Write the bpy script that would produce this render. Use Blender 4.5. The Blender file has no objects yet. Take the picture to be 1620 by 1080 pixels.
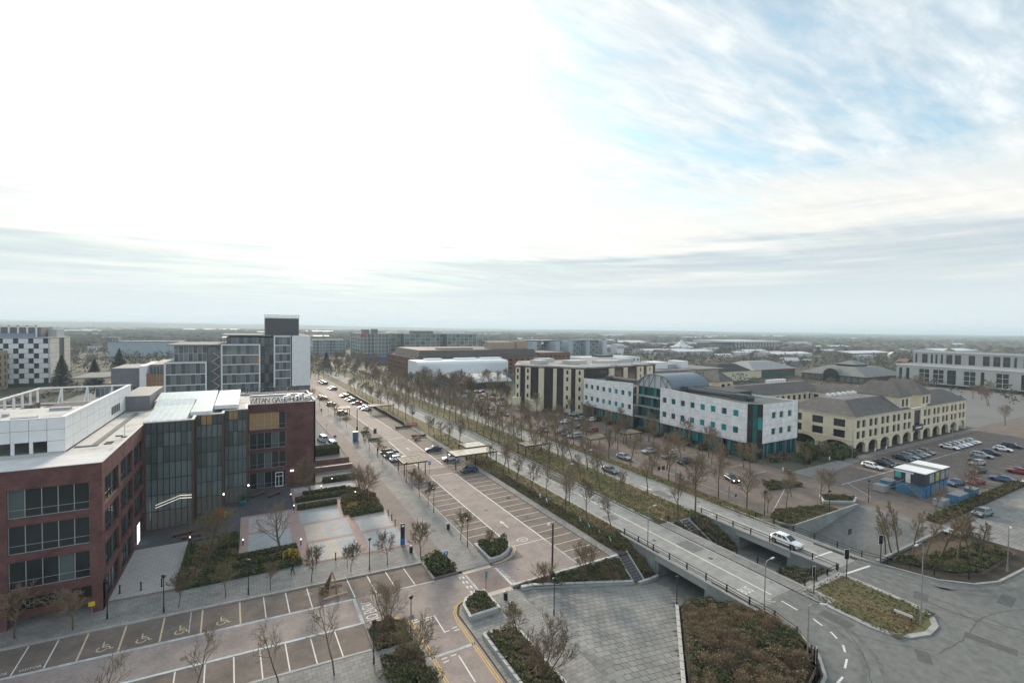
import bpy, bmesh, math, random
from mathutils import Vector, Matrix
SC = bpy.context.scene
COL = SC.collection
R = math.radians
rnd = random.Random(7)
# ------------------------------------------------------------------ camera
CAM_H = 33.0
cd = bpy.data.cameras.new('camera')
cam = bpy.data.objects.new('camera', cd); COL.objects.link(cam)
cd.sensor_width = 36.0; cd.sensor_fit = 'HORIZONTAL'
cd.lens = 735.0 / 1620.0 * 36.0
cd.clip_start = 0.5; cd.clip_end = 60000
pitch = math.atan(20.0 / 735.0); yaw = R(29.2); roll = R(0.75)
fwd = Vector((math.sin(yaw)*math.cos(pitch), math.cos(yaw)*math.cos(pitch), -math.sin(pitch)))
rgt = Vector((math.cos(yaw), -math.sin(yaw), 0)); upv = rgt.cross(fwd)
r2 = math.cos(roll)*rgt + math.sin(roll)*upv; u2 = -math.sin(roll)*rgt + math.cos(roll)*upv
cam.matrix_world = Matrix(((r2.x, u2.x, -fwd.x, 0), (r2.y, u2.y, -fwd.y, 0), (r2.z, u2.z, -fwd.z, CAM_H), (0, 0, 0, 1)))
SC.camera = cam
# ------------------------------------------------------------------ sky and sun
SUN_AZ, SUN_EL = R(6.0), R(20.0)
SD = Vector((math.sin(SUN_AZ)*math.cos(SUN_EL), math.cos(SUN_AZ)*math.cos(SUN_EL), math.sin(SUN_EL)))
W = bpy.data.worlds.new('World'); SC.world = W; W.use_nodes = True
nt = W.node_tree; N = nt.nodes; L = nt.links; N.clear()
def wn(t, **k):
    n = N.new(t)
    for a, b in k.items(): setattr(n, a, b)
    return n
def wm(op, a=None, b=None, c=None, clamp=False):
    n = N.new('ShaderNodeMath'); n.operation = op; n.use_clamp = clamp
    for i, v in enumerate((a, b, c)):
        if v is None: continue
        if isinstance(v, (int, float)): n.inputs[i].default_value = v
        else: L.new(v, n.inputs[i])
    return n.outputs[0]
def wmix(f, a, b):
    n = N.new('ShaderNodeMix'); n.data_type = 'RGBA'
    for i, v in ((0, f), (6, a), (7, b)):
        if isinstance(v, (int, float)): n.inputs[i].default_value = v
        elif isinstance(v, tuple): n.inputs[i].default_value = v
        else: L.new(v, n.inputs[i])
    return n.outputs[2]
def wramp(f, *st):
    n = N.new('ShaderNodeValToRGB'); e = n.color_ramp.elements
    while len(e) < len(st): e.new(0.5)
    for k, (p, v) in enumerate(st):
        e[k].position = p; e[k].color = v if isinstance(v, tuple) else (v, v, v, 1)
    L.new(f, n.inputs[0]); return n.outputs[0]
sky = wn('ShaderNodeTexSky', sky_type='NISHITA', sun_disc=False, sun_elevation=SUN_EL, sun_rotation=SUN_AZ, air_density=1.0, dust_density=1.5, ozone_density=1.2)
tc = wn('ShaderNodeTexCoord')
nrm = N.new('ShaderNodeVectorMath'); nrm.operation = 'NORMALIZE'; L.new(tc.outputs['Generated'], nrm.inputs[0])
sx = wn('ShaderNodeSeparateXYZ'); L.new(nrm.outputs[0], sx.inputs[0])
zc = wm('MAXIMUM', sx.outputs[2], 0.0)
zz = wm('ADD', zc, 0.07)
cx_ = wm('DIVIDE', sx.outputs[0], zz); cy_ = wm('DIVIDE', sx.outputs[1], zz)
cv = wn('ShaderNodeCombineXYZ'); L.new(cx_, cv.inputs[0]); L.new(cy_, cv.inputs[1])
def wnoise(scale, loc, rot, sc, detail, rough, dist):
    mp = wn('ShaderNodeMapping'); mp.inputs['Location'].default_value = loc; mp.inputs['Rotation'].default_value = (0, 0, rot); mp.inputs['Scale'].default_value = sc
    L.new(cv.outputs[0], mp.inputs[0])
    n = wn('ShaderNodeTexNoise'); n.inputs['Scale'].default_value = scale; n.inputs['Detail'].default_value = detail
    n.inputs['Roughness'].default_value = rough; n.inputs['Distortion'].default_value = dist
    L.new(mp.outputs[0], n.inputs['Vector']); return n.outputs['Fac']
n1 = wnoise(1.25, (3.1, 1.7, 0), R(-24), (0.8, 2.4, 1), 8, 0.58, 0.15)     # broad sheets
n2 = wnoise(4.2, (0.6, 4.2, 0), R(-32), (0.8, 2.6, 1), 7, 0.62, 0.35)        # ripples
n3 = wnoise(0.30, (5.0, 2.0, 0), R(-61), (0.5, 2.0, 1), 5, 0.55, 0.4)    # dark bands low over the land
cov = wramp(wm('ADD', wm('MULTIPLY', n1, 0.72), wm('MULTIPLY', n2, 0.30)), (0.36, 0.35), (0.50, 0.74), (0.62, 1.0))
dt = N.new('ShaderNodeVectorMath'); dt.operation = 'DOT_PRODUCT'; L.new(nrm.outputs[0], dt.inputs[0]); dt.inputs[1].default_value = SD
dpos = wm('MAXIMUM', dt.outputs['Value'], 0.0)
glow = wm('POWER', dpos, 24.0); glow2 = wm('POWER', dpos, 3.0)
bright = wm('ADD', wm('ADD', wm('MULTIPLY', glow, 7.0), wm('MULTIPLY', glow2, 0.25)), 3.4)
cvary = wm('ADD', wm('MULTIPLY', wm('ADD', n2, n1), 0.75), 0.22)
ccol = N.new('ShaderNodeVectorMath'); ccol.operation = 'SCALE'; L.new(wmix(wm('POWER', dpos, 2.0), (0.875, 0.955, 1.0, 1), (1.0, 0.975, 0.94, 1)), ccol.inputs[0]); L.new(wm('MULTIPLY', bright, cvary), ccol.inputs[3])
skyc = N.new('ShaderNodeVectorMath'); skyc.operation = 'MULTIPLY'; L.new(sky.outputs[0], skyc.inputs[0]); skyc.inputs[1].default_value = (0.66, 0.90, 0.84)
c1 = wmix(wm('MULTIPLY', cov, 0.97), skyc.outputs[0], ccol.outputs[0])
# grey-blue stratus bands between 2 and 14 degrees, pale haze at the horizon
mpb = wn('ShaderNodeMapping'); mpb.inputs['Scale'].default_value = (1.6, 1.6, 34.0); mpb.inputs['Location'].default_value = (2.0, 0.7, 0.3); L.new(nrm.outputs[0], mpb.inputs[0])
nb = wn('ShaderNodeTexNoise'); nb.inputs['Scale'].default_value = 1.3; nb.inputs['Detail'].default_value = 6; nb.inputs['Roughness'].default_value = 0.6; nb.inputs['Distortion'].default_value = 0.3; L.new(mpb.outputs[0], nb.inputs['Vector'])
lay = wramp(nb.outputs['Fac'], (0.40, 0.0), (0.54, 0.3), (0.70, 1.0))
zb = wm('ADD', wm('ADD', zc, wm('MULTIPLY', wm('SUBTRACT', n3, 0.5), 0.30)), wm('MULTIPLY', wm('SUBTRACT', nb.outputs['Fac'], 0.5), 0.12))
bd = wramp(zb, (0.0, 1.0), (0.15, 0.95), (0.20, 0.45), (0.275, 0.0))
c2 = wmix(wm('MULTIPLY', bd, 0.88), c1, wmix(lay, (2.1, 2.42, 2.62, 1), (3.6, 3.45, 3.2, 1)))
cream = wramp(zb, (0.15, 0.0), (0.19, 0.6), (0.22, 0.6), (0.28, 0.0))
c2b = wmix(wm('MULTIPLY', cream, 0.8), c2, (4.3, 3.95, 3.55, 1))
hz = wramp(zc, (0.0, 1.0), (0.05, 0.9), (0.13, 0.0))
c3 = wmix(wm('MULTIPLY', hz, 0.92), c2b, (2.95, 3.25, 3.35, 1))
bg = wn('ShaderNodeBackground'); bg.inputs[1].default_value = 0.1; L.new(c3, bg.inputs[0])
wo = wn('ShaderNodeOutputWorld'); L.new(bg.outputs[0], wo.inputs[0])
sl = bpy.data.lights.new('sun', 'SUN'); sl.energy = 1.5; sl.angle = R(12); sl.color = (1.0, 0.84, 0.66)
so = bpy.data.objects.new('sun', sl); COL.objects.link(so)
so.rotation_euler = (-SD).to_track_quat('-Z', 'Y').to_euler(); so.location = (0, 200, 300)
SC.view_settings.view_transform = 'Standard'; SC.view_settings.look = 'None'
SC.view_settings.exposure = 1.46; SC.view_settings.gamma = 1.0
SC.cycles.max_bounces = 5; SC.cycles.diffuse_bounces = 2; SC.cycles.glossy_bounces = 2; SC.cycles.transmission_bounces = 2
SC.cycles.transparent_max_bounces = 4; SC.cycles.volume_bounces = 1; SC.cycles.caustics_reflective = False; SC.cycles.caustics_refractive = False
SC.cycles.sample_clamp_indirect = 4.0
try: SC.cycles.use_denoising = True
except Exception: pass
# ------------------------------------------------------------------ helpers
def bx(y): return 0.0 if y < 140 else -0.04*(y - 140)      # the boulevard leans slightly west beyond the crossing
_mat = {}
def mat(name, col, rough=0.8, var=0.12, scale=1.5, metal=0.0, spec=0.3, bump=0.0, bscale=20.0, col2=None, thr=None, emit=None, objcol=False, coords='Object', detail=6):
    if name in _mat: return _mat[name]
    m = bpy.data.materials.new(name); m.use_nodes = True; _mat[name] = m
    t = m.node_tree; ns = t.nodes; ln = t.links
    b = ns['Principled BSDF']; b.inputs['Roughness'].default_value = rough; b.inputs['Metallic'].default_value = metal
    b.inputs['Specular IOR Level'].default_value = spec
    c = (col[0], col[1], col[2], 1); b.inputs['Base Color'].default_value = c
    if emit:
        b.inputs['Emission Color'].default_value = (emit[0], emit[1], emit[2], 1); b.inputs['Emission Strength'].default_value = emit[3]
    tcn = ns.new('ShaderNodeTexCoord')
    src = None
    if objcol:
        oi = ns.new('ShaderNodeObjectInfo'); src = oi.outputs['Color']
    if var > 0 or col2:
        nz = ns.new('ShaderNodeTexNoise'); nz.inputs['Scale'].default_value = scale; nz.inputs['Detail'].default_value = detail; nz.inputs['Roughness'].default_value = 0.65
        ln.new(tcn.outputs[coords], nz.inputs['Vector'])
        rp = ns.new('ShaderNodeValToRGB'); e = rp.color_ramp.elements
        lo, hi = thr or (0.3, 0.7)
        e[0].position = lo; e[1].position = hi
        if col2: e[0].color = c; e[1].color = (col2[0], col2[1], col2[2], 1)
        else:
            e[0].color = (col[0]*(1-var), col[1]*(1-var), col[2]*(1-var), 1); e[1].color = (min(1, col[0]*(1+var)), min(1, col[1]*(1+var)), min(1, col[2]*(1+var)), 1)
        ln.new(nz.outputs['Fac'], rp.inputs[0])
        if src is None: ln.new(rp.outputs[0], b.inputs['Base Color'])
    if src is not None: ln.new(src, b.inputs['Base Color'])
    if bump > 0:
        n2_ = ns.new('ShaderNodeTexNoise'); n2_.inputs['Scale'].default_value = bscale; n2_.inputs['Detail'].default_value = 4
        ln.new(tcn.outputs[coords], n2_.inputs['Vector'])
        bp = ns.new('ShaderNodeBump'); bp.inputs['Strength'].default_value = bump; bp.inputs['Distance'].default_value = 0.05
        ln.new(n2_.outputs['Fac'], bp.inputs['Height']); ln.new(bp.outputs[0], b.inputs['Normal'])
    return m
def paving(name, c1, c2, mortar, bw, bh, ms=0.02, rough=0.85, big=0.3, rot=0.0, offset=0.5):
    """slab / block paving drawn too small to pick apart: brick texture + large stains"""
    if name in _mat: return _mat[name]
    m = bpy.data.materials.new(name); m.use_nodes = True; _mat[name] = m
    t = m.node_tree; ns = t.nodes; ln = t.links; b = ns['Principled BSDF']; b.inputs['Roughness'].default_value = rough; b.inputs['Specular IOR Level'].default_value = 0.25
    g = ns.new('ShaderNodeNewGeometry'); mp = ns.new('ShaderNodeMapping'); mp.inputs['Rotation'].default_value = (0, 0, rot); ln.new(g.outputs['Position'], mp.inputs[0])
    br = ns.new('ShaderNodeTexBrick'); br.inputs['Scale'].default_value = 1.0; br.inputs['Brick Width'].default_value = bw; br.inputs['Row Height'].default_value = bh
    br.inputs['Mortar Size'].default_value = ms; br.offset = offset; br.inputs['Bias'].default_value = 0.0
    br.inputs['Color1'].default_value = c1 + (1,); br.inputs['Color2'].default_value = c2 + (1,); br.inputs['Mortar'].default_value = mortar + (1,)
    ln.new(mp.outputs[0], br.inputs['Vector'])
    nz = ns.new('ShaderNodeTexNoise'); nz.inputs['Scale'].default_value = 0.35; nz.inputs['Detail'].default_value = 8; nz.inputs['Roughness'].default_value = 0.7; ln.new(g.outputs['Position'], nz.inputs['Vector'])
    rp = ns.new('ShaderNodeValToRGB'); e = rp.color_ramp.elements; e[0].position = 0.3; e[1].position = 0.72; v0 = 1 - big; e[0].color = (v0, v0, v0, 1); e[1].color = (1.08, 1.08, 1.08, 1)
    ln.new(nz.outputs['Fac'], rp.inputs[0])
    mx = ns.new('ShaderNodeMix'); mx.data_type = 'RGBA'; mx.blend_type = 'MULTIPLY'; mx.inputs[0].default_value = 1.0
    ln.new(br.outputs['Color'], mx.inputs[6]); ln.new(rp.outputs[0], mx.inputs[7]); ln.new(mx.outputs[2], b.inputs['Base Color'])
    return m
class MB:
    """collects simple solids; build() links them as one mesh object"""
    def __init__(s): s.v = []; s.f = []; s.m = []; s.cm = 0
    def add(s, vs, fs):
        o = len(s.v); s.v += [tuple(v) for v in vs]
        for f in fs: s.f.append([i+o for i in f]); s.m.append(s.cm)
        return s
    def box(s, x0, x1, y0, y1, z0, z1):
        return s.add([(x0,y0,z0),(x1,y0,z0),(x1,y1,z0),(x0,y1,z0),(x0,y0,z1),(x1,y0,z1),(x1,y1,z1),(x0,y1,z1)],
                     [(0,3,2,1),(4,5,6,7),(0,1,5,4),(1,2,6,5),(2,3,7,6),(3,0,4,7)])
    def quad(s, a, b, c, d): return s.add([a,b,c,d], [(0,1,2,3)])
    def poly(s, pts, z): return s.add([(p[0],p[1],z) for p in pts], [tuple(range(len(pts)))])
    def prism(s, pts, z0, z1):
        n = len(pts)
        z0f = z0 if callable(z0) else (lambda x,y: z0); z1f = z1 if callable(z1) else (lambda x,y: z1)
        vs = [(p[0],p[1],z0f(*p[:2])) for p in pts] + [(p[0],p[1],z1f(*p[:2])) for p in pts]
        fs = [tuple(range(n-1,-1,-1)), tuple(range(n,2*n))] + [(i,(i+1)%n,n+(i+1)%n,n+i) for i in range(n)]
        return s.add(vs, fs)
    def tube(s, p, q, r0, r1=None, n=6, cap=True):
        r1 = r0 if r1 is None else r1
        p = Vector(p); q = Vector(q); d = (q-p)
        if d.length < 1e-6: return s
        d.normalize(); a = d.orthogonal().normalized(); b = d.cross(a)
        vs = []
        for c, r in ((p, r0), (q, r1)):
            for i in range(n):
                t = 2*math.pi*i/n; vs.append(c + a*(r*math.cos(t)) + b*(r*math.sin(t)))
        fs = [(i,(i+1)%n,n+(i+1)%n,n+i) for i in range(n)]
        if cap: fs += [tuple(range(n-1,-1,-1)), tuple(range(n,2*n))]
        return s.add(vs, fs)
    def lathe(s, cx, cy, prof, n=10):
        vs = []
        for r, z in prof:
            for i in range(n):
                t = 2*math.pi*i/n; vs.append((cx+r*math.cos(t), cy+r*math.sin(t), z))
        fs = []
        for k in range(len(prof)-1):
            for i in range(n): fs.append((k*n+i, k*n+(i+1)%n, (k+1)*n+(i+1)%n, (k+1)*n+i))
        fs += [tuple(range(n-1,-1,-1)), tuple(range((len(prof)-1)*n, len(prof)*n))]
        return s.add(vs, fs)
    def mesh(s, name, mats, smooth=False):
        me = bpy.data.meshes.new(name); me.from_pydata(s.v, [], s.f)
        for m in (mats if isinstance(mats, (list, tuple)) else [mats]): me.materials.append(m)
        me.polygons.foreach_set('material_index', s.m)
        if smooth: me.polygons.foreach_set('use_smooth', [True]*len(s.f))
        me.update(); return me
    def build(s, name, mats, parent=None, smooth=False, off=None):
        return put(name, s.mesh(name, mats, smooth), parent, off)
def put(name, me, parent=None, loc=None, rz=0.0):
    """a mesh object; under a parent, loc is local to it; meshes drawn in world space get loc=None and are shifted back by the parent's place"""
    o = bpy.data.objects.new(name, me); COL.objects.link(o)
    if parent is not None:
        o.parent = parent
        if loc is None:
            q = parent; t = Vector((0, 0, 0))
            while q is not None: t += Vector(q.location); q = q.parent
            loc = (-t.x, -t.y, -t.z)
    if loc is not None: o.location = loc
    if rz: o.rotation_euler = (0, 0, rz)
    return o
def tag(o, label=None, cat=None, group=None, kind=None):
    if label: o['label'] = label
    if cat: o['category'] = cat
    if group: o['group'] = group
    if kind: o['kind'] = kind
    return o
def thing(name, label, cat, loc=(0,0,0), rz=0.0, group=None):
    o = bpy.data.objects.new(name, None); COL.objects.link(o); o.location = loc; o.rotation_euler = (0,0,rz); o.empty_display_size = 0.3
    return tag(o, label, cat, group)
def dup(o, parent=None):
    c = o.copy(); COL.objects.link(c); c.parent = parent
    for ch in list(o.children): dup(ch, c)
    return c
def struct(name, mb, m, label=None):
    o = mb.build(name, m); tag(o, label, None, None, 'structure'); return o
ORD = ['first','second','third','fourth','fifth','sixth','seventh','eighth','ninth','tenth','eleventh','twelfth','thirteenth','fourteenth','fifteenth','sixteenth','seventeenth','eighteenth','nineteenth','twentieth']
def nth(i):
    if i < 20: return ORD[i]
    return {20:'twenty-first',21:'twenty-second',22:'twenty-third'}.get(i, '%dth' % (i+1))
def holed(mb, O, U, V, W_, H_, wins, depth, back=False):
    """a wall sheet at O spanned by unit vectors U (along) and V (up), with real openings; Nin = U x V points outward"""
    O = Vector(O); U = Vector(U); V = Vector(V); n = U.cross(V)
    us = sorted({0.0, W_} | {round(w[0],3) for w in wins} | {round(w[1],3) for w in wins}); vs = sorted({0.0, H_} | {round(w[2],3) for w in wins} | {round(w[3],3) for w in wins})
    for i in range(len(us)-1):
        run = None
        for j in range(len(vs)-1):
            uc = (us[i]+us[i+1])/2; vc = (vs[j]+vs[j+1])/2
            hole = any(w[0] < uc < w[1] and w[2] < vc < w[3] for w in wins)
            if hole:
                if run is not None: _hq(mb, O, U, V, us[i], us[i+1], run, vs[j]); run = None
            elif run is None: run = vs[j]
        if run is not None: _hq(mb, O, U, V, us[i], us[i+1], run, vs[-1])
    for (a, b, c, d) in wins:
        p = [O+U*a+V*c, O+U*b+V*c, O+U*b+V*d, O+U*a+V*d]; q = [x - n*depth for x in p]
        for k in range(4): mb.quad(p[k], q[k], q[(k+1)%4], p[(k+1)%4])
def _hq(mb, O, U, V, a, b, c, d): mb.quad(O+U*a+V*c, O+U*b+V*c, O+U*b+V*d, O+U*a+V*d)
_wc = {}
def window_mesh(w, h, nx, nz, fm, gm, fw=0.06):
    """frame with bars (slot 0) round panes (slot 1); faces -Y, origin at the lower left corner"""
    k = (round(w,2), round(h,2), nx, nz, fm.name, gm.name, fw)
    if k in _wc: return _wc[k]
    mb = MB(); mb.cm = 0
    mb.box(0,w,-0.03,0.03,0,fw).box(0,w,-0.03,0.03,h-fw,h).box(0,fw,-0.03,0.03,fw,h-fw).box(w-fw,w,-0.03,0.03,fw,h-fw)
    for i in range(1,nx): mb.box(w*i/nx-fw/2, w*i/nx+fw/2, -0.025,0.025, fw,h-fw)
    for j in range(1,nz): mb.box(fw,w-fw,-0.022,0.022,h*j/nz-fw/2,h*j/nz+fw/2)
    mb.cm = 1; mb.quad((fw,0.0,fw),(w-fw,0.0,fw),(w-fw,0.0,h-fw),(fw,0.0,h-fw))
    _wc[k] = mb.mesh('window', [fm, gm]); return _wc[k]
def add_windows(parent, O, U, wins, depth, nx, nz, fm, gm, fw=0.06, name='window'):
    """one window object per opening of a wall made with holed()"""
    O = Vector(O); U = Vector(U); n = U.cross(Vector((0,0,1))); rz = math.atan2(U.y, U.x)
    base = Vector((0,0,0)); q = parent
    while q is not None: base += Vector(q.location); q = q.parent
    for k, (a,b,c,d) in enumerate(wins):
        g_ = gm(k) if callable(gm) else gm
        p = O + U*a + Vector((0,0,c)) - n*(depth-0.04) - base
        put(name, window_mesh(b-a, d-c, nx, nz, fm, g_, fw), parent, tuple(p), rz)
def text_mesh(body, size, extr=0.0, sx=1.0, sy=1.0, font_shear=0.0):
    cu = bpy.data.curves.new('t', 'FONT'); cu.body = body; cu.size = size; cu.extrude = extr; cu.align_x = 'CENTER'; cu.resolution_u = 2
    o = bpy.data.objects.new('t', cu); COL.objects.link(o)
    me = bpy.data.meshes.new_from_object(o.evaluated_get(bpy.context.evaluated_depsgraph_get()))
    bpy.data.objects.remove(o); bpy.data.curves.remove(cu)
    for v in me.vertices: v.co.x *= sx; v.co.y *= sy
    return me
# ================================================================== MATERIALS OF THE GROUND
M_far = mat('far_land', (0.06,0.062,0.04), 0.95, 0.2, 0.02, col2=(0.125,0.115,0.08), thr=(0.4,0.65), coords='Object', detail=10)
M_block = paving('block_paving', (0.245,0.20,0.172), (0.205,0.168,0.147), (0.14,0.115,0.10), 0.4, 0.2, 0.012, big=0.42)
M_aisle = paving('aisle_paving', (0.39,0.33,0.30), (0.335,0.28,0.26), (0.25,0.21,0.195), 0.4, 0.2, 0.012, big=0.34, rot=R(45))
M_asph = mat('asphalt', (0.185,0.185,0.18), 0.9, 0.16, 0.5, bump=0.15, bscale=40, coords='Object', detail=12)
M_road = mat('worn_road', (0.21,0.215,0.21), 0.88, 0.25, 0.55, bump=0.1, bscale=40, col2=(0.36,0.36,0.345), thr=(0.30,0.70), detail=12)
M_slab = paving('footway_slab', (0.335,0.325,0.31), (0.27,0.265,0.255), (0.19,0.185,0.175), 0.75, 0.5, 0.028, big=0.4)
M_brown = paving('promenade_block', (0.255,0.215,0.195), (0.22,0.185,0.17), (0.15,0.13,0.12), 0.45, 0.22, 0.012, big=0.3)
M_stone = paving('pale_stone', (0.47,0.455,0.44), (0.42,0.415,0.41), (0.30,0.285,0.28), 0.9, 0.6, 0.03, big=0.14)
M_bluest = paving('blue_stone', (0.40,0.425,0.435), (0.36,0.385,0.40), (0.28,0.29,0.30), 0.9, 0.6, 0.03, big=0.14)
M_cream = paving('cream_stone', (0.50,0.455,0.40), (0.46,0.42,0.37), (0.33,0.30,0.27), 0.9, 0.6, 0.03, big=0.12)
M_pink = paving('pink_band', (0.42,0.30,0.275), (0.38,0.275,0.25), (0.28,0.2,0.19), 0.45, 0.22, 0.012, big=0.12)
M_slate = paving('slate_paving', (0.115,0.118,0.13), (0.095,0.098,0.11), (0.07,0.07,0.075), 0.9, 0.45, 0.02, big=0.2)
M_kerb = mat('kerb_stone', (0.36,0.35,0.335), 0.85, 0.2, 0.8)
M_conc = mat('concrete', (0.38,0.385,0.375), 0.85, 0.16, 0.5, bump=0.1, bscale=8)
M_conc2 = mat('stained_concrete', (0.26,0.275,0.27), 0.85, 0.3, 0.35, bump=0.1, bscale=8)
M_white = mat('road_paint', (0.68,0.67,0.64), 0.7, 0.18, 2.2, col2=(0.42,0.40,0.375), thr=(0.52,0.75), detail=10)
M_worn = mat('worn_paint', (0.33,0.36,0.37), 0.8, 0.25, 0.9, col2=(0.55,0.58,0.59), thr=(0.4,0.65))
M_yel = mat('yellow_paint', (0.60,0.40,0.12), 0.75, 0.2, 2.0)
M_ypale = mat('faded_yellow', (0.56,0.46,0.30), 0.75, 0.2, 2.0)
M_grass = mat('verge_grass', (0.085,0.10,0.03), 0.95, 0.2, 0.8, col2=(0.20,0.145,0.085), thr=(0.42,0.58), bump=0.8, bscale=6, detail=14)
M_litter = mat('leaf_litter', (0.085,0.062,0.045), 0.95, 0.3, 1.2, col2=(0.15,0.105,0.07), thr=(0.4,0.65), bump=0.6, bscale=8, detail=10)
M_black0 = mat('cast_iron', (0.09,0.088,0.085), 0.6, 0.2, 6)
M_soil = mat('soil', (0.05,0.04,0.03), 0.95, 0.3, 2.0, bump=0.5, bscale=8)
def sk(x, y): return y + max(0.0, 20.7 - x)*0.065           # the side street is turned by a few degrees against the boulevard
def strip(mb, x0, x1, ys, z=0.0, z0=None):
    """a ribbon along the boulevard that follows its bend"""
    for a, b in zip(ys[:-1], ys[1:]):
        p = [(x0+bx(a),a),(x1+bx(a),a),(x1+bx(b),b),(x0+bx(b),b)]
        if z0 is None: mb.poly(p, z)
        else: mb.prism(p, z0, z)
YS = [57.4, 140, 300, 620]
# ---- the land: one sheet to the horizon with a rectangular opening where the underpass is dug in
mb = MB()
HX0, HX1, HY0, HY1 = 20.3, 103.0, 14.0, 57.0
BIG = 16000
xs = [-BIG, -3000, -600, HX0, HX1, 600, 3000, BIG]; ys_ = [-600, HY0, HY1, 600, 3000, 9000, BIG]
for i in range(len(xs)-1):
    for j in range(len(ys_)-1):
        if xs[i] >= HX0 and xs[i+1] <= HX1 and ys_[j] >= HY0 and ys_[j+1] <= HY1: continue
        mb.poly([(xs[i],ys_[j]),(xs[i+1],ys_[j]),(xs[i+1],ys_[j+1]),(xs[i],ys_[j+1])], -0.08)
mb.poly([(20.3,14),(29.2,14),(29.2,57),(20.3,57)], -0.08); mb.poly([(29.2,14),(44.0,14),(44.0,22.7),(29.2,22.7)], -0.08); mb.poly([(44.0,14),(103,14),(103,20.6),(78.2,31.7),(78.2,57),(70.7,57),(70.7,33.1),(62.4,33.1),(62.4,57),(52.1,57),(52.1,30.6),(51.6,27.6),(50.2,25.3),(47.8,23.6),(44.0,22.7)], -0.08)
mb.poly([(20.3,14),(103,14),(103,57),(20.3,57)], -3.6)
struct('ground', mb, M_far)
# ---- boulevard, west side
mb = MB(); strip(mb, 20.8, 24.2, YS, 0.12, -0.1); prom = struct('promenade', mb, M_brown)
mb = MB(); strip(mb, 24.2, 29.0, YS, 0.12, -0.1); struct('footway', mb, M_slab)
mb = MB(); strip(mb, 29.0, 29.2, [61.5,140,300,620], 0.13, -0.1); struct('kerb', mb, M_kerb)
mb = MB(); strip(mb, 29.2, 34.3, [57.0,140,300,620], 0.0); strip(mb, 40.1, 45.5, [50.9,140,300,620], 0.0); bays = struct('parking_bays', mb, M_block)
mb = MB(); strip(mb, 34.3, 40.1, [50.9,140,300,620], 0.0); mb.poly([(28.9,50.9),(34.3,50.9),(34.3,57.0),(28.9,57.0)], 0.0); aisle = struct('car_park_aisle', mb, M_aisle)
mb = MB(); strip(mb, 45.5, 46.9, [50.9,140,300,620], 0.12, -0.1); struct('verge_path', mb, M_slab)
mb = MB(); mb.poly([(46.9,57.0),(52.9,57.0),(52.9,140),(46.9,140)], 0.10); strip(mb, 46.9, 52.9, [140,300,620], 0.10); struct('grass_verge', mb, M_grass)
mb = MB(); mb.poly([(46.9,56.5),(50.3,56.5),(50.0,92),(46.9,97)], 0.106); struct('leaf_bed', mb, M_litter)
# ---- dual carriageway and the junction in front of it
mb = MB()
strip(mb, 53.2, 60.4, [33.7,140,300,620], 0.0); strip(mb, 70.9, 76.6, [33.7,140,300,620], 0.0)
JX = [(53.0,33.7),(52.8,30.6),(52.0,27.7),(50.3,25.2),(47.9,23.4),(44.5,22.5),(38,22.3),(15,22.2),(15,-25),(180,-25),(180,20.6),(97,20.8),(87.2,21.4),(83.4,22.7),(80.3,25.5),(78.6,30.6),(77.4,33.7)]
road = struct('road', mb, M_road)
mb = MB(); mb.add([(x,y,0.0) for x,y in JX], [tuple(range(len(JX)-1,-1,-1))])
junction = struct('junction', mb, mat('junction_asphalt', (0.125,0.13,0.125), 0.85, 0.2, 1.1, bump=0.15, bscale=40, col2=(0.20,0.205,0.195), thr=(0.32,0.68), detail=14))
mb = MB()
strip(mb, 52.9, 53.2, [33.7,140,300,620], 0.12, -0.06)
K = JX[:8]
for a, b in zip(K[:-1], K[1:]):
    d = Vector((b[0]-a[0], b[1]-a[1], 0)).normalized(); n = Vector((d.y, -d.x, 0))*0.28
    mb.prism([(a[0],a[1]),(b[0],b[1]),(b[0]+n.x*-1,b[1]+n.y*-1),(a[0]-n.x,a[1]-n.y)][::-1], -0.06, 0.12)
struct('kerb', mb, M_kerb)
mb = MB(); strip(mb, 76.6, 76.9, [46,140,300,620], 0.12, -0.06)
K = [(76.9,46),(77.4,33.7)] + JX[-1:9:-1]
for a, b in zip(K[:-1], K[1:]):
    d = Vector((b[0]-a[0], b[1]-a[1], 0)).normalized(); n = Vector((d.y, -d.x, 0))*0.3
    mb.prism([(a[0],a[1]),(b[0],b[1]),(b[0]-n.x,b[1]-n.y),(a[0]-n.x,a[1]-n.y)], -0.06, 0.12)
struct('kerb', mb, M_kerb)
# median: grass north of the underpass, concrete walks beside the void, grass island tip at the junction
mb = MB(); strip(mb, 60.4, 70.9, [55.8,140,300,620], 0.12, -0.06); struct('median', mb, M_grass)
mb = MB(); strip(mb, 60.5, 61.0, [58.0,140,300,620], 0.128); strip(mb, 70.2, 70.8, [58.0,140,300,620], 0.128); struct('median_edging', mb, M_kerb)
mb = MB(); mb.prism([(60.4,30),(62.5,30),(62.5,55.8),(60.4,55.8)], -0.06, 0.13); mb.prism([(70.6,33.0),(70.9,33.0),(70.9,55.8),(70.6,55.8)], -0.06, 0.13); mb.prism([(62.5,33.0),(70.6,33.0),(70.6,33.6),(62.5,33.6)], -0.06, 0.13); struct('median_walk', mb, M_slab)
TIP = [(60.4,30.0),(60.4,25.0),(60.9,23.2),(62.4,21.9),(65.0,21.1),(67.6,21.3),(69.6,22.4),(70.5,24.2),(70.7,27),(70.7,33.0),(62.5,33.0),(62.5,30.0)]
mb = MB(); mb.prism(TIP, -0.06, 0.12); struct('traffic_island', mb, M_kerb)
cxx = sum(p[0] for p in TIP)/len(TIP); cyy = sum(p[1] for p in TIP)/len(TIP)
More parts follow.
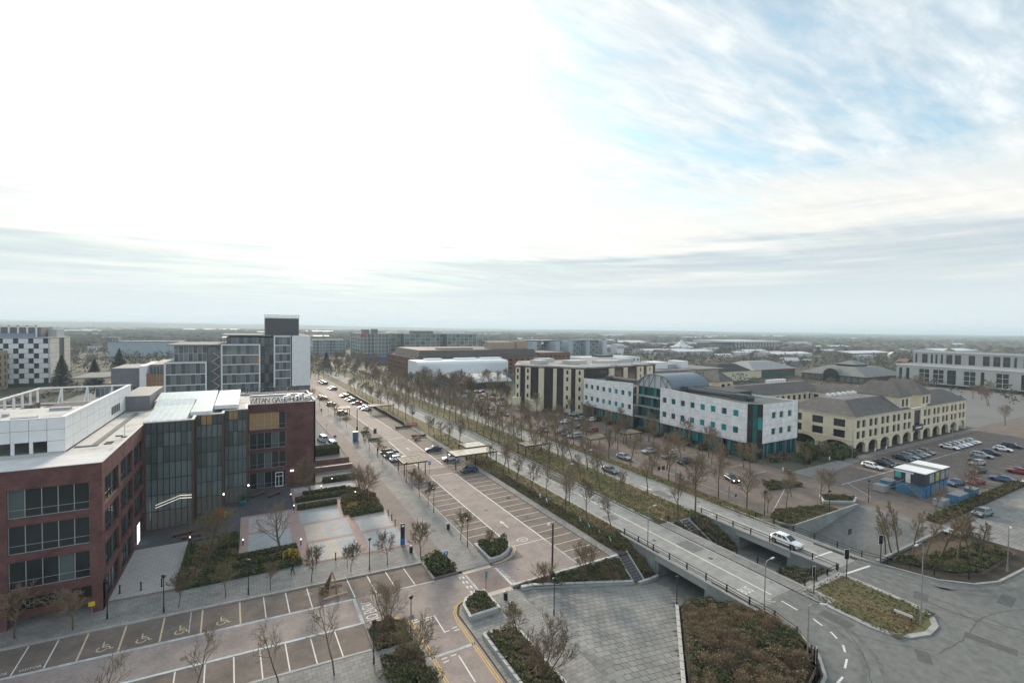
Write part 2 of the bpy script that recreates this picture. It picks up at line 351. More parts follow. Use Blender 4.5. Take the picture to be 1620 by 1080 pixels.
mb = MB(); mb.poly([(cxx+(x-cxx)*0.86, cyy+(y-cyy)*0.88) for x,y in TIP], 0.135); struct('island_grass', mb, mat('dry_grass', (0.13,0.105,0.06), 0.95, 0.2, 0.6, col2=(0.12,0.125,0.05), thr=(0.42,0.62), bump=0.5, bscale=7, detail=12))
# ---- east side: verge, car parks and forecourts
mb = MB(); strip(mb, 76.9, 80.4, [57,140,300,620], 0.10); mb.poly([(77.0,46),(80.4,46),(80.4,57),(77.0,57)], 0.10); struct('grass_verge', mb, M_grass)
mb = MB(); mb.poly([(80.4,57),(111.5,57),(111.5,140),(80.4,140)], 0.0); strip(mb, 80.4, 106, [140,300,620], 0.0)
mb.poly([(80.4,44.6),(103,44.6),(103,57),(80.4,57)], 0.0); mb.poly([(103,-20),(300,-20),(300,63),(111.5,63),(111.5,57),(103,57)], 0.0)
epark = struct('car_park', mb, M_block)
mb = MB(); mb.poly([(300,-20),(372,-20),(372,150),(224,150),(224,63),(300,63)], 0.0); struct('car_park', mb, M_asph)
mb = MB(); mb.poly([(103,20.9),(300,20.9),(300,33),(103,33)], 0.004); mb.poly([(111.6,57.2),(142,60.8),(220,60.8),(220,63),(111.6,63)], 0.006); struct('pavement', mb, M_slab)
mb = MB(); mb.poly([(11.7,105),(20.8,105),(20.8,300),(11.7,300)], 0.0); mb.poly([(-70,122.5),(11.7,122.5),(11.7,300),(-70,300)], 0.0); struct('back_car_park', mb, M_asph)
# ---- side street at lower left
def q4(x0, x1, y0, y1): return [(x0,sk(x0,y0)),(x1,sk(x1,y0)),(x1,sk(x1,y1)),(x0,sk(x0,y1))]
mb = MB(); mb.poly(q4(-60,20.7,57.0,62.0), 0.0); mb.poly(q4(-60,10.7,46.9,51.7), 0.0); sbays = struct('street_parking_bays', mb, M_block)
mb = MB(); mb.poly(q4(-60,10.7,51.7,57.0), 0.0); mb.poly([(10.7,sk(10.7,51.7)),(13.9,51.7),(15.2,49.4),(15.3,20),(20.6,20),(20.6,46),(20.5,48.8),(21.2,50.4),(22.7,51.4),(24.7,51.5),(24.7,57.0),(20.7,57.0),(10.7,sk(10.7,57.0))], 0.0)
street = struct('side_street', mb, M_aisle)
mb = MB(); mb.poly([(24.7,51.2),(28.9,51.2),(28.9,56.6),(24.7,56.6)], 0.0); xing = struct('raised_crossing', mb, paving('crossing_block', (0.30,0.235,0.21),(0.27,0.21,0.19),(0.2,0.16,0.15),0.4,0.2,0.012))
mb = MB(); mb.poly([(24.7,56.6),(28.9,56.6),(28.9,57.4),(24.7,57.4)], 0.004); mb.poly([(24.7,50.4),(28.9,50.4),(28.9,51.2),(24.7,51.2)], 0.004); struct('tactile_strip', mb, mat('tactile', (0.52,0.44,0.36), 0.8, 0.15, 3))
mb = MB(); mb.prism(q4(-60,20.7,62.0,62.3), -0.06, 0.15); mb.prism(q4(-60,10.6,46.6,46.9), -0.06, 0.15); mb.prism([(20.6,57.3),(20.9,57.3),(20.9,62.0),(20.6,62.0)], -0.06, 0.14); struct('kerb', mb, M_kerb)
mb = MB(); mb.prism(q4(-60,20.7,62.3,68.2), -0.06, 0.12); mb.prism([(20.7,62.0),(24.2,62.0),(24.2,57.4),(24.7,57.4),(24.7,62),(20.8,68.3),(20.7,68.2)][::-1], -0.06, 0.118); foot = struct('street_footway', mb, M_slab)
mb = MB(); mb.prism(q4(-60,10.6,20.0,46.6), -0.06, 0.12); struct('south_footway', mb, M_slab)
mb = MB(); mb.poly(q4(-15.6,20.8,67.6,68.25), 0.126); struct('edge_band', mb, M_brown)
# ---- entrance plaza of the brick building
mb = MB(); mb.prism([(-15.0,sk(-15,68.25)),(-8.2,sk(-8.2,68.25)),(-8.6,84.8),(-15.0,84.8)], -0.06, 0.12); struct('plaza_stone', mb, M_stone)
mb = MB(); mb.prism([(-15.0,84.8),(-1.8,84.8),(-1.8,91.2),(6.6,91.2),(6.6,105.4),(-15.0,105.4)], -0.06, 0.118); struct('plaza_slate', mb, M_slate)
mb = MB(); mb.prism([(-1.8,75.9),(5.8,75.4),(6.1,68.9),(20.8,68.25),(20.8,103),(6.6,103),(6.6,91.2),(-1.8,91.2)], -0.06, 0.122); struct('plaza_bands', mb, M_pink)
pl = MB(); pb = MB(); pc = MB()
pl.poly([(7.4,69.3),(9.6,69.2),(9.6,75.2),(7.4,75.3)], 0.128); pb.poly([(-0.6,76.6),(5.2,76.3),(5.2,82.9),(-0.6,82.9)], 0.128); pl.poly([(-0.6,83.7),(5.2,83.7),(5.2,90.2),(-0.6,90.2)], 0.128)
pb.poly([(7.0,83.6),(13.4,83.6),(13.4,89.4),(7.0,89.4)], 0.128); pc.poly([(7.3,76.2),(10.2,76.2),(10.2,82.7),(7.3,82.7)], 0.128); pb.poly([(10.2,76.2),(14.0,76.2),(14.0,82.7),(10.2,82.7)], 0.128)
pl.poly([(15.2,76.2),(20.6,76.2),(20.6,82.2),(15.2,82.2)], 0.128); pb.poly([(15.2,69.0),(20.6,69.0),(20.6,75.2),(15.2,75.2)], 0.128); pc.poly([(9.6,69.2),(11.2,69.1),(11.2,75.2),(9.6,75.2)], 0.128); pb.poly([(11.2,69.1),(13.9,69.0),(13.9,75.2),(11.2,75.2)], 0.128)
pl.poly([(7.2,99.6),(20.6,99.6),(20.6,102.8),(7.2,102.8)], 0.128)
pc.poly([(7.6,91.6),(20.6,91.6),(20.6,92.6),(7.6,92.6)], 0.128)
struct('plaza_panel', pl, M_stone); struct('plaza_panel', pb, M_bluest); struct('plaza_panel', pc, M_cream)
mb = MB(); mb.poly([(10.9,78.8),(12.5,78.8),(12.5,79.7),(10.9,79.7)], 0.132); mb.poly([(14.35,76.3),(14.6,76.3),(14.6,82.6),(14.35,82.6)], 0.131); mb.poly([(7.3,75.65),(13.9,75.65),(13.9,75.8),(7.3,75.8)], 0.131); struct('plaza_cover', mb, mat('rust_cover', (0.30,0.17,0.10), 0.7, 0.2, 3))
# ---- pavement between the side road and the sunken square
mb = MB(); mb.prism([(20.75,20),(29.2,20),(29.2,50.4),(24.7,50.4),(24.7,51.2),(22.9,51.2),(21.5,50.3),(20.75,48.8)], -0.06, 0.02); struct('footpath', mb, M_slab)
mb = MB(); mb.prism([(15.3,20),(15.3,49.3),(14.0,51.4),(10.7,sk(10.7,51.4)),(10.7,sk(10.7,46.9)),(10.6,46),(10.6,20)][::-1], -0.06, 0.12); struct('pavement_island', mb, M_slab)
# ================================================================== ROAD MARKINGS (children of the surface they are painted on)
def mark(parent, pts, m=M_white, name='painted_line', z=0.006):
    mb = MB(); mb.poly(pts, z); return mb.build(name, m, parent)
_lm = {}
def bar(parent, x, y, w, l, m=M_white, rz=0.0, name='bay_line', z=0.006):
    k = (round(w,2), round(l,2), m.name)
    if k not in _lm:
        q = MB(); q.poly([(-w/2,-l/2),(w/2,-l/2),(w/2,l/2),(-w/2,l/2)], 0); _lm[k] = q.mesh(name, m)
    return put(name, _lm[k], parent, (x, y, z), rz)
for i in range(27):                                                    # right hand bays
    y = 53.2 + 2.42*i
    if y < 117: bar(bays, 42.85, y, 5.0, 0.11, name='bay_line')
for i in range(19):
    y = 61.6 + 2.42*i
    if 62.5 < y < 97: bar(bays, 31.9, y, 4.7, 0.11)
for i in range(12): bar(bays, 31.7, 106+2.42*i, 4.7, 0.11)
for y0, y1 in ((51.8,60.0),(60.0,97.3),(105.5,134)):
    bar(aisle, 40.1, (y0+y1)/2, 0.22, y1-y0, M_worn if y0 < 55 else M_white, name='edge_line')
    if y0 > 55: bar(aisle, 34.3, (y0+1.5+y1)/2, 0.2, y1-y0-1.5, name='edge_line')
for a, b in ((150,300),): 
    bar(aisle, 39.9+bx(190), 190, 0.16, 80, name='edge_line', rz=0.04); bar(aisle, 34.2+bx(170), 170, 0.16, 42, name='edge_line', rz=0.04)
bar(aisle, 37.1, 60.6, 5.8, 0.14, name='edge_line'); bar(aisle, 37.2, 98.3, 5.6, 0.35, M_worn, name='edge_line'); bar(aisle, 37.2, 103.6, 5.6, 0.35, M_worn, name='edge_line'); bar(aisle, 36.0, 137, 7.5, 0.35, M_worn, name='edge_line')
mb = MB(); mb.poly([(34.4,98.6),(40.0,98.6),(40.0,103.3),(34.4,103.3)], 0.004); xo = mb.build('crossing_patch', _mat['crossing_block'], aisle)
arrow = [(-0.09,-1.5),(0.09,-1.5),(0.09,0.6),(0.42,0.45),(0,1.6),(-0.42,0.45),(-0.09,0.6)]
mark(aisle, [(37.1+x, 68.3+y) for x,y in arrow], name='painted_arrow'); mark(aisle, [(36.9+x, 123+y) for x,y in arrow], name='painted_arrow')
ring = MB()
for i in range(20):
    a, b = 2*math.pi*i/20, 2*math.pi*(i+1)/20
    ring.quad((36.9+0.8*math.cos(a),61.9+0.55*math.sin(a),0.006),(36.9+0.95*math.cos(a),61.9+0.68*math.sin(a),0.006),(36.9+0.95*math.cos(b),61.9+0.68*math.sin(b),0.006),(36.9+0.8*math.cos(b),61.9+0.55*math.sin(b),0.006))
ring.build('painted_ring', M_white, aisle)
t = text_mesh('20', 0.75); t.materials.append(M_white); put('painted_number', t, aisle, (36.9,61.65,0.007))
def roadtext(s, x, y, size, rz, parent, sx=1.0, sy=1.0, m=None):
    me = text_mesh(s, size, 0.0, sx, sy); me.materials.append(m or M_white); return put('painted_word', me, parent, (x, y, 0.008), rz)
roadtext('NO ENTRY', 29.9, 53.5, 1.05, R(90), aisle, 0.95, 0.85)
roadtext('NO', 12.6, 52.75, 1.9, R(90), street, 0.55, 1.1); roadtext('ENTRY', 12.6, 55.1, 1.9, R(90), street, 0.42, 1.1)
roadtext('BUS', 55.0, 35.7, 1.9, 0, road, 0.6, 1.0); roadtext('LANE', 54.9, 33.0, 1.9, 0, road, 0.5, 1.0, mat('rubbed_paint', (0.5,0.5,0.49), 0.8, 0.3, 3.0, col2=(0.24,0.24,0.23), thr=(0.45,0.6)))
# give-way bars and stop lines
bar(xing, 24.85, 53.9, 0.25, 5.0, M_worn, name='edge_line'); bar(aisle, 29.25, 53.6, 0.25, 5.2, M_white, name='edge_line')
for i in range(4):
    for k in (0, 0.45): bar(street, 24.35-k*1.0, 52.2+1.25*i+k*0.3, 0.2, 0.6, name='give_way_bar')
for x, y in ((14.4,50.4),(15.9,50.2),(17.3,50.0)):
    bar(street, x, y, 0.75, 0.16, name='give_way_bar'); bar(street, x+0.1, y-0.42, 0.75, 0.16, name='give_way_bar')
mark(street, [(18.1,50.0),(18.25,50.0),(18.25,46.6),(18.1,46.6)]); bar(street, 17.8, 49.95, 0.5, 0.14, name='give_way_bar'); bar(street, 18.5, 46.7, 0.5, 0.14, name='give_way_bar'); bar(street, 19.4, 46.9, 0.6, 0.15, name='give_way_bar'); bar(street, 19.5, 46.4, 0.6, 0.15, name='give_way_bar')
bar(street, 17.9, 43.5, 5.0, 0.35, M_worn, name='stop_line'); mark(street, [(18.05,42.6),(18.2,42.6),(18.2,38.6),(18.05,38.6)]); bar(street, 17.7, 42.9, 0.6, 0.14, name='give_way_bar'); bar(street, 16.7, 42.9, 0.6, 0.14, name='give_way_bar'); bar(street, 16.7, 42.4, 0.6, 0.14, name='give_way_bar')
def pline(parent, pts, w, m, name='painted_line', z=0.006):
    mb = MB(); n = []
    for i, p in enumerate(pts):
        a = Vector(pts[max(i-1,0)]); b = Vector(pts[min(i+1,len(pts)-1)]); d = (b-a).normalized(); n.append(Vector((-d.y, d.x))*w/2)
    for i in range(len(pts)-1):
        p, q = Vector(pts[i]), Vector(pts[i+1])
        mb.quad((p.x-n[i].x,p.y-n[i].y,z),(q.x-n[i+1].x,q.y-n[i+1].y,z),(q.x+n[i+1].x,q.y+n[i+1].y,z),(p.x+n[i].x,p.y+n[i].y,z))
    return mb.build(name, m, parent)
YL = [(22.5,51.15),(21.3,50.6),(20.55,49.4),(20.3,48),(20.28,46),(20.3,36),(20.3,22)]
pline(street, YL, 0.12, M_yel, 'yellow_line'); pline(street, [(x-0.25,y-0.02) for x,y in YL], 0.12, M_yel, 'yellow_line')
YL2 = [(13.2,51.9),(14.3,51.5),(15.3,49.9),(15.6,48.2),(15.65,40),(15.65,24)]
pline(street, YL2, 0.12, M_yel, 'yellow_line'); pline(street, [(x+0.24,y+0.05) for x,y in YL2], 0.12, M_yel, 'yellow_line')
YL3 = [(29.4,57.3),(31.0,57.4),(32.9,58.3),(34.2,59.8),(34.6,61.2)]
pline(aisle, YL3, 0.12, M_ypale, 'yellow_line', 0.007); pline(aisle, [(x+0.22,y-0.12) for x,y in YL3], 0.12, M_ypale, 'yellow_line', 0.007)
# side street bays: plain, accessible (yellow) and visitor
def sline(x, y0, y1, m=M_white, w=0.12):
    mark(sbays, [(x-w/2+0.09,sk(x,y0)),(x+w/2+0.09,sk(x,y0)),(x+w/2-0.09,sk(x,y1)),(x-w/2-0.09,sk(x,y1))], m, 'bay_line')
for x in (-25.0,-22.3,-19.9,-17.6): sline(x, 57.2, 61.9)
for x in (-15.2,-12.0,-8.6,-5.0,-1.3): sline(x, 57.2, 61.9, M_ypale, 0.16)
for x in (1.2,3.6,6.0,10.8,13.3,15.7,18.1): sline(x, 57.2, 61.9)
sline(-6.1, 57.6, 61.9, M_worn)
for x in (-20,-15,-11,-6.4,-4,-1.6,0.7,3.0,5.4,7.8): sline(x, 47.0, 51.5)
pline(street, [(-60,sk(-60,56.95)),(10.5,sk(10.5,56.95))], 0.35, M_worn, 'edge_line'); pline(street, [(-60,sk(-60,51.75)),(10.5,sk(10.5,51.75))], 0.3, mat('pale_edge_paint', (0.5,0.57,0.59), 0.8, 0.25, 0.9), 'edge_line')
pline(street, [(10.7,sk(10.7,51.6)),(10.7,sk(10.7,57.1))], 0.35, M_worn, 'edge_line', 0.0075); pline(street, [(15.8,57.25),(20.7,56.95)], 0.25, M_worn, 'edge_line')
def wheelchair(x, y, s=1.0):
    mb = MB(); z = 0.007
    def seg(p, q, w=0.13):
        p = Vector(p)*s; q = Vector(q)*s; d = (q-p).normalized(); n = Vector((-d.y, d.x))*w*s/2
        mb.quad((x+p.x-n.x,y+p.y-n.y,z),(x+q.x-n.x,y+q.y-n.y,z),(x+q.x+n.x,y+q.y+n.y,z),(x+p.x+n.x,y+p.y+n.y,z))
    for i in range(9):
        a = R(130 + 25*i); b = R(130 + 25*(i+1)); seg((0.42*math.cos(a),0.42*math.sin(a)),(0.42*math.cos(b),0.42*math.sin(b)))
    seg((-0.05,1.0),(0.0,0.25)); seg((-0.02,0.62),(0.4,0.6)); seg((0,0.28),(0.5,0.25)); seg((0.5,0.28),(0.72,-0.3)); seg((0.72,-0.28),(0.95,-0.2)); seg((-0.12,1.15),(0.02,1.15), 0.22)
    return mb.build('wheelchair_symbol', M_ypale, sbays)
for x in (-13.4,-10.2,-6.9,-3.1): wheelchair(x, sk(x,58.3))
for x in (-21.0,-18.6):
    me = text_mesh('VISITOR', 0.6, 0.0, 0.75, 0.9); me.materials.append(M_white); put('painted_word', me, sbays, (x, sk(x,57.5), 0.008))
# dual carriageway lines
def dash(parent, pts, w, on, off, m=M_white):
    tot = 0; seg = []
    for a, b in zip(pts[:-1], pts[1:]):
        l = (Vector(b)-Vector(a)).length; n = max(1, int(l/(on+off)))
        for i in range(n):
            t0 = i/n; t1 = t0 + on/(on+off)/n; a_, b_ = Vector(a), Vector(b)
            pline(parent, [tuple(a_.lerp(b_,t0)), tuple(a_.lerp(b_,t1))], w, m, 'lane_dash')
pline(road, [(57.0,34.2),(57.0,140),(57.0+bx(300),300)], 0.2, M_white, 'lane_line')
dash(road, [(56.8,32.8),(56.5,28.9),(55.8,26.7),(54.6,24.9),(52.6,23.6),(49.5,22.5),(44,21.8)], 0.2, 1.1, 1.0)
dash(road, [(73.7,56),(73.7,140),(73.7+bx(260),260)], 0.15, 2.5, 4.0); pline(road, [(73.7,37.5),(73.7,55)], 0.14, M_white, 'lane_line')
pline(road, [(71.0,37.1),(76.5,36.8)], 0.3, M_white, 'stop_line'); pline(road, [(71.1,32.4),(76.6,31.9)], 0.3, M_white, 'stop_line')
pline(road, [(53.55,34),(53.55,120)], 0.1, M_worn, 'edge_line'); pline(road, [(60.1,34),(60.1,120)], 0.1, M_worn, 'edge_line')
mark(road, [(72.3+x*1.1, 55.5-y*1.1) for x,y in arrow][::-1], name='painted_arrow')
mark(road, [(72.3+x*1.1, 70.5-y*1.1) for x,y in arrow][::-1], name='painted_arrow')
def smooth(P):
    for _ in range(3):
        Q = [P[0]]
        for a, b in zip(P[:-1], P[1:]): Q += [(a[0]*0.75+b[0]*0.25, a[1]*0.75+b[1]*0.25), (a[0]*0.25+b[0]*0.75, a[1]*0.25+b[1]*0.75)]
        P = Q + [P[-1]]
    return [(x+0.06*math.sin(y*3.1+x), y+0.06*math.sin(x*2.7)) for x, y in P]
# tyre-polished tracks, patches and covers
for off in (-0.9, 0.9):
    pline(junction, smooth([(58.6+off,33.5),(58.3+off,29),(57+off*0.9,25),(54,21.5-off),(48,19.4-off),(36,18.8-off)]), 0.5, mat('tyre_polish', (0.105,0.108,0.105), 0.6, 0.3, 1.5, col2=(0.15,0.155,0.15), thr=(0.4,0.6)), 'tyre_track', 0.003)
    pline(junction, smooth([(72.4+off,33.4),(72.8+off,28),(74+off,22),(74+off,6),(74+off,-20)]), 0.5, _mat['tyre_polish'], 'tyre_track', 0.0032); pline(junction, smooth([(75.2+off,33.4),(76.2+off,28),(80,21.5-off),(92,17-off),(140,16-off)]), 0.5, _mat['tyre_polish'], 'tyre_track', 0.0034)
for (x,y,w,l,z) in ((58.8,27.6,1.6,3.2,0.0),(73.5,25.0,2.4,1.4,0.3),(82,19.5,3.5,1.3,0.1),(69,17.5,1.4,4.0,0.2),(60,20,2.2,1.2,0.5)): bar(junction, x, y, w, l, mat('repair_patch', (0.105,0.108,0.105), 0.8, 0.25, 2), z, 'repair_patch', 0.0045)
for (x,y) in ((58.2,44),(55.2,52),(72.2,48),(75.4,60),(57.8,70)): bar(road, x, y, 0.6, 0.6, M_black0, 0.1, 'drain_cover', 0.005)
for (x,y) in ((60.0,36),(71.2,44),(60.1,58),(53.6,46),(76.3,52)): bar(road, x, y, 0.35, 0.5, M_black0, 0, 'gully_grate', 0.005)
for (x,y,w,l) in ((58.6,48,2.6,3.4),(55,62,2.4,2.0),(58.7,83,2.6,6.0),(72.4,66,2.0,4.5)): bar(road, x, y, w, l, _mat['repair_patch'] if y > 80 else mat('old_patch', (0.17,0.172,0.168), 0.85, 0.25, 1.5), 0, 'repair_patch', 0.0042)
for (x,y) in ((37,75),(36.2,88),(38.4,112),(8,54.3),(-6,55),(18,48.5)): bar(aisle if x > 28 else street, x, y, 0.6, 0.6, M_black0, 0.2, 'drain_cover', 0.005)
# tar seams on the junction
for P in ([(60.6,40),(60.2,31),(58.5,27),(55,23),(50,20.2)],[(77,38),(77.4,33),(78.6,27),(81,23.5),(86,21.0),(96,20.2)],[(70.9,31),(71.2,26),(72,22),(74,19.5)],[(62,19.5),(68,19),(75,20),(84,17)],[(57,29),(58,24),(62,20)],[(76,30.5),(73,26),(72.5,20),(76,16)]):
    pline(junction, smooth(P), 0.09, mat('tar_seam', (0.09,0.09,0.09), 0.7, 0.2, 3), 'tar_seam', 0.005)
# east car park lines
for i in range(9): bar(epark, 104+0*i, 66+6*i, 5, 0.1)
pline(epark, [(112,52.4),(175,52.0)], 0.25, M_worn, 'edge_line'); pline(epark, [(109,45.6),(114.5,52.4)], 0.2, M_worn, 'edge_line')
for i in range(14): bar(epark, 130+2.9*i, 55.2, 0.1, 4.6)
for i in range(8): bar(epark, 129+5.5*i, 38.5, 0.12, 5.0)
pline(epark, [(82,49.6),(99,57)], 0.15, M_worn, 'edge_line'); pline(epark, [(84.5,95),(84.5,57)], 0.15, M_worn, 'edge_line')

ro = random.Random(3); M_oil = mat('oil_stain', (0.105,0.095,0.088), 0.6, 0.3, 2.5, col2=(0.17,0.15,0.135), thr=(0.45,0.6))
def blot(parent, x, y, r_, z=0.003):
    pts = [(x+r_*ro.uniform(0.5,1.1)*math.cos(k*0.524), y+r_*0.8*ro.uniform(0.5,1.1)*math.sin(k*0.524)) for k in range(12)]; mark(parent, pts, M_oil, 'oil_stain', z)
for i in range(26): blot(bays, ro.choice((42.2,43.4,31.2,32.4))+ro.uniform(-0.6,0.6), 54.4+2.42*ro.randrange(18), ro.uniform(0.2,0.55))
for i in range(14): x = ro.uniform(-22,18); blot(sbays, x, sk(x, 59.6+ro.uniform(-0.8,0.8)), ro.uniform(0.2,0.5))
# ================================================================== FOLIAGE HELPERS
G1 = mat('leaf_dark', (0.05,0.068,0.03), 0.75, 0.2, 3); G2 = mat('leaf_mid', (0.10,0.125,0.05), 0.75, 0.2, 3); G3 = mat('leaf_olive', (0.19,0.175,0.07), 0.8, 0.2, 3)
B1 = mat('stem_brown', (0.20,0.14,0.085), 0.85, 0.2, 3); B2 = mat('stem_pale', (0.29,0.235,0.15), 0.85, 0.2, 3); Y1 = mat('leaf_gold', (0.5,0.33,0.06), 0.8, 0.2, 3)
def leaf(mb, p, s, rr, flat=0.0):
    """one small folded leaf clump: two triangles at random lie"""
    d = Vector((rr.gauss(0,1), rr.gauss(0,1), rr.gauss(0,1)*(1-flat))).normalized(); e = d.orthogonal().normalized()
    e = (Matrix.Rotation(rr.random()*6.28, 3, d) @ e); n = d.cross(e); p = Vector(p)
    mb.add([p-d*s, p+e*s*0.55+n*s*0.2, p+d*s, p-e*s*0.55+n*s*0.2], [(0,1,2),(0,2,3)])
def cloud(mb, sampler, n, s0, s1, rr, weights, patchy=0.0):
    ph = rr.random()*20
    for _ in range(n):
        p = sampler(rr); ws = list(weights)
        if patchy:                                  # green and brown drift into clumps
            g_ = math.sin(p[0]*1.3+ph)+math.sin(p[1]*1.1-ph)+math.sin((p[0]+p[1])*2.3+ph*3)*0.6
            f = math.exp(g_*patchy); ws = [ws[0]*f, ws[1]*f, ws[2]*f, ws[3]/f, ws[4]/f, ws[5]]
        tot = sum(ws); t = rr.random()*tot; k = 0
        while t > ws[k]: t -= ws[k]; k += 1
        mb.cm = k; leaf(mb, p, s0 + (s1-s0)*rr.random(), rr)
FM = [G1, G2, G3, B1, B2, Y1]
def hedge_mesh(x0, x1, y0, y1, z0, z1, dens, rr, w=(4,3,1,0.3,0,0), s=(0.09,0.17)):
    mb = MB(); mb.cm = 0; e = 0.06
    mb.box(x0+e, x1-e, y0+e, y1-e, z0, z1-e)
    A = [(x1-x0)*(y1-y0), 2*(x1-x0)*(z1-z0), 2*(y1-y0)*(z1-z0)]
    def smp(r):
        t = r.random()*sum(A); j = lambda: r.gauss(0, 0.05)
        if t < A[0]: return (r.uniform(x0,x1), r.uniform(y0,y1), z1 + j())
        if t < A[0]+A[1]: return (r.uniform(x0,x1), (y0 if r.random()<0.5 else y1) + j(), r.uniform(z0,z1))
        return ((x0 if r.random()<0.5 else x1) + j(), r.uniform(y0,y1), r.uniform(z0,z1))
    cloud(mb, smp, int(sum(A)*dens), s[0], s[1], rr, w); return mb
def bush_mesh(rx, ry, h, n, rr, w=(3,3,1,0.5,0.2,0), s=(0.10,0.2), core=True):
    """round bush: knobbly core hidden behind leaf clumps, a few bare stems"""
    mb = MB(); lob = [(rr.gauss(0,0.42)*rx, rr.gauss(0,0.42)*ry, h*rr.uniform(0.35,0.65), rr.uniform(0.4,0.62)) for _ in range(9)]
    mb.cm = 0
    if core:
        for (lx,ly,lz,q) in lob[:6]: mb.lathe(lx*0.8, ly*0.8, [(0.25*q*rx,0.0),(0.62*q*rx,lz*0.5),(0.55*q*rx,lz*1.0),(0.2*q*rx,lz*1.35)], 7)
    def smp(r):
        lx,ly,lz,q = r.choice(lob); d = Vector((r.gauss(0,1), r.gauss(0,1), r.gauss(0.35,0.9))).normalized(); k = r.uniform(0.75,1.05)
        return (lx + d.x*rx*q*k, ly + d.y*ry*q*k, max(0.03, lz + d.z*h*0.45*k))
    cloud(mb, smp, n, s[0], s[1], rr, w)
    mb.cm = 3
    for _ in range(max(4, n//60)):
        a = rr.random()*6.28; q = rr.random(); mb.tube((rx*0.2*math.cos(a),ry*0.2*math.sin(a),0),(rx*q*math.cos(a),ry*q*math.sin(a),h*rr.uniform(0.7,1.12)),0.012,0.005,3,False)
    return mb
# ================================================================== UNDERPASS, SUNKEN SQUARE
def zr(x): return 0.0 if x < 31 else (-3.2 if x > 51 else -(x-31)/20.0*3.2)
PORT_Y0, PORT_Y1 = 40.2, 48.2
mb = MB()     # bedding of the sunken square and the tunnel floor
mb.add([(29.2,22,0.0),(31,22,0.0),(31,49.6,0.0),(29.2,50.4,0.0),(51,41.0,-3.26),(51,47.6,-3.26),(31,22,-0.06),(31,49.6,-0.06),(36.6,29.6,-0.95),(29.2,51.0,0)], [(0,1,2,3)])
mb.add([(31,24.5,-0.06),(36.4,30.0,-0.92),(48.0,41.0,-2.78),(51,40.3,-3.26),(51,47.9,-3.26),(31,49.4,-0.06)], [(0,1,2,3,4,5)])
mb.poly([(51,39.8),(103,39.8),(103,48.6),(51,48.6)][:2] + [(78,48.6),(51,48.6)], -3.26) if False else mb.poly([(51,39.8),(78.5,39.8),(78.5,48.6),(51,48.6)], -3.26)
mb.add([(78.5,32.0,-3.26),(101,32.0,0.0),(101,44.4,0.0),(78.5,48.6,-3.26)], [(0,1,2,3)]); mb.poly([(101,30),(103,30),(103,44.6),(101,44.6)], 0.0)
mb.add([(78.5,32.0,-3.26),(78.5,39.8,-3.26),(77.9,39.8,-3.26),(77.9,32.0,-3.26)], [(0,1,2,3)])
floor = struct('sunken_square', mb, mat('joint_dark', (0.17,0.172,0.166), 0.9, 0.2, 1.0))
# individual slabs on the ramp
sm = bpy.data.materials.new('square_slab'); sm.use_nodes = True; _t = sm.node_tree; _b = _t.nodes['Principled BSDF']; _b.inputs['Roughness'].default_value = 0.8; _b.inputs['Specular IOR Level'].default_value = 0.3
_oi = _t.nodes.new('ShaderNodeObjectInfo'); _rp = _t.nodes.new('ShaderNodeValToRGB'); _e = _rp.color_ramp.elements; _e[0].color = (0.215,0.22,0.215,1); _e[1].color = (0.285,0.285,0.278,1); _t.links.new(_oi.outputs['Random'], _rp.inputs[0])
_g = _t.nodes.new('ShaderNodeNewGeometry'); _nz = _t.nodes.new('ShaderNodeTexNoise'); _nz.inputs['Scale'].default_value = 0.3; _nz.inputs['Detail'].default_value = 8; _t.links.new(_g.outputs['Position'], _nz.inputs['Vector'])
_r2 = _t.nodes.new('ShaderNodeValToRGB'); _r2.color_ramp.elements[0].position = 0.3; _r2.color_ramp.elements[0].color = (0.7,0.7,0.7,1); _r2.color_ramp.elements[1].position = 0.7; _r2.color_ramp.elements[1].color = (1.15,1.13,1.1,1); _t.links.new(_nz.outputs['Fac'], _r2.inputs[0])
_mx = _t.nodes.new('ShaderNodeMix'); _mx.data_type = 'RGBA'; _mx.blend_type = 'MULTIPLY'; _mx.inputs[0].default_value = 1.0; _t.links.new(_rp.outputs[0], _mx.inputs[6]); _t.links.new(_r2.outputs[0], _mx.inputs[7]); _t.links.new(_mx.outputs[2], _b.inputs['Base Color'])
SLX, SLY = 0.98, 0.72
mb = MB(); mb.box(-SLX/2+0.025, SLX/2-0.025, -SLY/2+0.025, SLY/2-0.025, -0.03, 0.03); slab_me = mb.mesh('slab', sm)
slope = math.atan(3.2/20)
def in_square(x, y):
    if y > 50.0 - (x-29.2)*0.14 - 0.3: return False
    if x > 36.2: return y > 29.8 + (x-36.2)*0.955 + 0.35
    return y > 26
ns_ = 0; rest = MB(); cells = []
for j in range(42):
    for i in range(26):
        x = 29.8 + SLX*(i + (0.5 if j % 2 else 0)); y = 48.9 - SLY*j
        if x < 51.0 and in_square(x, y): cells.append((x, y))
cells.sort(key=lambda c: math.hypot(c[0], c[1]) if c[1] > 31 else 999)             # the largest in the picture come first
for (x, y) in cells:
    dz = rnd.uniform(-0.006,0.006); sl_ = slope if x > 31 else 0.0
    if ns_ < 300: o = put('slab', slab_me, floor, (x, y, zr(x) - 0.02 + dz)); o.rotation_euler = (0, sl_, 0); ns_ += 1
    else: zf = lambda a_, b_, d_: zr(a_) - 0.02 + d_; rest.prism([(x-SLX/2+0.025,y-SLY/2+0.025),(x+SLX/2-0.025,y-SLY/2+0.025),(x+SLX/2-0.025,y+SLY/2-0.025),(x-SLX/2+0.025,y+SLY/2-0.025)], lambda a_, b_: zr(a_)-0.05, lambda a_, b_, q_=dz: zr(a_)+0.01+q_)
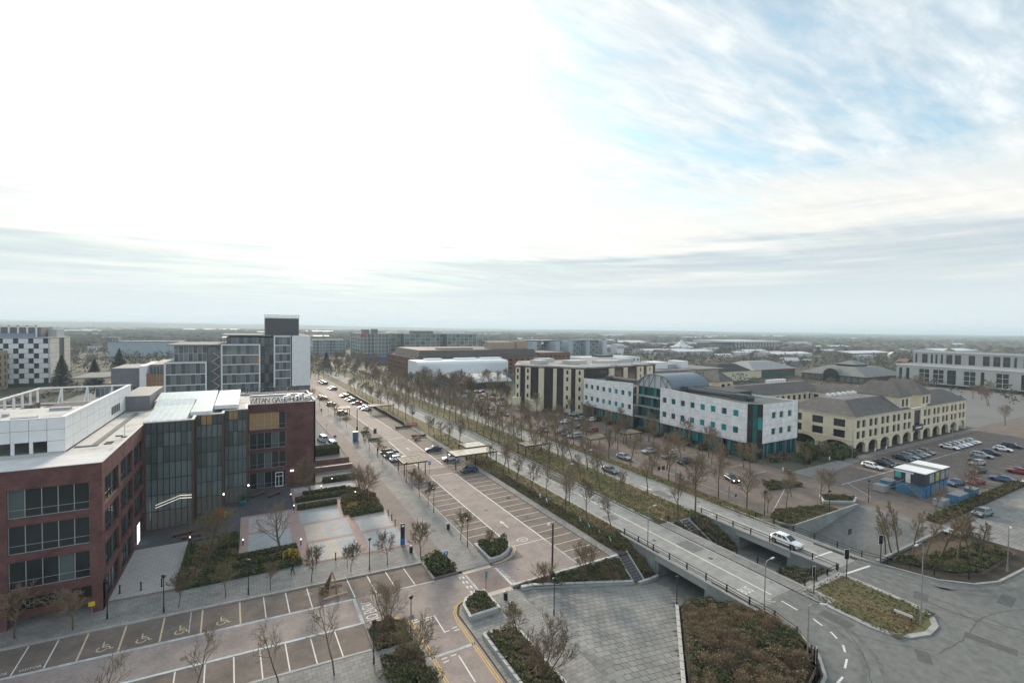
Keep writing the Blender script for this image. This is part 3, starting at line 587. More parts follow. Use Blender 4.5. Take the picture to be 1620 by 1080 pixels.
if rest.v: o = rest.build('slab_field', sm, floor); o['kind'] = 'stuff'
# flyover of the near carriageway and of the far one
br1 = thing('road_bridge', 'concrete bridge carrying the near carriageway over the pedestrian underpass', 'bridge', (57,44,-3.2))
br2 = thing('road_bridge', 'concrete bridge carrying the far carriageway over the underpass, under the white car', 'bridge', (74,44,-3.2))
def bridge(b, x0, x1, wing0, wing1):
    MB().box(x0, x1, PORT_Y0-0.5, PORT_Y1+0.5, -0.95, -0.03).build('deck', M_conc, b)
    MB().box(x0+0.15, x1-0.15, PORT_Y1, PORT_Y1+0.5, -3.3, -0.95).build('abutment', M_conc2, b); MB().box(x0+0.15, x1-0.15, PORT_Y0-0.5, PORT_Y0, -3.3, -0.95).build('abutment', M_conc2, b)
    for (ya, yb) in ((wing0, PORT_Y0-0.5), (PORT_Y1+0.5, wing1)):
        for x in (x0, x1-0.35): MB().box(x, x+0.35, ya, yb, -3.3, -0.03).build('wing_wall', M_conc2, b)
    for x in (x0-0.12, x1-0.36): MB().box(x, x+0.48, wing0, wing1, -0.03, 0.17).build('parapet_kerb', M_kerb, b)
bridge(br1, 51.95, 62.5, 30.5, 57.6); bridge(br2, 70.65, 77.9, 33.0, 55.8)
# void between the bridges: end walls, planted banks, steps
mb = MB(); mb.box(62.5, 70.65, 33.0, 33.35, -3.3, -0.02); mb.box(62.5, 70.65, 55.4, 55.8, -3.3, 0.0)
mb.box(77.9,78.3,31.6,32.0,-3.3,0.1); mb.prism([(78.3,31.6),(101,31.6),(101,32.0),(78.3,32.0)], -3.3, 0.45); mb.prism([(80.4,44.3),(101,44.3),(101,44.62),(80.4,44.62)], -3.3, 0.45); mb.prism([(77.9,48.6),(80.4,44.3),(80.4,44.7),(78.2,48.9)], -3.3, 0.3)
struct('retaining_wall', mb, M_conc2)
mb = MB(); mb.add([(62.5,33.35,-0.3),(70.65,33.35,-0.3),(70.65,40.2,-2.9),(62.5,40.2,-2.9)], [(0,1,2,3)]); mb.add([(62.5,48.2,-2.9),(70.65,48.2,-2.9),(70.65,55.4,-0.2),(62.5,55.4,-0.2)], [(0,1,2,3)])
mb.add([(48.9,48.0,-2.9),(51.95,48.2,-3.0),(51.95,57.0,-0.05),(46.9,57.0,0.0),(46.9,53.0,0.0),(48.9,51.6,-0.4)], [(0,1,2,3,4,5)])
mb.add([(29.2,51.1,0.0),(29.2,50.3,-0.02),(46.4,47.9,-2.2),(46.6,50.9,-0.1)], [(0,1,2,3)])
mb.add([(48.2,41.0,-2.6),(51.9,40.0,-2.6),(51.95,36,-0.4),(51.95,30.6,-0.15),(51.2,27.8,-0.1),(49.6,25.6,-0.05),(47.4,24.0,-0.05),(44.3,23.0,-0.05),(30.6,22.6,0.0),(30.6,24.4,0.1),(36.6,29.8,-0.55)], [(0,1,2,3,4,5,6,7,8,9,10)])
mb.poly([(50.0,14),(20.3,14),(20.3,22.4),(44.4,22.6)], -0.05); mb.poly([(77.9,46),(77.9,57),(80.4,57),(80.4,44.6)], 0.0)
mb.poly([(78.4,31.6),(103,31.6),(103,14),(97,20.8),(87.2,21.7),(83.5,23.0),(80.6,25.7),(78.9,30.6)][::-1], 0.05)
mb.poly([(46.9,50.9),(46.9,53.0),(48.9,51.6),(48.9,50.9)], -0.02); mb.poly([(45.5,50.9),(46.9,50.9),(46.9,57),(45.5,57)], -0.03); mb.poly([(29.2,50.4),(29.2,51.1),(28.9,51.1),(28.9,50.4)], 0)
mb.poly([(80.4,44.6),(80.4,57),(80.3,57),(80.3,44.6)], 0.0); mb.poly([(40.1,50.9),(45.5,50.9),(45.5,51.3),(40.1,51.3)], -0.05)
struct('planted_bank', mb, M_soil)
mb = MB(); mb.poly([(80.5,33.0),(84.2,25.0),(88,23.2),(101.5,23.2),(101.5,31.4),(80.5,31.4)], 0.06); struct('bank_grass', mb, M_litter)
def flight(label, xa, xb, ya, yb, z0, z1, n, ax):
    s = thing('stairs', label, 'stairs', ((xa+xb)/2, (ya+yb)/2, min(z0, z1)))
    for k in range(n):
        t0, t1 = k/n, (k+1)/n; zt = z0 + (z1-z0)*(k+1)/n
        y0, y1 = ya+(yb-ya)*t0, ya+(yb-ya)*t1; MB().box(xa, xb, min(y0,y1)+0.02, max(y0,y1), min(z0,z1)-0.35, zt).build('step', mat('step_stone', (0.15,0.14,0.145), 0.85, 0.15, 2), s)
    for x in (xa-0.22, xb+0.02): 
        m_ = MB(); m_.prism([(x,ya),(x+0.2,ya),(x+0.2,yb),(x,yb)] if ya < yb else [(x,yb),(x+0.2,yb),(x+0.2,ya),(x,ya)], min(z0,z1)-0.4, lambda x_, y_: z0+(z1-z0)*(y_-ya)/(yb-ya)+0.18); m_.build('string_wall', M_conc, s)
flight('dark stone steps from the car park down to the underpass beside the near bridge', 46.9, 48.6, 51.3, 47.6, 0.0, -2.6, 11, 0)
flight('dark stone steps in the gap between the two bridges', 65.0, 66.8, 55.3, 49.0, 0.0, -2.9, 12, 0)
# stone walls that edge the sunken square
def stone_wall(name, label, pts, w, top, m=None):
    t = thing(name, label, 'wall', (pts[0][0], pts[0][1], zr(pts[0][0]) - 0.05)); 
    for a, b in zip(pts[:-1], pts[1:]):
        d = Vector((b[0]-a[0], b[1]-a[1])).normalized(); n = Vector((-d.y, d.x))*w
        P = [(a[0],a[1]),(b[0],b[1]),(b[0]+n.x,b[1]+n.y),(a[0]+n.x,a[1]+n.y)]
        if n.x*0 + d.x*n.y - d.y*n.x < 0: P = P[::-1]
        MB().prism(P, lambda x,y: zr(x)-0.3, lambda x,y: top(x)-0.08).build('wall_course', m or M_conc, t)
        L_ = (Vector(b)-Vector(a)).length; k = max(1, round(L_/1.5))
        for i in range(k):
            p, q = Vector(a).lerp(Vector(b), i/k+0.004), Vector(a).lerp(Vector(b), (i+1)/k-0.004); c = n*1.12; o_ = n*-0.06
            MB().prism([(p.x+o_.x,p.y+o_.y),(q.x+o_.x,q.y+o_.y),(q.x+c.x,q.y+c.y),(p.x+c.x,p.y+c.y)], lambda x,y: top(x)-0.08, lambda x,y: top(x)).build('coping_stone', mat('coping', (0.52,0.52,0.51), 0.8, 0.12, 1.0), t)
    return t
stone_wall('low_wall', 'long pale stone wall along the north edge of the sunken square', [(29.6,49.6),(46.4,47.35)], 0.42, lambda x: zr(x)+0.5)
stone_wall('low_wall', 'pale coping wall at the end of the parking bays above the ivy slope', [(28.9,50.75),(46.4,50.55)], 0.3, lambda x: 0.34)
stone_wall('low_wall', 'pale kerb wall between the sunken square and the brown shrub bank', [(48.0,40.9),(36.3,29.9),(31.4,25.3)], -0.35, lambda x: zr(x)+0.45)
stone_wall('low_wall', 'short grey wall running from the steps into the underpass mouth', [(47.2,47.3),(51.9,48.2)], -0.3, lambda x: zr(x)+0.45)
# ---- guard rails: each run a thing, each post a part
M_rail = mat('rail_black', (0.02,0.02,0.022), 0.5, 0.1, 3)
M_timber = mat('rail_bronze', (0.075,0.05,0.035), 0.55, 0.2, 2)
_post = MB().box(-0.06,0.06,-0.06,0.06,0,0.82).box(-0.09,0.09,-0.09,0.09,0,0.05).box(-0.10,0.10,-0.10,0.10,0.42,0.55).box(-0.10,0.10,-0.10,0.10,0.80,0.92).mesh('post', M_rail)
def guard(label, pts, z=0.17, step=3.1):
    t = thing('guard_rail', label, 'guard rail', (pts[0][0], pts[0][1], z))
    for a, b in zip(pts[:-1], pts[1:]):
        A, B = Vector((a[0],a[1],z)), Vector((b[0],b[1],z)); n = max(1, round((B-A).length/step)); d = (B-A).normalized()
        for i in range(n): put('post', _post, t, tuple(A.lerp(B, i/n) - t.location), math.atan2(d.y, d.x))
        for h in (0.48, 0.87): MB().tube(A+Vector((0,0,h)), B+Vector((0,0,h)), 0.045, 0.045, 6).build('rail', M_timber, t)
    put('post', _post, t, tuple(Vector((pts[-1][0],pts[-1][1],z)) - t.location)); return t
guard('dark two-bar guard rail along the near bridge above the sunken square', [(52.3,55.6),(52.3,30.9),(51.6,28.0),(49.9,25.6),(47.6,23.85),(44.4,22.9)])
guard('dark two-bar guard rail on the median side of the near bridge', [(62.65,55.9),(62.65,33.2),(70.75,33.2)])
guard('dark two-bar guard rail on the near edge of the far bridge below the white car', [(70.8,55.7),(70.8,33.4)])
guard('low dark guard rail on the outer edge of the far carriageway', [(78.0,50.0),(78.2,33.6),(79.3,30.9),(81.2,26.3),(84,23.6)])
# ---- raised planters
def planter(label, out, h, inset=0.34, top=0.0):
    t = thing('stone_planter', label, 'planter', (out[0][0], out[0][1], 0)); n = len(out)
    ar = sum(out[i][0]*out[(i+1)%n][1]-out[(i+1)%n][0]*out[i][1] for i in range(n))
    if ar < 0: out = out[::-1]
    inn = []
    for i in range(n):
        a, b, c = Vector(out[i-1]), Vector(out[i]), Vector(out[(i+1)%n]); d1 = (b-a).normalized(); d2 = (c-b).normalized()
        nn = (Vector((-d1.y,d1.x))+Vector((-d2.y,d2.x))); nn = nn/max(0.3,(nn.length**2/2)); inn.append(b + nn*inset)
    mb = MB()
    for i in range(n):
        j = (i+1)%n; p = [(out[i][0],out[i][1]),(out[j][0],out[j][1]),(inn[j].x,inn[j].y),(inn[i].x,inn[i].y)]; mb.prism(p, -0.02, h-0.1)
    mb.build('planter_wall', M_conc, t)
    for i in range(n):
        j = (i+1)%n; L_ = (Vector(out[j])-Vector(out[i])).length; k = max(1, round(L_/1.1))
        for s in range(k):
            f = lambda A, B, u: (A[0]+(B[0]-A[0])*u, A[1]+(B[1]-A[1])*u); u0, u1 = s/k+0.004, (s+1)/k-0.004
            MB().prism([f(out[i],out[j],u0), f(out[i],out[j],u1), f(inn[i],inn[j],u1), f(inn[i],inn[j],u0)], h-0.1, h).build('coping_stone', _mat['coping'], t)
    MB().poly([(p.x,p.y) for p in inn], h-0.14).build('soil', M_soil, t)
    return t, inn
def fill_leaves(t, inn, h, ht, dens, rr, w, s=(0.1,0.2), name='foliage', lump=0.35):
    xs_ = [p[0] for p in inn]; ys__ = [p[1] for p in inn]; n = len(inn)
    def inside(x, y):
        c = False
        for i in range(n):
            a, b = inn[i], inn[i-1]
            if (a[1] > y) != (b[1] > y) and x < (b[0]-a[0])*(y-a[1])/(b[1]-a[1])+a[0]: c = not c
        return c
    ar = (max(xs_)-min(xs_))*(max(ys__)-min(ys__)); ph = rr.random()*9
    hf = h if callable(h) else (lambda x, y: h)
    def smp(r):
        for _ in range(60):
            x, y = r.uniform(min(xs_),max(xs_)), r.uniform(min(ys__),max(ys__))
            if inside(x, y): break
        k = 0.62 + lump*(math.sin(x*1.7+ph)*math.cos(y*1.9+ph*2)) + 0.25*math.sin(x*4.1+y*3.3)
        return (x, y, hf(x,y) + ht*max(0.1,k)*(1-0.55*r.random()**2))
    mb = MB(); cloud(mb, smp, int(ar*dens), s[0], s[1], rr, w, 0.9); return mb.build(name, FM, t)
rp_ = random.Random(21)
D1 = [(29.15,63.2),(29.15,57.75),(31.2,57.9),(32.6,58.7),(33.7,59.9),(34.1,61.3),(34.1,62.0)]
t, inn = planter('half-round stone planter with a green bush beside the parking bays', D1, 0.55); fill_leaves(t, inn, 0.5, 1.15, 130, rp_, (3,4,2.5,0.3,0.1,0))
D2 = [(21.25,47.0),(25.25,47.0),(25.25,51.3),(23.6,51.3),(22.3,50.7),(21.5,49.6)]
t, inn = planter('curved stone planter with low brown shrubs on the crossing corner', D2, 0.6); fill_leaves(t, inn, 0.5, 0.45, 120, rp_, (1,2,1.5,2.5,1,0))
D3 = [(21.35,22),(25.3,22),(25.3,43.6),(21.35,43.9)]
t, inn = planter('long stone planter of rough grass and shrubs along the side road', D3, 0.55); fill_leaves(t, inn, 0.5, 0.5, 90, rp_, (1,2.5,3,1.5,1,0))
D4 = [(96.5,48.3),(101.8,45.2),(104.8,46.2),(104.4,48.2),(99.6,50.6)]
t, inn = planter('white rimmed oval planter near the site cabin', D4, 0.5); fill_leaves(t, inn, 0.4, 0.5, 60, rp_, (2,2,1,2,0,0))
# planted beds at ground level (each bed one mass of shrubs)
def bed(name, label, poly, z, ht, dens, w, s=(0.1,0.2), cat='shrubs', lump=0.35, seed=1, base=M_soil):
    t = thing(name, label, cat, (poly[0][0], poly[0][1], z if not callable(z) else z(*poly[0])))
    if base: 
        m_ = MB(); n = len(poly); m_.prism(poly, (lambda x,y: z(x,y)-0.12) if callable(z) else z-0.1, (lambda x,y: z(x,y)+0.02) if callable(z) else z+0.02); m_.build('soil', base, t)
    fill_leaves(t, poly, z, ht, dens, random.Random(seed), w, s, lump=lump); return t
bed('ivy_slope', 'dark green ivy slope between the parking bays and the sunken square', [(29.7,50.4),(29.7,50.0),(46.2,47.8),(46.5,50.5)], lambda x,y: zr(x)*max(0,min(1,(50.7-y)/2.6))*0.85+0.02, 0.5, 190, (4,4,2,1,0.3,0), seed=3, base=None)
bed('shrub_bank', 'bank of russet shrubs between the steps and the near bridge', [(49.0,48.6),(51.6,48.7),(51.8,56.6),(46.9,56.8),(46.95,53.2),(48.9,51.9)], lambda x,y: -2.9+max(0,min(1,(y-48.2)/8.0))*2.9, 0.8, 130, (1.2,1.4,1.6,4,2,0), seed=4, base=None)
bed('shrub_bank', 'wide bank of brown and green shrubs beside the near bridge in the foreground', [(48.3,40.7),(51.7,39.8),(51.7,30.7),(51.0,28.0),(49.4,25.9),(47.2,24.3),(44.2,23.3),(31.0,22.9),(31.0,24.4),(36.8,29.6)], lambda x,y: -2.45*max(0,min(1,(y-31)/9))*(1 if x > 36 else 0.3), 0.85, 120, (1.2,1.4,1.6,3.6,2.8,0), s=(0.07,0.17), lump=0.5, seed=5, base=None)
bed('shrub_bank', 'dark shrubs in the pit at the island end between the bridges', [(62.8,33.5),(70.4,33.5),(70.4,39.9),(62.8,39.9)], lambda x,y: -0.4-max(0,min(1,(y-33.5)/6.5))*2.4, 0.7, 130, (4,3,1,1,0.3,0), seed=6, base=None)
bed('shrub_bank', 'dark shrubs beside the steps between the two bridges', [(67.1,48.6),(70.5,48.6),(70.5,55.2),(67.1,55.2)], lambda x,y: -2.9+max(0,min(1,(y-48.5)/6.7))*2.8, 1.0, 150, (4,2,1,2,0.5,0), seed=7, base=None)
bed('shrub_bank', 'small dark shrubs west of the steps between the bridges', [(62.7,48.6),(64.6,48.6),(64.6,55.2),(62.7,55.2)], lambda x,y: -2.9+max(0,min(1,(y-48.5)/6.7))*2.8, 0.6, 120, (4,2,1,2,0.5,0), seed=8, base=None)
bed('shrub_bed', 'brown leafless shrub strip beside the verge path with green signs', [(47.2,57.2),(49.8,57.2),(49.4,90),(47.2,94)], 0.1, 0.45, 60, (0.8,1,1,4,2,0), seed=9, base=None)
bed('shrub_bed', 'brown and green shrubs on the corner of the side street bays', [(10.9,50.9),(13.3,51.0),(14.5,49.2),(14.7,46.9),(11.0,46.9)], 0.12, 0.75, 190, (2,2,1.5,3,1,0), seed=10)
bed('shrub_bed', 'dense brown shrub bed at the foot of the side road', [(11.0,45.6),(14.7,45.4),(14.8,36),(11.0,36)], 0.12, 0.9, 170, (2,2,1.5,3,1,0), seed=11)
bed('shrub_bed', 'evergreen shrub corner bed with a round laurel beside the crossing', [(20.95,61.8),(20.95,57.6),(24.1,57.6),(24.1,61.8)], 0.12, 0.8, 220, (4,4,1,0.5,0,0), seed=12)
bed('shrub_bed', 'grassy triangle behind the far guard rail beside the sunken ramp', [(80.6,44.8),(95.5,44.8),(95.5,47.5),(84.5,50.5),(80.6,49)], 0.02, 0.45, 90, (1.5,2.5,3,1,0.5,0), seed=13)
bed('shrub_bed', 'dark ground cover under the poplars at the right hand kerb', [(80.8,30.8),(84.5,25.2),(88,23.6),(100,23.4),(100,27),(88,29),(83,31.2)], 0.06, 0.6, 80, (4,3,1.5,1,0,0), seed=14)
bed('shrub_bed', 'low shrub strip in front of the parked cars at far right', [(104.5,33.2),(150,33.2),(150,35.0),(104.5,35.4)], 0.05, 0.9, 60, (3,3,2,2,0,0), s=(0.14,0.28), seed=15)
bed('shrub_bed', 'oval shrub bed on the corner by the white office', [(94,57.5),(103,55.6),(104,58),(97,61)], 0.02, 0.8, 80, (3,3,1,1,0,0), seed=16)
# single shrubs on the foreground bank: green mounds and russet stem bundles
def twig_bundle(r, rad, h, n):
    mb = MB()
    for _ in range(n):
        a = r.random()*6.283; q = r.random()**0.7; mb.cm = 3 if r.random() < 0.65 else 4; p = Vector((0.15*rad*math.cos(a), 0.15*rad*math.sin(a), 0)); e = Vector((rad*q*math.cos(a+r.gauss(0,0.4)), rad*q*math.sin(a+r.gauss(0,0.4)), h*r.uniform(0.6,1.05)*(1.1-0.45*q))); m_ = p.lerp(e, 0.55) + Vector((0,0,0.12*h)); mb.tube(p, m_, 0.016, 0.012, 3, False); mb.tube(m_, e, 0.012, 0.006, 3, False)
        for k in range(2): f = m_.lerp(e, r.random()); mb.tube(f, f + Vector((r.gauss(0,0.16), r.gauss(0,0.16), r.uniform(0.05,0.3))), 0.008, 0.005, 3, False)
        if r.random() < 0.5: leaf(mb, e, r.uniform(0.05,0.1), r)
    return mb
SHV = [twig_bundle(random.Random(900+i), 0.95, 1.25, 150).mesh('shrub', FM) for i in range(3)] + [bush_mesh(0.95, 0.95, 0.95, 650, random.Random(910+i), (3,4,3,0.4,0.2,0), (0.06,0.13)).mesh('shrub', FM) for i in range(3)]
def shrubs_on(t, poly, zf, n, seed, wild=0.55, z_=0.9):
    r = random.Random(seed); xs_ = [p[0] for p in poly]; ys__ = [p[1] for p in poly]; m = len(poly); b = Vector(t.location)
    while n > 0:
        x, y = r.uniform(min(xs_),max(xs_)), r.uniform(min(ys__),max(ys__)); c = False
        for i in range(m):
            p, q = poly[i], poly[i-1]
            if (p[1] > y) != (q[1] > y) and x < (q[0]-p[0])*(y-p[1])/(q[1]-p[1])+p[0]: c = not c
        if not c: continue
        n -= 1; br_ = math.sin(x*0.45+1)+math.sin(y*0.5+x*0.2)+r.gauss(0,0.5) > (0.9-2*wild); k = r.uniform(0.7,1.35)*z_
        o = put('shrub', SHV[r.randrange(3)+(0 if br_ else 3)], t, (x-b.x, y-b.y, zf(x,y)-b.z), r.random()*6.28); o.scale = (k*r.uniform(0.9,1.2), k, k*r.uniform(0.8,1.15))
for t in [o for o in COL.objects if o.get('label') == 'wide bank of brown and green shrubs beside the near bridge in the foreground']: shrubs_on(t, [(48.0,40.0),(51.2,39.0),(51.3,30.9),(50.6,28.3),(49.0,26.3),(47.0,24.8),(44.0,23.9),(33.0,23.9),(37.6,29.6)], lambda x,y: -2.45*max(0,min(1,(y-31)/9))*(1 if x > 36 else 0.3)+0.15, 150, 5, 0.85)
for t in [o for o in COL.objects if o.get('label') == 'bank of russet shrubs between the steps and the near bridge']: shrubs_on(t, [(49.3,49.0),(51.3,49.0),(51.5,56.2),(47.4,56.4),(47.4,53.6),(49.2,52.0)], lambda x,y: -2.9+max(0,min(1,(y-48.2)/8.0))*2.9+0.1, 22, 6, 0.75, 0.75)
for t in [o for o in COL.objects if o.get('label') in ('dense brown shrub bed at the foot of the side road','brown and green shrubs on the corner of the side street bays')]:
    yy = (37,45) if 'dense' in t['label'] else (47.4,50.4); shrubs_on(t, [(11.4,yy[0]),(14.3,yy[0]),(14.2,yy[1]),(11.4,yy[1])], lambda x,y: 0.15, 16 if 'dense' in t['label'] else 9, 7, 0.5, 0.8)
for t in [o for o in COL.objects if o.get('label') == 'long stone planter of rough grass and shrubs along the side road']: shrubs_on(t, [(21.9,23),(24.8,23),(24.8,43),(21.9,43)], lambda x,y: 0.42, 20, 8, 0.45, 0.6)
for lab, P, z_, n, w_, k in (('dark planting in the plaza bed below the big bare tree', [(-7.2,70.6),(5.0,70.6),(5.0,73.8),(-2.2,74),(-2.6,78),(-7.2,82)], 0.12, 22, 0.45, 0.55),('brown planting in the middle plaza bed around two trees', [(14.6,84.8),(20.2,84.8),(20.2,92),(16.6,96.5),(14.8,90)], 0.12, 16, 0.55, 0.6),('brown leafless shrub strip beside the verge path with green signs', [(47.4,57.6),(49.6,57.6),(49.2,89),(47.4,92)], 0.1, 46, 0.7, 0.5)):
    for t in [o for o in COL.objects if o.get('label') == lab]: shrubs_on(t, P, lambda x,y: z_, n, 21, w_, k)
for t in [o for o in COL.objects if o.get('label') == 'dark green ivy slope between the parking bays and the sunken square']: shrubs_on(t, [(30.2,50.2),(30.2,50.0),(46.0,48.3),(46.2,50.3)], lambda x,y: zr(x)*max(0,min(1,(50.7-y)/2.6))*0.85, 26, 9, 0.2, 0.5)
for t in [o for o in COL.objects if o.get('label') == 'dark ground cover under the poplars at the right hand kerb']: shrubs_on(t, [(81.2,30.4),(84.9,25.8),(88,24.2),(99,24),(99,26.6),(88,28.6),(83,30.8)], lambda x,y: 0.06, 22, 10, 0.3, 0.7)
# hedges of the plaza
rh = random.Random(33)
def hedge(label, *a, **k):
    w = k.pop('w', (4,3,1,0.3,0,0)); t = thing('hedge', label, 'hedge', (a[0], a[2], a[4])); hedge_mesh(*a, 95, rh, w).build('foliage', FM, t); return t
hedge('clipped hedge along the pavement in front of the plaza bed', -8.2,5.8,69.2,70.0,0.12,0.75)
hedge('clipped hedge on the stone path side of the plaza bed', -8.3,-7.6,70.0,82.8,0.12,0.8)
hedge('square dark hedge block beside the slate paving', -4.4,-1.9,78.6,82.6,0.12,1.15)
hedge('long inner hedge row of the plaza bed', -5.5,5.4,71.6,72.6,0.12,0.85); hedge('back hedge row of the plaza bed below the big tree', -1.8,5.6,74.2,75.1,0.12,0.8, w=(4,3,1.5,1,0,0))
hedge('front hedge of the middle bed facing the pale paving', 7.0,13.6,90.0,91.0,0.12,0.85); hedge('rear hedge of the middle bed near the glass door', 7.0,15.8,94.0,95.2,0.12,0.85)
hedge('hedge at the promenade corner of the middle bed', 14.8,20.4,82.8,84.0,0.12,0.7); hedge('hedge behind the tree next to the brick wing', 8.6,16.5,97.6,98.4,0.12,0.7)
hedge('hedge on top of the car park ramp wall', 11.8,19.6,126.0,129.5,0.12,1.9); hedge('second hedge beside the car park ramp', 13.0,19.4,103.6,105.2,0.12,0.9)
bed('shrub_bed', 'brown planting in the middle plaza bed around two trees', [(13.9,84.2),(20.6,84.2),(20.9,92.4),(17,98),(15.6,96),(14.2,90)], 0.13, 0.6, 110, (2,1.5,1,3,1,0.6), seed=17)
bed('shrub_bed', 'dark planting in the plaza bed below the big bare tree', [(-7.4,70.2),(5.6,70.2),(5.4,74.1),(-1.9,74.2),(-2.2,78.4),(-7.4,82.6)], 0.13, 0.35, 90, (3,1.5,1,2,1,0.3), seed=18)
def bush(label, x, y, z, rx, ry, h, n, w=(3,3,1,0.5,0.2,0), s=(0.1,0.2), seed=1, name='bush'):
    t = thing(name, label, 'bush', (x,y,z)); m_ = bush_mesh(rx, ry, h, n, random.Random(seed), w, s); put('foliage', m_.mesh('foliage', FM), t, (0,0,0)); return t
bush('round golden shrub in the middle plaza bed', 15.6,86.0,0.13,0.9,0.9,1.1,420,(0.2,1,3,0,0,4), seed=1); bush('golden flowering shrub at the corner of the plaza bed', 4.9,71.2,0.13,0.65,0.65,1.7,420,(0,0.4,1,0,0,6), seed=2)
bush('big rounded laurel on the bays corner', 22.3,60.0,0.12,1.7,1.6,1.9,1300,(3,5,2,0,0,0), seed=3)
for i, (x,y,r,h) in enumerate(((109.5,86,1.6,2.2),(109.8,92,1.4,2.0),(109.2,98,1.7,2.4),(110,104,1.3,1.8),(109.4,79,1.5,2.2),(111,73.5,1.6,2.0),(116,70.0,1.6,2.2),(120.5,70.2,1.3,1.9),(109.6,110,1.4,2.0),(109.8,117,1.5,2.2),(109.4,124,1.4,1.9),(109.5,131,1.5,2.1))):
    bush('%s shrub from the near corner in the row under the white office' % nth(i), x,y,0,r,r,h,420,(2,1.5,1,4,2,0),(0.14,0.28),seed=40+i)
for i, (x,y,r,h) in enumerate(((131,68.5,2.6,3.6),(135.8,67.0,2.8,3.9),(127.5,66.3,2.2,3.0),(138.6,63.2,2.0,2.9),(134,63,1.8,2.4),(123,65.5,1.8,2.4))):
    bush('%s evergreen shrub in the clump before the sandstone arcade' % nth(i), x,y,0,r,r,h,800,(4,4,1,0.6,0.2,0),(0.16,0.3),seed=60+i)
# ================================================================== BUILDINGS
def brickmat(name, c1, c2, mo, bw=0.45, bh=0.15, ms=0.012, v0=0.78):
    m = bpy.data.materials.new(name); m.use_nodes = True; _mat[name] = m; t = m.node_tree; b = t.nodes['Principled BSDF']; b.inputs['Roughness'].default_value = 0.85; b.inputs['Specular IOR Level'].default_value = 0.2
    g = t.nodes.new('ShaderNodeNewGeometry'); sp = t.nodes.new('ShaderNodeSeparateXYZ'); t.links.new(g.outputs['Position'], sp.inputs[0])
    ad = t.nodes.new('ShaderNodeMath'); ad.operation = 'ADD'; t.links.new(sp.outputs[0], ad.inputs[0]); t.links.new(sp.outputs[1], ad.inputs[1])
    cb = t.nodes.new('ShaderNodeCombineXYZ'); t.links.new(ad.outputs[0], cb.inputs[0]); t.links.new(sp.outputs[2], cb.inputs[1])
    br = t.nodes.new('ShaderNodeTexBrick'); br.inputs['Scale'].default_value = 1.0; br.inputs['Brick Width'].default_value = bw; br.inputs['Row Height'].default_value = bh; br.inputs['Mortar Size'].default_value = ms
    br.inputs['Color1'].default_value = c1+(1,); br.inputs['Color2'].default_value = c2+(1,); br.inputs['Mortar'].default_value = mo+(1,); t.links.new(cb.outputs[0], br.inputs['Vector'])
    nz = t.nodes.new('ShaderNodeTexNoise'); nz.inputs['Scale'].default_value = 0.6; nz.inputs['Detail'].default_value = 8; t.links.new(g.outputs['Position'], nz.inputs['Vector'])
    rp = t.nodes.new('ShaderNodeValToRGB'); rp.color_ramp.elements[0].position = 0.3; rp.color_ramp.elements[0].color = (v0,v0,v0,1); rp.color_ramp.elements[1].position = 0.7; rp.color_ramp.elements[1].color = (1.12,1.12,1.12,1); t.links.new(nz.outputs['Fac'], rp.inputs[0])
    mx = t.nodes.new('ShaderNodeMix'); mx.data_type = 'RGBA'; mx.blend_type = 'MULTIPLY'; mx.inputs[0].default_value = 1; t.links.new(br.outputs['Color'], mx.inputs[6]); t.links.new(rp.outputs[0], mx.inputs[7]); t.links.new(mx.outputs[2], b.inputs['Base Color']); return m
M_brick = brickmat('maroon_brick', (0.20,0.095,0.09), (0.155,0.072,0.07), (0.15,0.095,0.09), v0=0.62)
M_brickr = brickmat('red_brick', (0.24,0.12,0.09), (0.2,0.10,0.08), (0.2,0.13,0.11))
def glass(name, col, rough=0.06, emit=None, spec=0.6):
    return mat(name, col, rough, 0.25, 0.35, 0.0, spec, emit=emit)
GL_dark = glass('glass_dark', (0.026,0.033,0.035)); GL_atr = glass('glass_atrium', (0.10,0.127,0.13)); GL_blue = glass('glass_blue', (0.16,0.20,0.205)); GL_teal = glass('glass_teal', (0.015,0.13,0.135), 0.1); GL_tealb = glass('glass_teal_bright', (0.02,0.30,0.31), 0.15); GL_tealg = glass('glass_teal_grey', (0.05,0.10,0.10), 0.1)
GL_warm = glass('glass_lit', (0.10,0.08,0.05), 0.1, (1.0,0.66,0.3,0.035)); GL_office = glass('glass_office', (0.10,0.125,0.125), 0.08); GL_off2 = glass('glass_office_pale', (0.20,0.24,0.245), 0.1); GL_lobby = glass('glass_lobby', (0.09,0.105,0.105), 0.1, (1,0.92,0.8,0.008)); GL_sky = glass('skylight_glass', (0.27,0.36,0.41), 0.22)
M_alu = mat('aluminium', (0.42,0.44,0.45), 0.45, 0.08, 2, 0.3); M_frame_d = mat('frame_dark', (0.05,0.05,0.052), 0.5, 0.1, 2); M_frame_w = mat('frame_white', (0.78,0.79,0.80), 0.6, 0.06, 2); M_frame_br = mat('frame_bronze', (0.11,0.075,0.06), 0.5, 0.1, 2)
M_panel = mat('white_panel', (0.80,0.81,0.82), 0.6, 0.06, 0.7); M_membrane = mat('roof_membrane', (0.56,0.55,0.53), 0.85, 0.2, 0.25, col2=(0.33,0.325,0.32), thr=(0.5,0.72)); M_gravel = mat('roof_felt', (0.20,0.20,0.20), 0.9, 0.25, 0.4); M_greenroof = mat('roof_green_felt', (0.125,0.145,0.135), 0.85, 0.2, 0.3); M_lead = mat('grey_cladding', (0.19,0.195,0.21), 0.6, 0.12, 0.8); M_slateR = mat('slate_tiles', (0.135,0.125,0.12), 0.8, 0.25, 0.5, bump=0.3, bscale=5); M_coping = mat('parapet_coping', (0.55,0.54,0.53), 0.7, 0.1, 1)
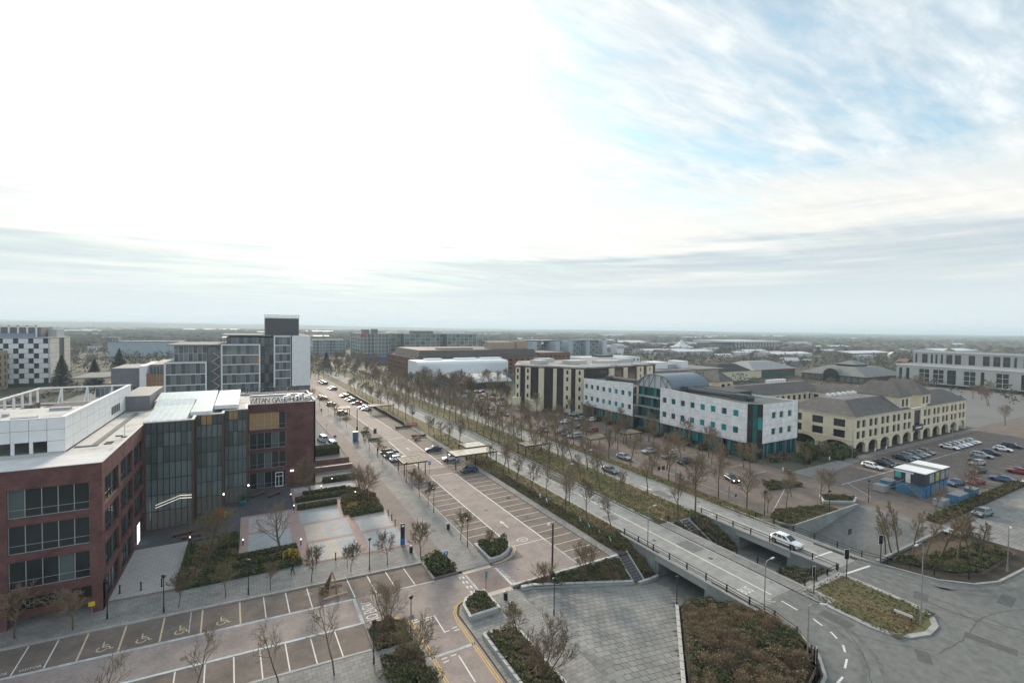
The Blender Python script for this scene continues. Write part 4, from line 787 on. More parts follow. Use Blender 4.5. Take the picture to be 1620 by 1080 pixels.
FACE = {'S': lambda x0,x1,y0,y1,z: ((x0,y0,z),(1,0,0),x1-x0), 'W': lambda x0,x1,y0,y1,z: ((x0,y1,z),(0,-1,0),y1-y0), 'E': lambda x0,x1,y0,y1,z: ((x1,y0,z),(0,1,0),y1-y0), 'N': lambda x0,x1,y0,y1,z: ((x1,y1,z),(-1,0,0),x1-x0)}
def grid(W_, cols, rows, ww, wh, z0, zs, m0=None, m1=None):
    m0 = (W_/cols - ww)/2 if m0 is None else m0; m1 = m0 if m1 is None else m1
    st = (W_ - m0 - m1 - ww)/max(1, cols-1) if cols > 1 else 0
    return [(m0+i*st, m0+i*st+ww, z0+j*zs, z0+j*zs+wh) for j in range(rows) for i in range(cols)]
def shell(parent, x0, x1, y0, y1, z0, z1, wm, faces=None, depth=0.18, fm=None, gm=None, nx=1, nz=1, roof=None, fw=0.07, coping=None, name='wall'):
    """walls with real openings, one window object per opening, roof sheet with a parapet"""
    faces = faces or {}; mb = MB(); H_ = z1 - z0
    for k in 'SWEN':
        O, U, W_ = FACE[k](x0,x1,y0,y1,z0); w = faces.get(k)
        if callable(w): w = w(W_)
        w = [q for q in (w or []) if q[1] <= W_-0.01 and q[0] >= 0.01 and q[3] <= H_-0.01]
        holed(mb, O, U, (0,0,1), W_, H_, w, depth)
        if w: add_windows(parent, O, U, w, depth, nx, nz, fm or M_frame_d, gm or GL_dark, fw)
    mb.build(name, wm, parent)
    zt = z1 - 0.35 if roof else z1
    MB().poly([(x0+0.01,y0+0.01),(x1-0.01,y0+0.01),(x1-0.01,y1-0.01),(x0+0.01,y1-0.01)], zt).build('roof', roof or wm, parent)
    if coping:
        c = MB(); e = 0.06; i = 0.3
        c.box(x0-e,x1+e,y0-e,y0+i,z1,z1+0.08); c.box(x0-e,x1+e,y1-i,y1+e,z1,z1+0.08); c.box(x0-e,x0+i,y0+i,y1-i,z1,z1+0.08); c.box(x1-i,x1+e,y0+i,y1-i,z1,z1+0.08); c.build('coping', coping, parent)
rb = random.Random(5)
def curtain(parent, O, U, W_, zs, nu, gmf, fm=M_frame_d, mw=0.07, depth=0.12):
    """curtain wall: a frame part, every pane a part of its own"""
    O = Vector(O); U = Vector(U); n = U.cross(Vector((0,0,1))); mb = MB(); rz = math.atan2(U.y, U.x); base = Vector((0,0,0)); q = parent
    while q is not None: base += Vector(q.location); q = q.parent
    loc = MB(); h0, h1 = zs[0], zs[-1]; du = W_/nu
    for i in range(nu+1): loc.box(i*du-mw/2, i*du+mw/2, -depth, 0.02, h0, h1)
    for z in zs: loc.box(0, W_, -depth*0.6, 0.015, z-mw/2, z+mw/2)
    fr = put('curtain_frame', loc.mesh('curtain_frame', fm), parent, tuple(O - base), rz); pm = {}
    for j in range(len(zs)-1):
        for i in range(nu):
            g_ = gmf(i, j); h = zs[j+1]-zs[j]-mw; k = (round(du,2), round(h,2), g_.name)
            if k not in pm: pm[k] = MB().quad((mw/2,0,0),(du-mw/2,0,0),(du-mw/2,0,h),(mw/2,0,h)).mesh('pane', g_)
            p = O + U*(i*du) + Vector((0,0,zs[j]+mw/2)) - base; put('pane', pm[k], parent, tuple(p), rz)
def glazed(parent, O, U, wins, depth, nx, fm, gmf, mw=0.07):
    """each opening: a window part whose panes are sub-parts"""
    O = Vector(O); U = Vector(U); n = U.cross(Vector((0,0,1))); rz = math.atan2(U.y, U.x); base = Vector((0,0,0)); q = parent; pm = {}
    while q is not None: base += Vector(q.location); q = q.parent
    for k, (a,b,c,d) in enumerate(wins):
        w, h = b-a, d-c; key = (round(w,2), round(h,2))
        if key not in pm:
            m_ = MB(); m_.box(0,w,-0.04,0.04,0,mw).box(0,w,-0.04,0.04,h-mw,h)
            for i in range(nx+1): x = min(max(i*w/nx, mw/2), w-mw/2); m_.box(x-mw/2,x+mw/2,-0.05,0.04,mw,h-mw)
            m_.box(mw,w-mw,-0.035,0.035,h*0.27,h*0.27+0.04); pm[key] = (m_.mesh('window', fm), {})
        wo_ = put('window', pm[key][0], parent, tuple(O+U*a+Vector((0,0,c))-n*(depth-0.05)-base), rz)
        for i in range(nx):
            g_ = gmf(k, i)
            if g_.name not in pm[key][1]: pm[key][1][g_.name] = MB().quad((mw/2,0.0,mw),(w/nx-mw/2,0.0,mw),(w/nx-mw/2,0.0,h-mw),(mw/2,0.0,h-mw)).mesh('pane', g_)
            put('pane', pm[key][1][g_.name], wo_, (i*w/nx, 0, 0))
# ------------------------------------------------------------------ the maroon brick office at left
wg = thing('brick_office', 'maroon brick office with glass atrium, white roof and rooftop letters at left', 'building', (-15,68.5,0))
ROWS = ((12.0,15.1),(8.13,11.2),(4.26,7.33))
# left wing south face: bays between brick piers
X0, X1, YF, ZT = -47.6, -15.0, 68.5, 17.2
piers = [-15.5,-23.4,-31.3,-39.2,-47.1]
win = []
for a, b in zip(piers[1:], piers[:-1]): win += [(a+0.62-X0, b-0.62-X0, z0-3.5, z1-3.5) for z0, z1 in ROWS]
mb = MB(); holed(mb, (X0,YF,3.5), (1,0,0), (0,0,1), X1-X0, ZT-3.5, win, 0.35); mb.box(X0,X1,YF,YF+2.6,3.3,3.499)
for p in piers: mb.box(p-0.5,p+0.5,YF,YF+0.9,0,3.3)
mb.build('south_wall', M_brick, wg); glazed(wg, (X0,YF,3.5), (1,0,0), win, 0.35, 5, M_alu, lambda k,i: GL_atr if (i*5+k*3) % 7 == 0 else GL_dark)
mb = MB(); mb.box(X0,X1-0.4,YF+2.5,YF+2.7,0,0.9); mb.box(-27.5,-26.3,YF+2.4,YF+2.5,0.9,3.3); mb.box(-19.5,-18.6,YF+2.4,YF+2.5,0.9,3.3); mb.build('plinth', M_brickr, wg); MB().box(X0,X1-0.4,YF+2.55,YF+2.6,0.9,3.3).build('ground_floor_glazing', GL_dark, wg)
# left wing east face
EY = [68.5,76.3,84.1,91.9]; win = []
for a, b in zip(EY[:-1], EY[1:]): win += [(a+0.7-YF if a > 70 else a+1.1-YF, b-0.35-YF, z0, z1) for z0, z1 in ROWS + ((0.3,3.4),)]
mb = MB(); holed(mb, (X1,YF,0), (0,1,0), (0,0,1), 92.0-YF, ZT, win, 0.35); mb.build('east_wall', M_brick, wg); glazed(wg, (X1,YF,0), (0,1,0), win, 0.35, 5, M_frame_d, lambda k,i: GL_dark if i % 3 else GL_atr)
for y in (86.4,87.4): MB().box(-15.0,-14.92,y,y+0.55,0.3,3.1).build('entrance_banner', mat('lit_panel', (0.7,0.75,0.78), 0.4, 0.0, 1, emit=(0.9,0.95,1.0,0.5)), wg)
mb = MB(); mb.box(X0,X0+0.3,YF,122,0,ZT); mb.box(X0+0.3,11.3,121.7,122,0,ZT); mb.box(11.3,11.6,105.6,122,0,ZT); mb.build('outer_wall', M_brick, wg)
RF = [(X0+0.3,YF+0.3),(X1-0.3,YF+0.3),(X1-0.3,92.2),(-8.7,92.2),(-8.7,96.4),(-4.7,96.4),(-4.7,99.7),(-1.0,99.7),(-1.0,105.9),(11.3,105.9),(11.3,121.7),(X0+0.3,121.7)]
MB().poly(RF, 17.0).build('roof', M_membrane, wg)
mb = MB(); e = 0.05
mb.box(X0,X1+e,YF-e,YF+0.3,ZT,ZT+0.07); mb.box(X1-0.3,X1+e,YF+0.3,92.0,ZT,ZT+0.07); mb.box(-0.9,11.65,105.55,105.9,ZT,ZT+0.1); mb.box(11.3,11.65,105.9,122.05,ZT,ZT+0.3); mb.box(X0,11.3,121.7,122.05,ZT,ZT+0.3); mb.box(X0-e,X0+0.3,YF+0.3,121.7,ZT,ZT+0.07); mb.build('coping', M_coping, wg)
# atrium: three stepped curtain walls and their returns
ZS = [0.12,3.0,5.6,8.2,10.8,13.4,15.6,17.3]
def ag(seed):
    r = random.Random(seed)
    def f(i, j):
        if j == 0: return GL_lobby
        if j == 1: return GL_off2 if (i+seed) % 4 else GL_lobby
        if j == 2: return GL_blue
        if j == 6: return GL_warm if (seed > 1 and i in (1,2)) else GL_atr
        return GL_blue if (j in (3,5)) == (r.random() < 0.8) else GL_atr
    return f
curtain(wg, (-14.9,92.0,0), (1,0,0), 6.3, ZS, 8, ag(1)); curtain(wg, (-8.6,92.0,0), (0,1,0), 4.2, ZS, 3, ag(1)); curtain(wg, (-8.6,96.2,0), (1,0,0), 4.0, ZS, 5, ag(2)); curtain(wg, (-4.6,96.2,0), (0,1,0), 3.3, ZS, 2, ag(1)); curtain(wg, (-4.6,99.5,0), (1,0,0), 3.7, ZS, 5, ag(3)); curtain(wg, (-0.9,99.5,0), (0,1,0), 6.1, ZS, 4, ag(1))
mb = MB()
for x, y in ((-14.95,91.95),(-8.6,91.95),(-8.6,96.15),(-4.6,96.15),(-4.6,99.45),(-0.9,99.45)): mb.box(x-0.16,x+0.16,y-0.16,y+0.16,0,17.35)
mb.build('column', M_frame_br, wg)
mb = MB(); mb.box(-15.0,-8.4,91.8,92.2,17.32,17.5); mb.box(-8.8,-8.4,92.2,96.0,17.32,17.5); mb.box(-8.4,-4.4,96.0,96.4,17.32,17.5); mb.box(-4.8,-4.4,96.4,99.3,17.32,17.5); mb.box(-4.4,-0.95,99.3,99.7,17.32,17.5); mb.box(-1.2,-0.8,99.7,105.55,17.32,17.5); mb.build('atrium_coping', M_coping, wg)
for (x0,x1,y0,y1,z) in ((-15.2,-9.6,92.6,104,17.5),(-9.4,-6.3,96.8,109,17.9),(-6.1,-2.3,100.2,117,18.3),(-15.6,-9.7,104.6,109,18.0),(-16.2,-6.4,109.6,117,18.4)):
    n = max(2, round((x1-x0)/0.95)); s_ = MB(); s_.prism([(x0,y0),(x1,y0),(x1,y1),(x0,y1)], z-0.7, lambda x,y: z+(y-y0)/(y1-y0)*0.7-0.03); sk_ = s_.build('skylight', M_frame_w, wg)
    for i in range(n):
        a, b = x0+(x1-x0)*i/n+0.05, x0+(x1-x0)*(i+1)/n-0.05; MB().quad((a,y0+0.1,z+0.0),(b,y0+0.1,z+0.0),(b,y1-0.1,z+0.7),(a,y1-0.1,z+0.7)).build('skylight_pane', GL_sky, sk_)
st_ = MB()
for k_ in (0, 0.45): st_.tube((-13.6,91.85,3.6+k_),(-10.4,91.85,4.7+k_),0.035,0.035,5).tube((-10.4,91.85,4.7+k_),(-8.8,91.85,4.55+k_),0.05,0.05,5)
st_.build('stair_light', mat('stair_glow', (0.8,0.75,0.65), 0.4, 0, 1, emit=(1,0.93,0.8,0.35)), wg)
# right wing south face
win = [(0.35,6.9,z0,z1) for z0,z1 in ((12.06,15.45),(8.15,11.41),(4.1,7.37),(0.15,3.4))]
mb = MB(); holed(mb, (-0.9,105.6,0), (1,0,0), (0,0,1), 12.5, ZT, win, 0.3); mb.build('wing_wall', M_brick, wg)
glazed(wg, (-0.9,105.6,0), (1,0,0), win, 0.3, 5, M_alu, lambda k,i: (GL_warm if i < 4 else GL_dark) if k == 0 else (GL_atr if (i*7+k*3) % 4 == 0 else GL_dark))
d = MB().box(4.0,5.5,105.45,105.6,0.12,0.28).box(4.0,4.15,105.45,105.6,0.28,3.1).box(5.35,5.5,105.45,105.6,0.28,3.1).box(4.15,5.35,105.45,105.6,2.95,3.1).box(4.15,5.35,105.46,105.6,2.2,2.32).box(4.62,4.74,105.46,105.6,0.28,2.2); d.build('door', M_frame_w, wg)
for i, (x, y) in enumerate(((-0.7,99.3),(6.9,105.5),(7.3,105.5),(-4.5,96.0))): MB().lathe(x, y-0.1, [(0.05,2.9),(0.12,3.0),(0.12,3.15),(0.05,3.25)], 8).build('wall_lamp', mat('lamp_glow', (0.8,0.8,0.75), 0.4, 0, 1, emit=(1,0.95,0.85,1.5)), wg)
# penthouse of white panels round a plant well
PX0, PX1, PY0, PY1, PZ0, PZ1 = -33.0, -20.2, 76.4, 112.0, 17.0, 21.4
mb = MB(); mb.box(PX1-0.3,PX1-0.05,PY0+0.05,PY1,PZ0,PZ1-0.1); mb.box(PX0,PX1-0.3,PY0+0.05,PY0+0.3,PZ0+2.1,PZ1-0.1); mb.box(PX0,PX1-0.3,PY0+0.3,92,20.3,20.6); mb.box(PX0,PX1-0.3,91.8,92,PZ0,20.3); mb.box(PX0,PX0+0.25,92,PY1,PZ0,PZ0+2.0); mb.build('penthouse', mat('plant_dark', (0.10,0.095,0.09), 0.9, 0.2, 1), wg)
MB().poly([(PX0+0.1,PY0+0.3),(PX1-0.3,PY0+0.3),(PX1-0.3,91.9),(PX0+0.1,91.9)], 20.62).build('penthouse_roof', M_membrane, wg)
pn = 8; pw = (PX1-PX0)/pn
for i in range(pn):
    for j in range(3):
        z0, z1 = PZ0+0.25+j*1.38, PZ0+0.25+(j+1)*1.38
        if j == 0 and i < 7: MB().box(PX0+i*pw+0.02, PX0+i*pw+0.35, PY0-0.03, PY0+0.06, z0, z1).build('panel', M_panel, wg); continue
        MB().box(PX0+i*pw+0.02, PX0+(i+1)*pw-0.02, PY0-0.03, PY0+0.05, z0+0.02, z1-0.02).build('panel', M_panel, wg)
MB().box(PX0,PX1,PY0-0.1,PY0+0.4,PZ0,PZ0+0.22).build('plinth', M_coping, wg)
en = 12; ew = (PY1-PY0)/en; mb = MB()
for i in range(en):
    for j in range(3): MB().box(PX1-0.05, PX1+0.03, PY0+0.06+i*ew, PY0+(i+1)*ew-0.02, PZ0+0.25+j*1.38+0.02, PZ0+0.25+(j+1)*1.38-0.02).build('panel', M_panel, wg)
for i in range(5): MB().box(PX1+0.0,PX1+0.06,98.0+i*1.15,98.8+i*1.15,18.0,19.3).build('louvre', M_frame_d, wg)
mb = MB(); mb.box(PX1-0.4,PX1+0.08,PY0-0.06,PY1+0.1,PZ1-0.1,PZ1+0.12); mb.box(PX0,PX1-0.4,PY0-0.06,PY0+0.3,PZ1-0.1,PZ1+0.1); mb.box(PX0,PX1-0.4,PY1-0.3,PY1+0.1,PZ1-0.1,PZ1+0.12); mb.box(PX0,PX0+0.35,PY0+0.3,PY1-0.3,PZ1-0.1,PZ1+0.1)
for i in range(7): mb.box(PX0,PX0+0.25,92.5+i*3.1,92.75+i*3.1,PZ0,PZ1-0.1)
for x in (-30,-26.5,-23): mb.box(x,x+0.25,PY1-0.3,PY1-0.05,PZ0,PZ1-0.1); mb.tube((x+0.1,PY1-0.3,PZ1-0.1),(x+0.1,PY1-2.2,PZ0+1.6),0.12,0.12,5)
mb.build('penthouse_frame', M_frame_w, wg)
for (x0,x1,y0,y1,z0,z1) in ((-31,-22.5,95,109,17.0,18.6),(-29,-24,97,106,18.6,19.3)): MB().box(x0,x1,y0,y1,z0,z1).build('plant', mat('plant_brown', (0.14,0.115,0.10), 0.9, 0.35, 2.0), wg)
for (x0,x1,y0,y1) in ((-26.5,-24.2,81,82),(-25,-22.8,88.5,89.5),(-28.6,-28,85,85.6)): MB().box(x0,x1,y0,y1,20.62,21.0).build('roof_vent', M_alu, wg)
MB().box(-20.8,-16.6,107.4,123,17.0,19.8).build('plant_room', M_lead, wg)
mb = MB(); mb.box(-20.0,-17.7,79.0,79.5,17.02,17.12); mb.box(-18.4,-17.8,79.5,104.9,17.03,17.14); mb.build('roof_walkway', M_gravel, wg)
for (x,y) in ((-17.2,80.5),(-16.2,83.5),(-17.0,84.5),(-17.2,79.6)): MB().box(x,x+0.8,y,y+0.4,17.0,17.12).build('roof_hatch', M_frame_d, wg)
MB().tube((-15.9,84.2,17),(-15.9,84.2,19.0),0.04,0.03,5).build('aerial', M_alu, wg)
MB().box(X0+0.3,X1-0.3,YF+1.0,YF+6.5,17.004,17.02).build('roof_patch', mat('roof_white', (0.60,0.60,0.60), 0.8, 0.18, 0.3), wg)
for i in range(9): MB().box(5.2+0.75*i-(i%3)*0.1,5.8+0.75*i,108+(i%3)*2.2,109+(i%3)*2.2,17.0,17.9).build('air_conditioner', M_panel, wg)
MB().box(-0.5,10.5,117.6,117.9,17.0,17.5).build('roof_rail', M_alu, wg); MB().box(-0.4,11.0,107.0,115.5,17.004,17.03).build('roof_patch', M_gravel, wg)
def letters(label, s, x0, x1, y, z, h, flip):
    t = thing('rooftop_sign', label, 'sign', ((x0+x1)/2, y, z)); wd = {'W':1.45,'I':0.55,' ':0.8,'T':0.95,'E':0.95}; tot = sum(wd.get(c,1.1) for c in s); cu_ = 0.0
    for i, ch in enumerate(s):
        u_ = (cu_ + wd.get(ch,1.1)/2)/tot; cu_ += wd.get(ch,1.1)
        if ch == ' ': continue
        me = text_mesh(ch, h*1.35, 0.06, 0.8); me.materials.append(M_frame_d); o = put('letter', me, t, ((x0+(x1-x0)*u_-t.location.x)*(-1 if flip else 1), 0, 0)); o.rotation_euler = (R(90), 0, R(180) if flip else 0)
    m_ = MB(); m_.box(x0,x1,y+0.08,y+0.14,z-0.12,z-0.04)
    for i in range(9): m_.tube((x0+(x1-x0)*i/8,y+0.11,z-0.3),(x0+(x1-x0)*i/8,y+0.11,z+0.05),0.025,0.025,4)
    m_.build('sign_frame', M_frame_d, t); return t
letters('dark standing letters reading WITAN GATE HOUSE along the front parapet', 'WITAN GATE HOUSE', -0.4, 10.2, 105.7, 17.4, 1.15, False)
letters('dark standing letters along the rear parapet seen from behind', 'WITAN GATE HOUSE', -1.5, 10.6, 121.8, 17.6, 1.15, True)
# ------------------------------------------------------------------ the white office with teal windows
wo1 = thing('white_office', 'white panelled office with square teal windows and a barrel glass atrium', 'building', (112.3,74,0))
M_wp = brickmat('white_cladding', (0.90,0.885,0.88), (0.85,0.84,0.84), (0.5,0.5,0.5), 3.0, 1.45, 0.03, 0.88)
def wgl(k): return (GL_teal, GL_tealb, GL_tealg, GL_tealb, GL_teal)[(k*7+k//5) % 5]
def wblock(y0, y1, zt0, zt1, ye):
    """front along X=112.3 from y0 (near) to y1, parapet falling from zt1 to zt0"""
    W_ = y1-y0; wn_ = [(W_*(i+0.5)/8-0.8, W_*(i+0.5)/8+0.8, z, z+1.75) for z in (2.05,6.5) for i in range(8)]
    mb = MB(); holed(mb, (112.3,y1,4.0), (0,-1,0), (0,0,1), W_, 10.2, wn_, 0.25)
    mb.add([(112.3,y1,14.2),(112.3,y0,14.2),(112.3,y0,zt0),(112.3,y1,zt1)], [(0,1,2,3)]); mb.build('front_wall', M_wp, wo1); add_windows(wo1, (112.3,y1,4.0), (0,-1,0), wn_, 0.25, 1, 1, M_frame_w, wgl, 0.06)
    mb = MB(); mb.box(112.4,131,y0,y1,3.9,4.0); mb.build('soffit', M_lead, wo1)
    MB().add([(112.35,y0,13.9),(131.3,y0,13.9),(131.3,y1,13.9),(112.35,y1,13.9)], [(0,1,2,3)]).build('roof', M_greenroof, wo1)
    n = 5
    for i in range(n+1): MB().box(112.35,112.85,y0+0.2+(y1-y0-0.9)*i/n,y0+0.7+(y1-y0-0.9)*i/n,0,3.9).build('column', M_lead, wo1)
    curtain(wo1, (113.2,y1,0), (0,-1,0), y1-y0, [0.1,1.0,3.9], int((y1-y0)/1.15), lambda i,j: (GL_teal,GL_tealb,GL_dark,GL_tealb,GL_tealg)[(i*3+j+i//4)%5], M_frame_d)
wblock(76.6, 104.6, 14.25, 15.2, 0); wblock(116.6, 143.4, 15.2, 14.3, 0)
# near end: chamfered corner and south wall
wn_ = [(u, u+1.8, z, z+1.75) for z in (1.9,6.2) for u in (4.0,7.4,11.2)]; SX0 = 115.4
mb = MB(); holed(mb, (SX0,72.8,4.0), (1,0,0), (0,0,1), 16.1, 10.3, wn_, 0.25); mb.box(131.3,131.5,72.8,104,4,14.3); mb.add([(112.3,76.6,4),(113.0,75.4,4),(113.0,75.4,14.25),(112.3,76.6,14.25)], [(0,1,2,3)]); mb.build('south_wall', M_wp, wo1); add_windows(wo1, (SX0,72.8,4.0), (1,0,0), wn_, 0.25, 1, 1, M_frame_w, lambda k: (GL_tealg,GL_teal)[k%2], 0.06)
curtain(wo1, (113.0,75.4,0), tuple(Vector((SX0-113.0,72.8-75.4,0)).normalized()), Vector((SX0-113.0,72.8-75.4,0)).length, [0.1,4.2,7.6,10.9,14.2], 3, lambda i,j: GL_tealb if (i==2 and j==2) else (GL_teal if i == 1 else GL_dark))
curtain(wo1, (115.8,73.4,0), (1,0,0), 15.4, [0.1,1.0,3.9], 13, lambda i,j: (GL_teal,GL_tealb,GL_tealg)[(i*5)%3])
for x in (116.2,121,126,130.6): MB().box(x,x+0.5,72.9,73.3,0,3.9).build('column', M_lead, wo1)
MB().add([(112.9,75.3,13.95),(115.4,72.9,13.95),(131.3,72.9,13.95),(131.3,76.6,13.95),(112.4,76.6,13.95)], [(0,1,2,3,4)]).build('roof', M_greenroof, wo1)
def duct(y0, y1):
    mb = MB(); mb.tube((119,y0,14.9),(119,y1,14.9),0.75,0.75,8); mb.tube((119,y0,14.9),(120.5,y0-2.5,14.7),0.75,0.7,8); mb.box(118,121,y0-1,y0+3,13.9,15.5); mb.box(117.6,120.4,y1-2.5,y1,13.9,15.7); mb.build('roof_duct', mat('dark_duct', (0.09,0.095,0.10), 0.5, 0.15, 1), wo1)
duct(81, 102); duct(119, 137)
MB().box(122,130.5,86,100,13.9,15.4).build('plant_room', mat('plant_black', (0.05,0.055,0.06), 0.6, 0.1, 1), wo1); MB().box(122,130.5,104,117,13.9,16.2).build('plant_room', _mat['plant_black'], wo1)
curtain(wo1, (115.0,116.6,0), (0,-1,0), 12.0, [0.1,4.2,8.0,11.4,14.3], 9, lambda i,j: (GL_teal,GL_dark,GL_tealb,GL_tealg)[(i*3+j*5)%4])
for z in (4.2,8.0,11.4): MB().box(112.6,114.9,104.7,116.5,z-0.15,z+0.1).build('balcony', M_alu, wo1)
# barrel roof with its trussed gable
AY, AR = 108.6, 7.6; vault = MB(); nb = 14; pts = [(AY+AR*math.cos(math.pi*i/nb), 14.4+4.4*math.sin(math.pi*i/nb)) for i in range(nb+1)]
for (a,za),(b,zb) in zip(pts[:-1], pts[1:]): vault.quad((114.2,a,za+0.1),(114.2,b,zb+0.1),(131,b,zb+0.1),(131,a,za+0.1))
vault.build('barrel_roof', mat('blue_roof', (0.14,0.18,0.22), 0.4, 0.1, 0.6), wo1)
MB().add([(114.4,y,z) for y,z in pts], [tuple(range(len(pts)))]).build('gable_glass', mat('gable_panel', (0.62,0.66,0.68), 0.3, 0.05, 1), wo1)
tr = MB()
for (a,za),(b,zb) in zip(pts[:-1], pts[1:]): tr.tube((114.0,a,za),(114.0,b,zb),0.16,0.16,5)
bot = [(AY+AR-2*AR*i/6, 14.4) for i in range(7)]
tr.tube((114.0,AY-AR,14.4),(114.0,AY+AR,14.4),0.16,0.16,5)
for i in range(1,6):
    y = bot[i][0]; zt = 14.4+4.4*math.sqrt(max(0,1-((y-AY)/AR)**2)); tr.tube((114.0,y,14.4),(114.0,y,zt),0.12,0.12,4)
    y2 = bot[i-1][0] if i <= 3 else bot[i+1][0]; tr.tube((114.0,y,zt),(114.0,y2,14.4),0.12,0.12,4)
tr.build('truss', M_lead, wo1)
# ------------------------------------------------------------------ the sandstone arcade building
yb_ = thing('sandstone_office', 'buff stone office block with arcade, slate hipped roofs and corner towers', 'building', (143,64.5,0))
M_buff = mat('buff_stone', (0.78,0.68,0.51), 0.85, 0.12, 0.35); M_sill = mat('pale_stone_trim', (0.7,0.64,0.5), 0.8, 0.1, 1)
def arches(mb, O, U, W_, n, z1, rad, zs, pier):
    """an arcade wall: n round-headed openings"""
    O = Vector(O); U = Vector(U); st = W_/n
    def P(u, z): return tuple(O + U*u + Vector((0,0,z)))
    for i in range(n):
        a, b = i*st, (i+1)*st; c = (a+b)/2; hw = (st-pier)/2; N_ = 10
        arc = [(c-hw*math.cos(math.pi*k/N_), zs + rad*math.sin(math.pi*k/N_)) for k in range(N_+1)]
        mb.quad(P(a,0),P(c-hw,0),P(c-hw,z1),P(a,z1)); mb.quad(P(c+hw,0),P(b,0),P(b,z1),P(c+hw,z1))
        for (u0,w0),(u1,w1) in zip(arc[:-1], arc[1:]): mb.quad(P(u0,w0),P(u1,w1),P(u1,z1),P(u0,z1))
        n_ = U.cross(Vector((0,0,1)))*-0.7
        for (u0,w0),(u1,w1) in zip([(c-hw,0)]+arc, arc+[(c+hw,0)]): mb.quad(P(u0,w0), tuple(Vector(P(u0,w0))+n_), tuple(Vector(P(u1,w1))+n_), P(u1,w1))
BX0, BX1, BY0, BY1 = 142.8, 219.0, 64.0, 82.0
fr = MB(); arches(fr, (BX0,BY0,0), (1,0,0), BX1-BX0, 11, 3.6, 1.5, 1.7, 1.7); arches(fr, (BX0,BY1,0), (0,-1,0), BY1-BY0, 2, 3.6, 1.6, 1.5, 2.2)
SW = []
st = (BX1-BX0)/11
for i in range(11):
    if i == 5: continue
    for z in (0.45,3.45): SW += [(i*st+1.0, i*st+2.9, z, z+2.1), (i*st+3.9, i*st+5.8, z, z+2.1)]
holed(fr, (BX0,BY0,3.6), (1,0,0), (0,0,1), BX1-BX0, 6.4, SW + [(5*st+1.2,5*st+5.6,0.3,5.8)], 0.35); WW = [(u,u+3.0,z,z+2.1) for z in (0.45,3.45) for u in (1.0,6.9,12.6)]
holed(fr, (BX0,BY1,3.6), (0,-1,0), (0,0,1), BY1-BY0, 6.4, WW, 0.35); fr.build('wall', M_buff, yb_)
add_windows(yb_, (BX0,BY0,3.6), (1,0,0), SW, 0.35, 2, 2, M_frame_d, GL_dark, 0.09); add_windows(yb_, (BX0,BY1,3.6), (0,-1,0), WW, 0.35, 3, 2, M_frame_d, GL_dark, 0.09); add_windows(yb_, (BX0,BY0,3.6), (1,0,0), [(5*st+1.2,5*st+5.6,0.3,5.8)], 0.35, 3, 3, M_frame_d, GL_dark, 0.09, 'entrance_window')
mb = MB(); mb.box(BX0+2.5,BX1,BY0+3.0,BY0+3.2,0,3.6); mb.box(BX0+3,BX0+3.2,BY0+3.2,BY1,0,3.6); mb.build('arcade_back', GL_dark, yb_)
mb = MB(); mb.box(BX0-0.25,BX1+0.2,BY0-0.25,BY0+0.3,10.0,10.25); mb.box(BX0-0.25,BX0+0.3,BY0+0.3,BY1,10.0,10.25); mb.box(BX0-0.12,BX1,BY0-0.12,BY0,3.55,3.75); mb.box(BX0-0.12,BX0,BY0,BY1,3.55,3.75); mb.build('cornice', M_sill, yb_)
def hip(parent, x0, x1, y0, y1, z, h, d, e=0.3, m=None, name='roof'):
    x0-=e; x1+=e; y0-=e; y1+=e; dd = min(d, (y1-y0)/2-0.01, (x1-x0)/2-0.01)
    mb = MB(); v = [(x0,y0,z),(x1,y0,z),(x1,y1,z),(x0,y1,z),(x0+dd,y0+dd,z+h),(x1-dd,y0+dd,z+h),(x1-dd,y1-dd,z+h),(x0+dd,y1-dd,z+h)]
    mb.add(v, [(0,1,5,4),(1,2,6,5),(2,3,7,6),(3,0,4,7),(4,5,6,7)]); return mb.build(name, m or M_slateR, parent)
hip(yb_, BX0,BX0+5*st-2.0,BY0,BY1,10.25,3.6,5.5); hip(yb_, BX0+6*st+4,BX1,BY0,BY1-2,10.25,3.6,5.5)
for tx in (BX0+4*st-0.5, BX0+6*st-0.2):
    tw = [(1.0,2.6,1.0,3.2),(3.6,5.2,1.0,3.2)]
    shell(yb_, tx, tx+6.6, BY0+0.4, BY0+13, 10.0, 14.0, M_buff, {'S': tw}, 0.25, M_frame_d, GL_dark, 1, 2, name='tower_wall'); hip(yb_, tx, tx+6.6, BY0+0.4, BY0+13, 14.02, 4.2, 6.4, 0.5, name='tower_roof')
MB().box(BX0+5*st+0.2,BX0+5*st+6.6,BY0-0.35,BY0-0.05,3.2,4.9).build('shop_sign', mat('sign_dark', (0.06,0.065,0.08), 0.6, 0.1, 1), yb_)
MB().box(BX0+5*st+1.6,BX0+5*st+5.4,BY0-0.4,BY0-0.35,3.8,4.3).build('sign_lettering', M_frame_w, yb_)
MB().poly([(BX0+5.6,BY0+5.6),(BX0+26,BY0+5.6),(BX0+26,BY1-5.6),(BX0+5.6,BY1-5.6)], 13.87).build('flat_roof', M_gravel, yb_)
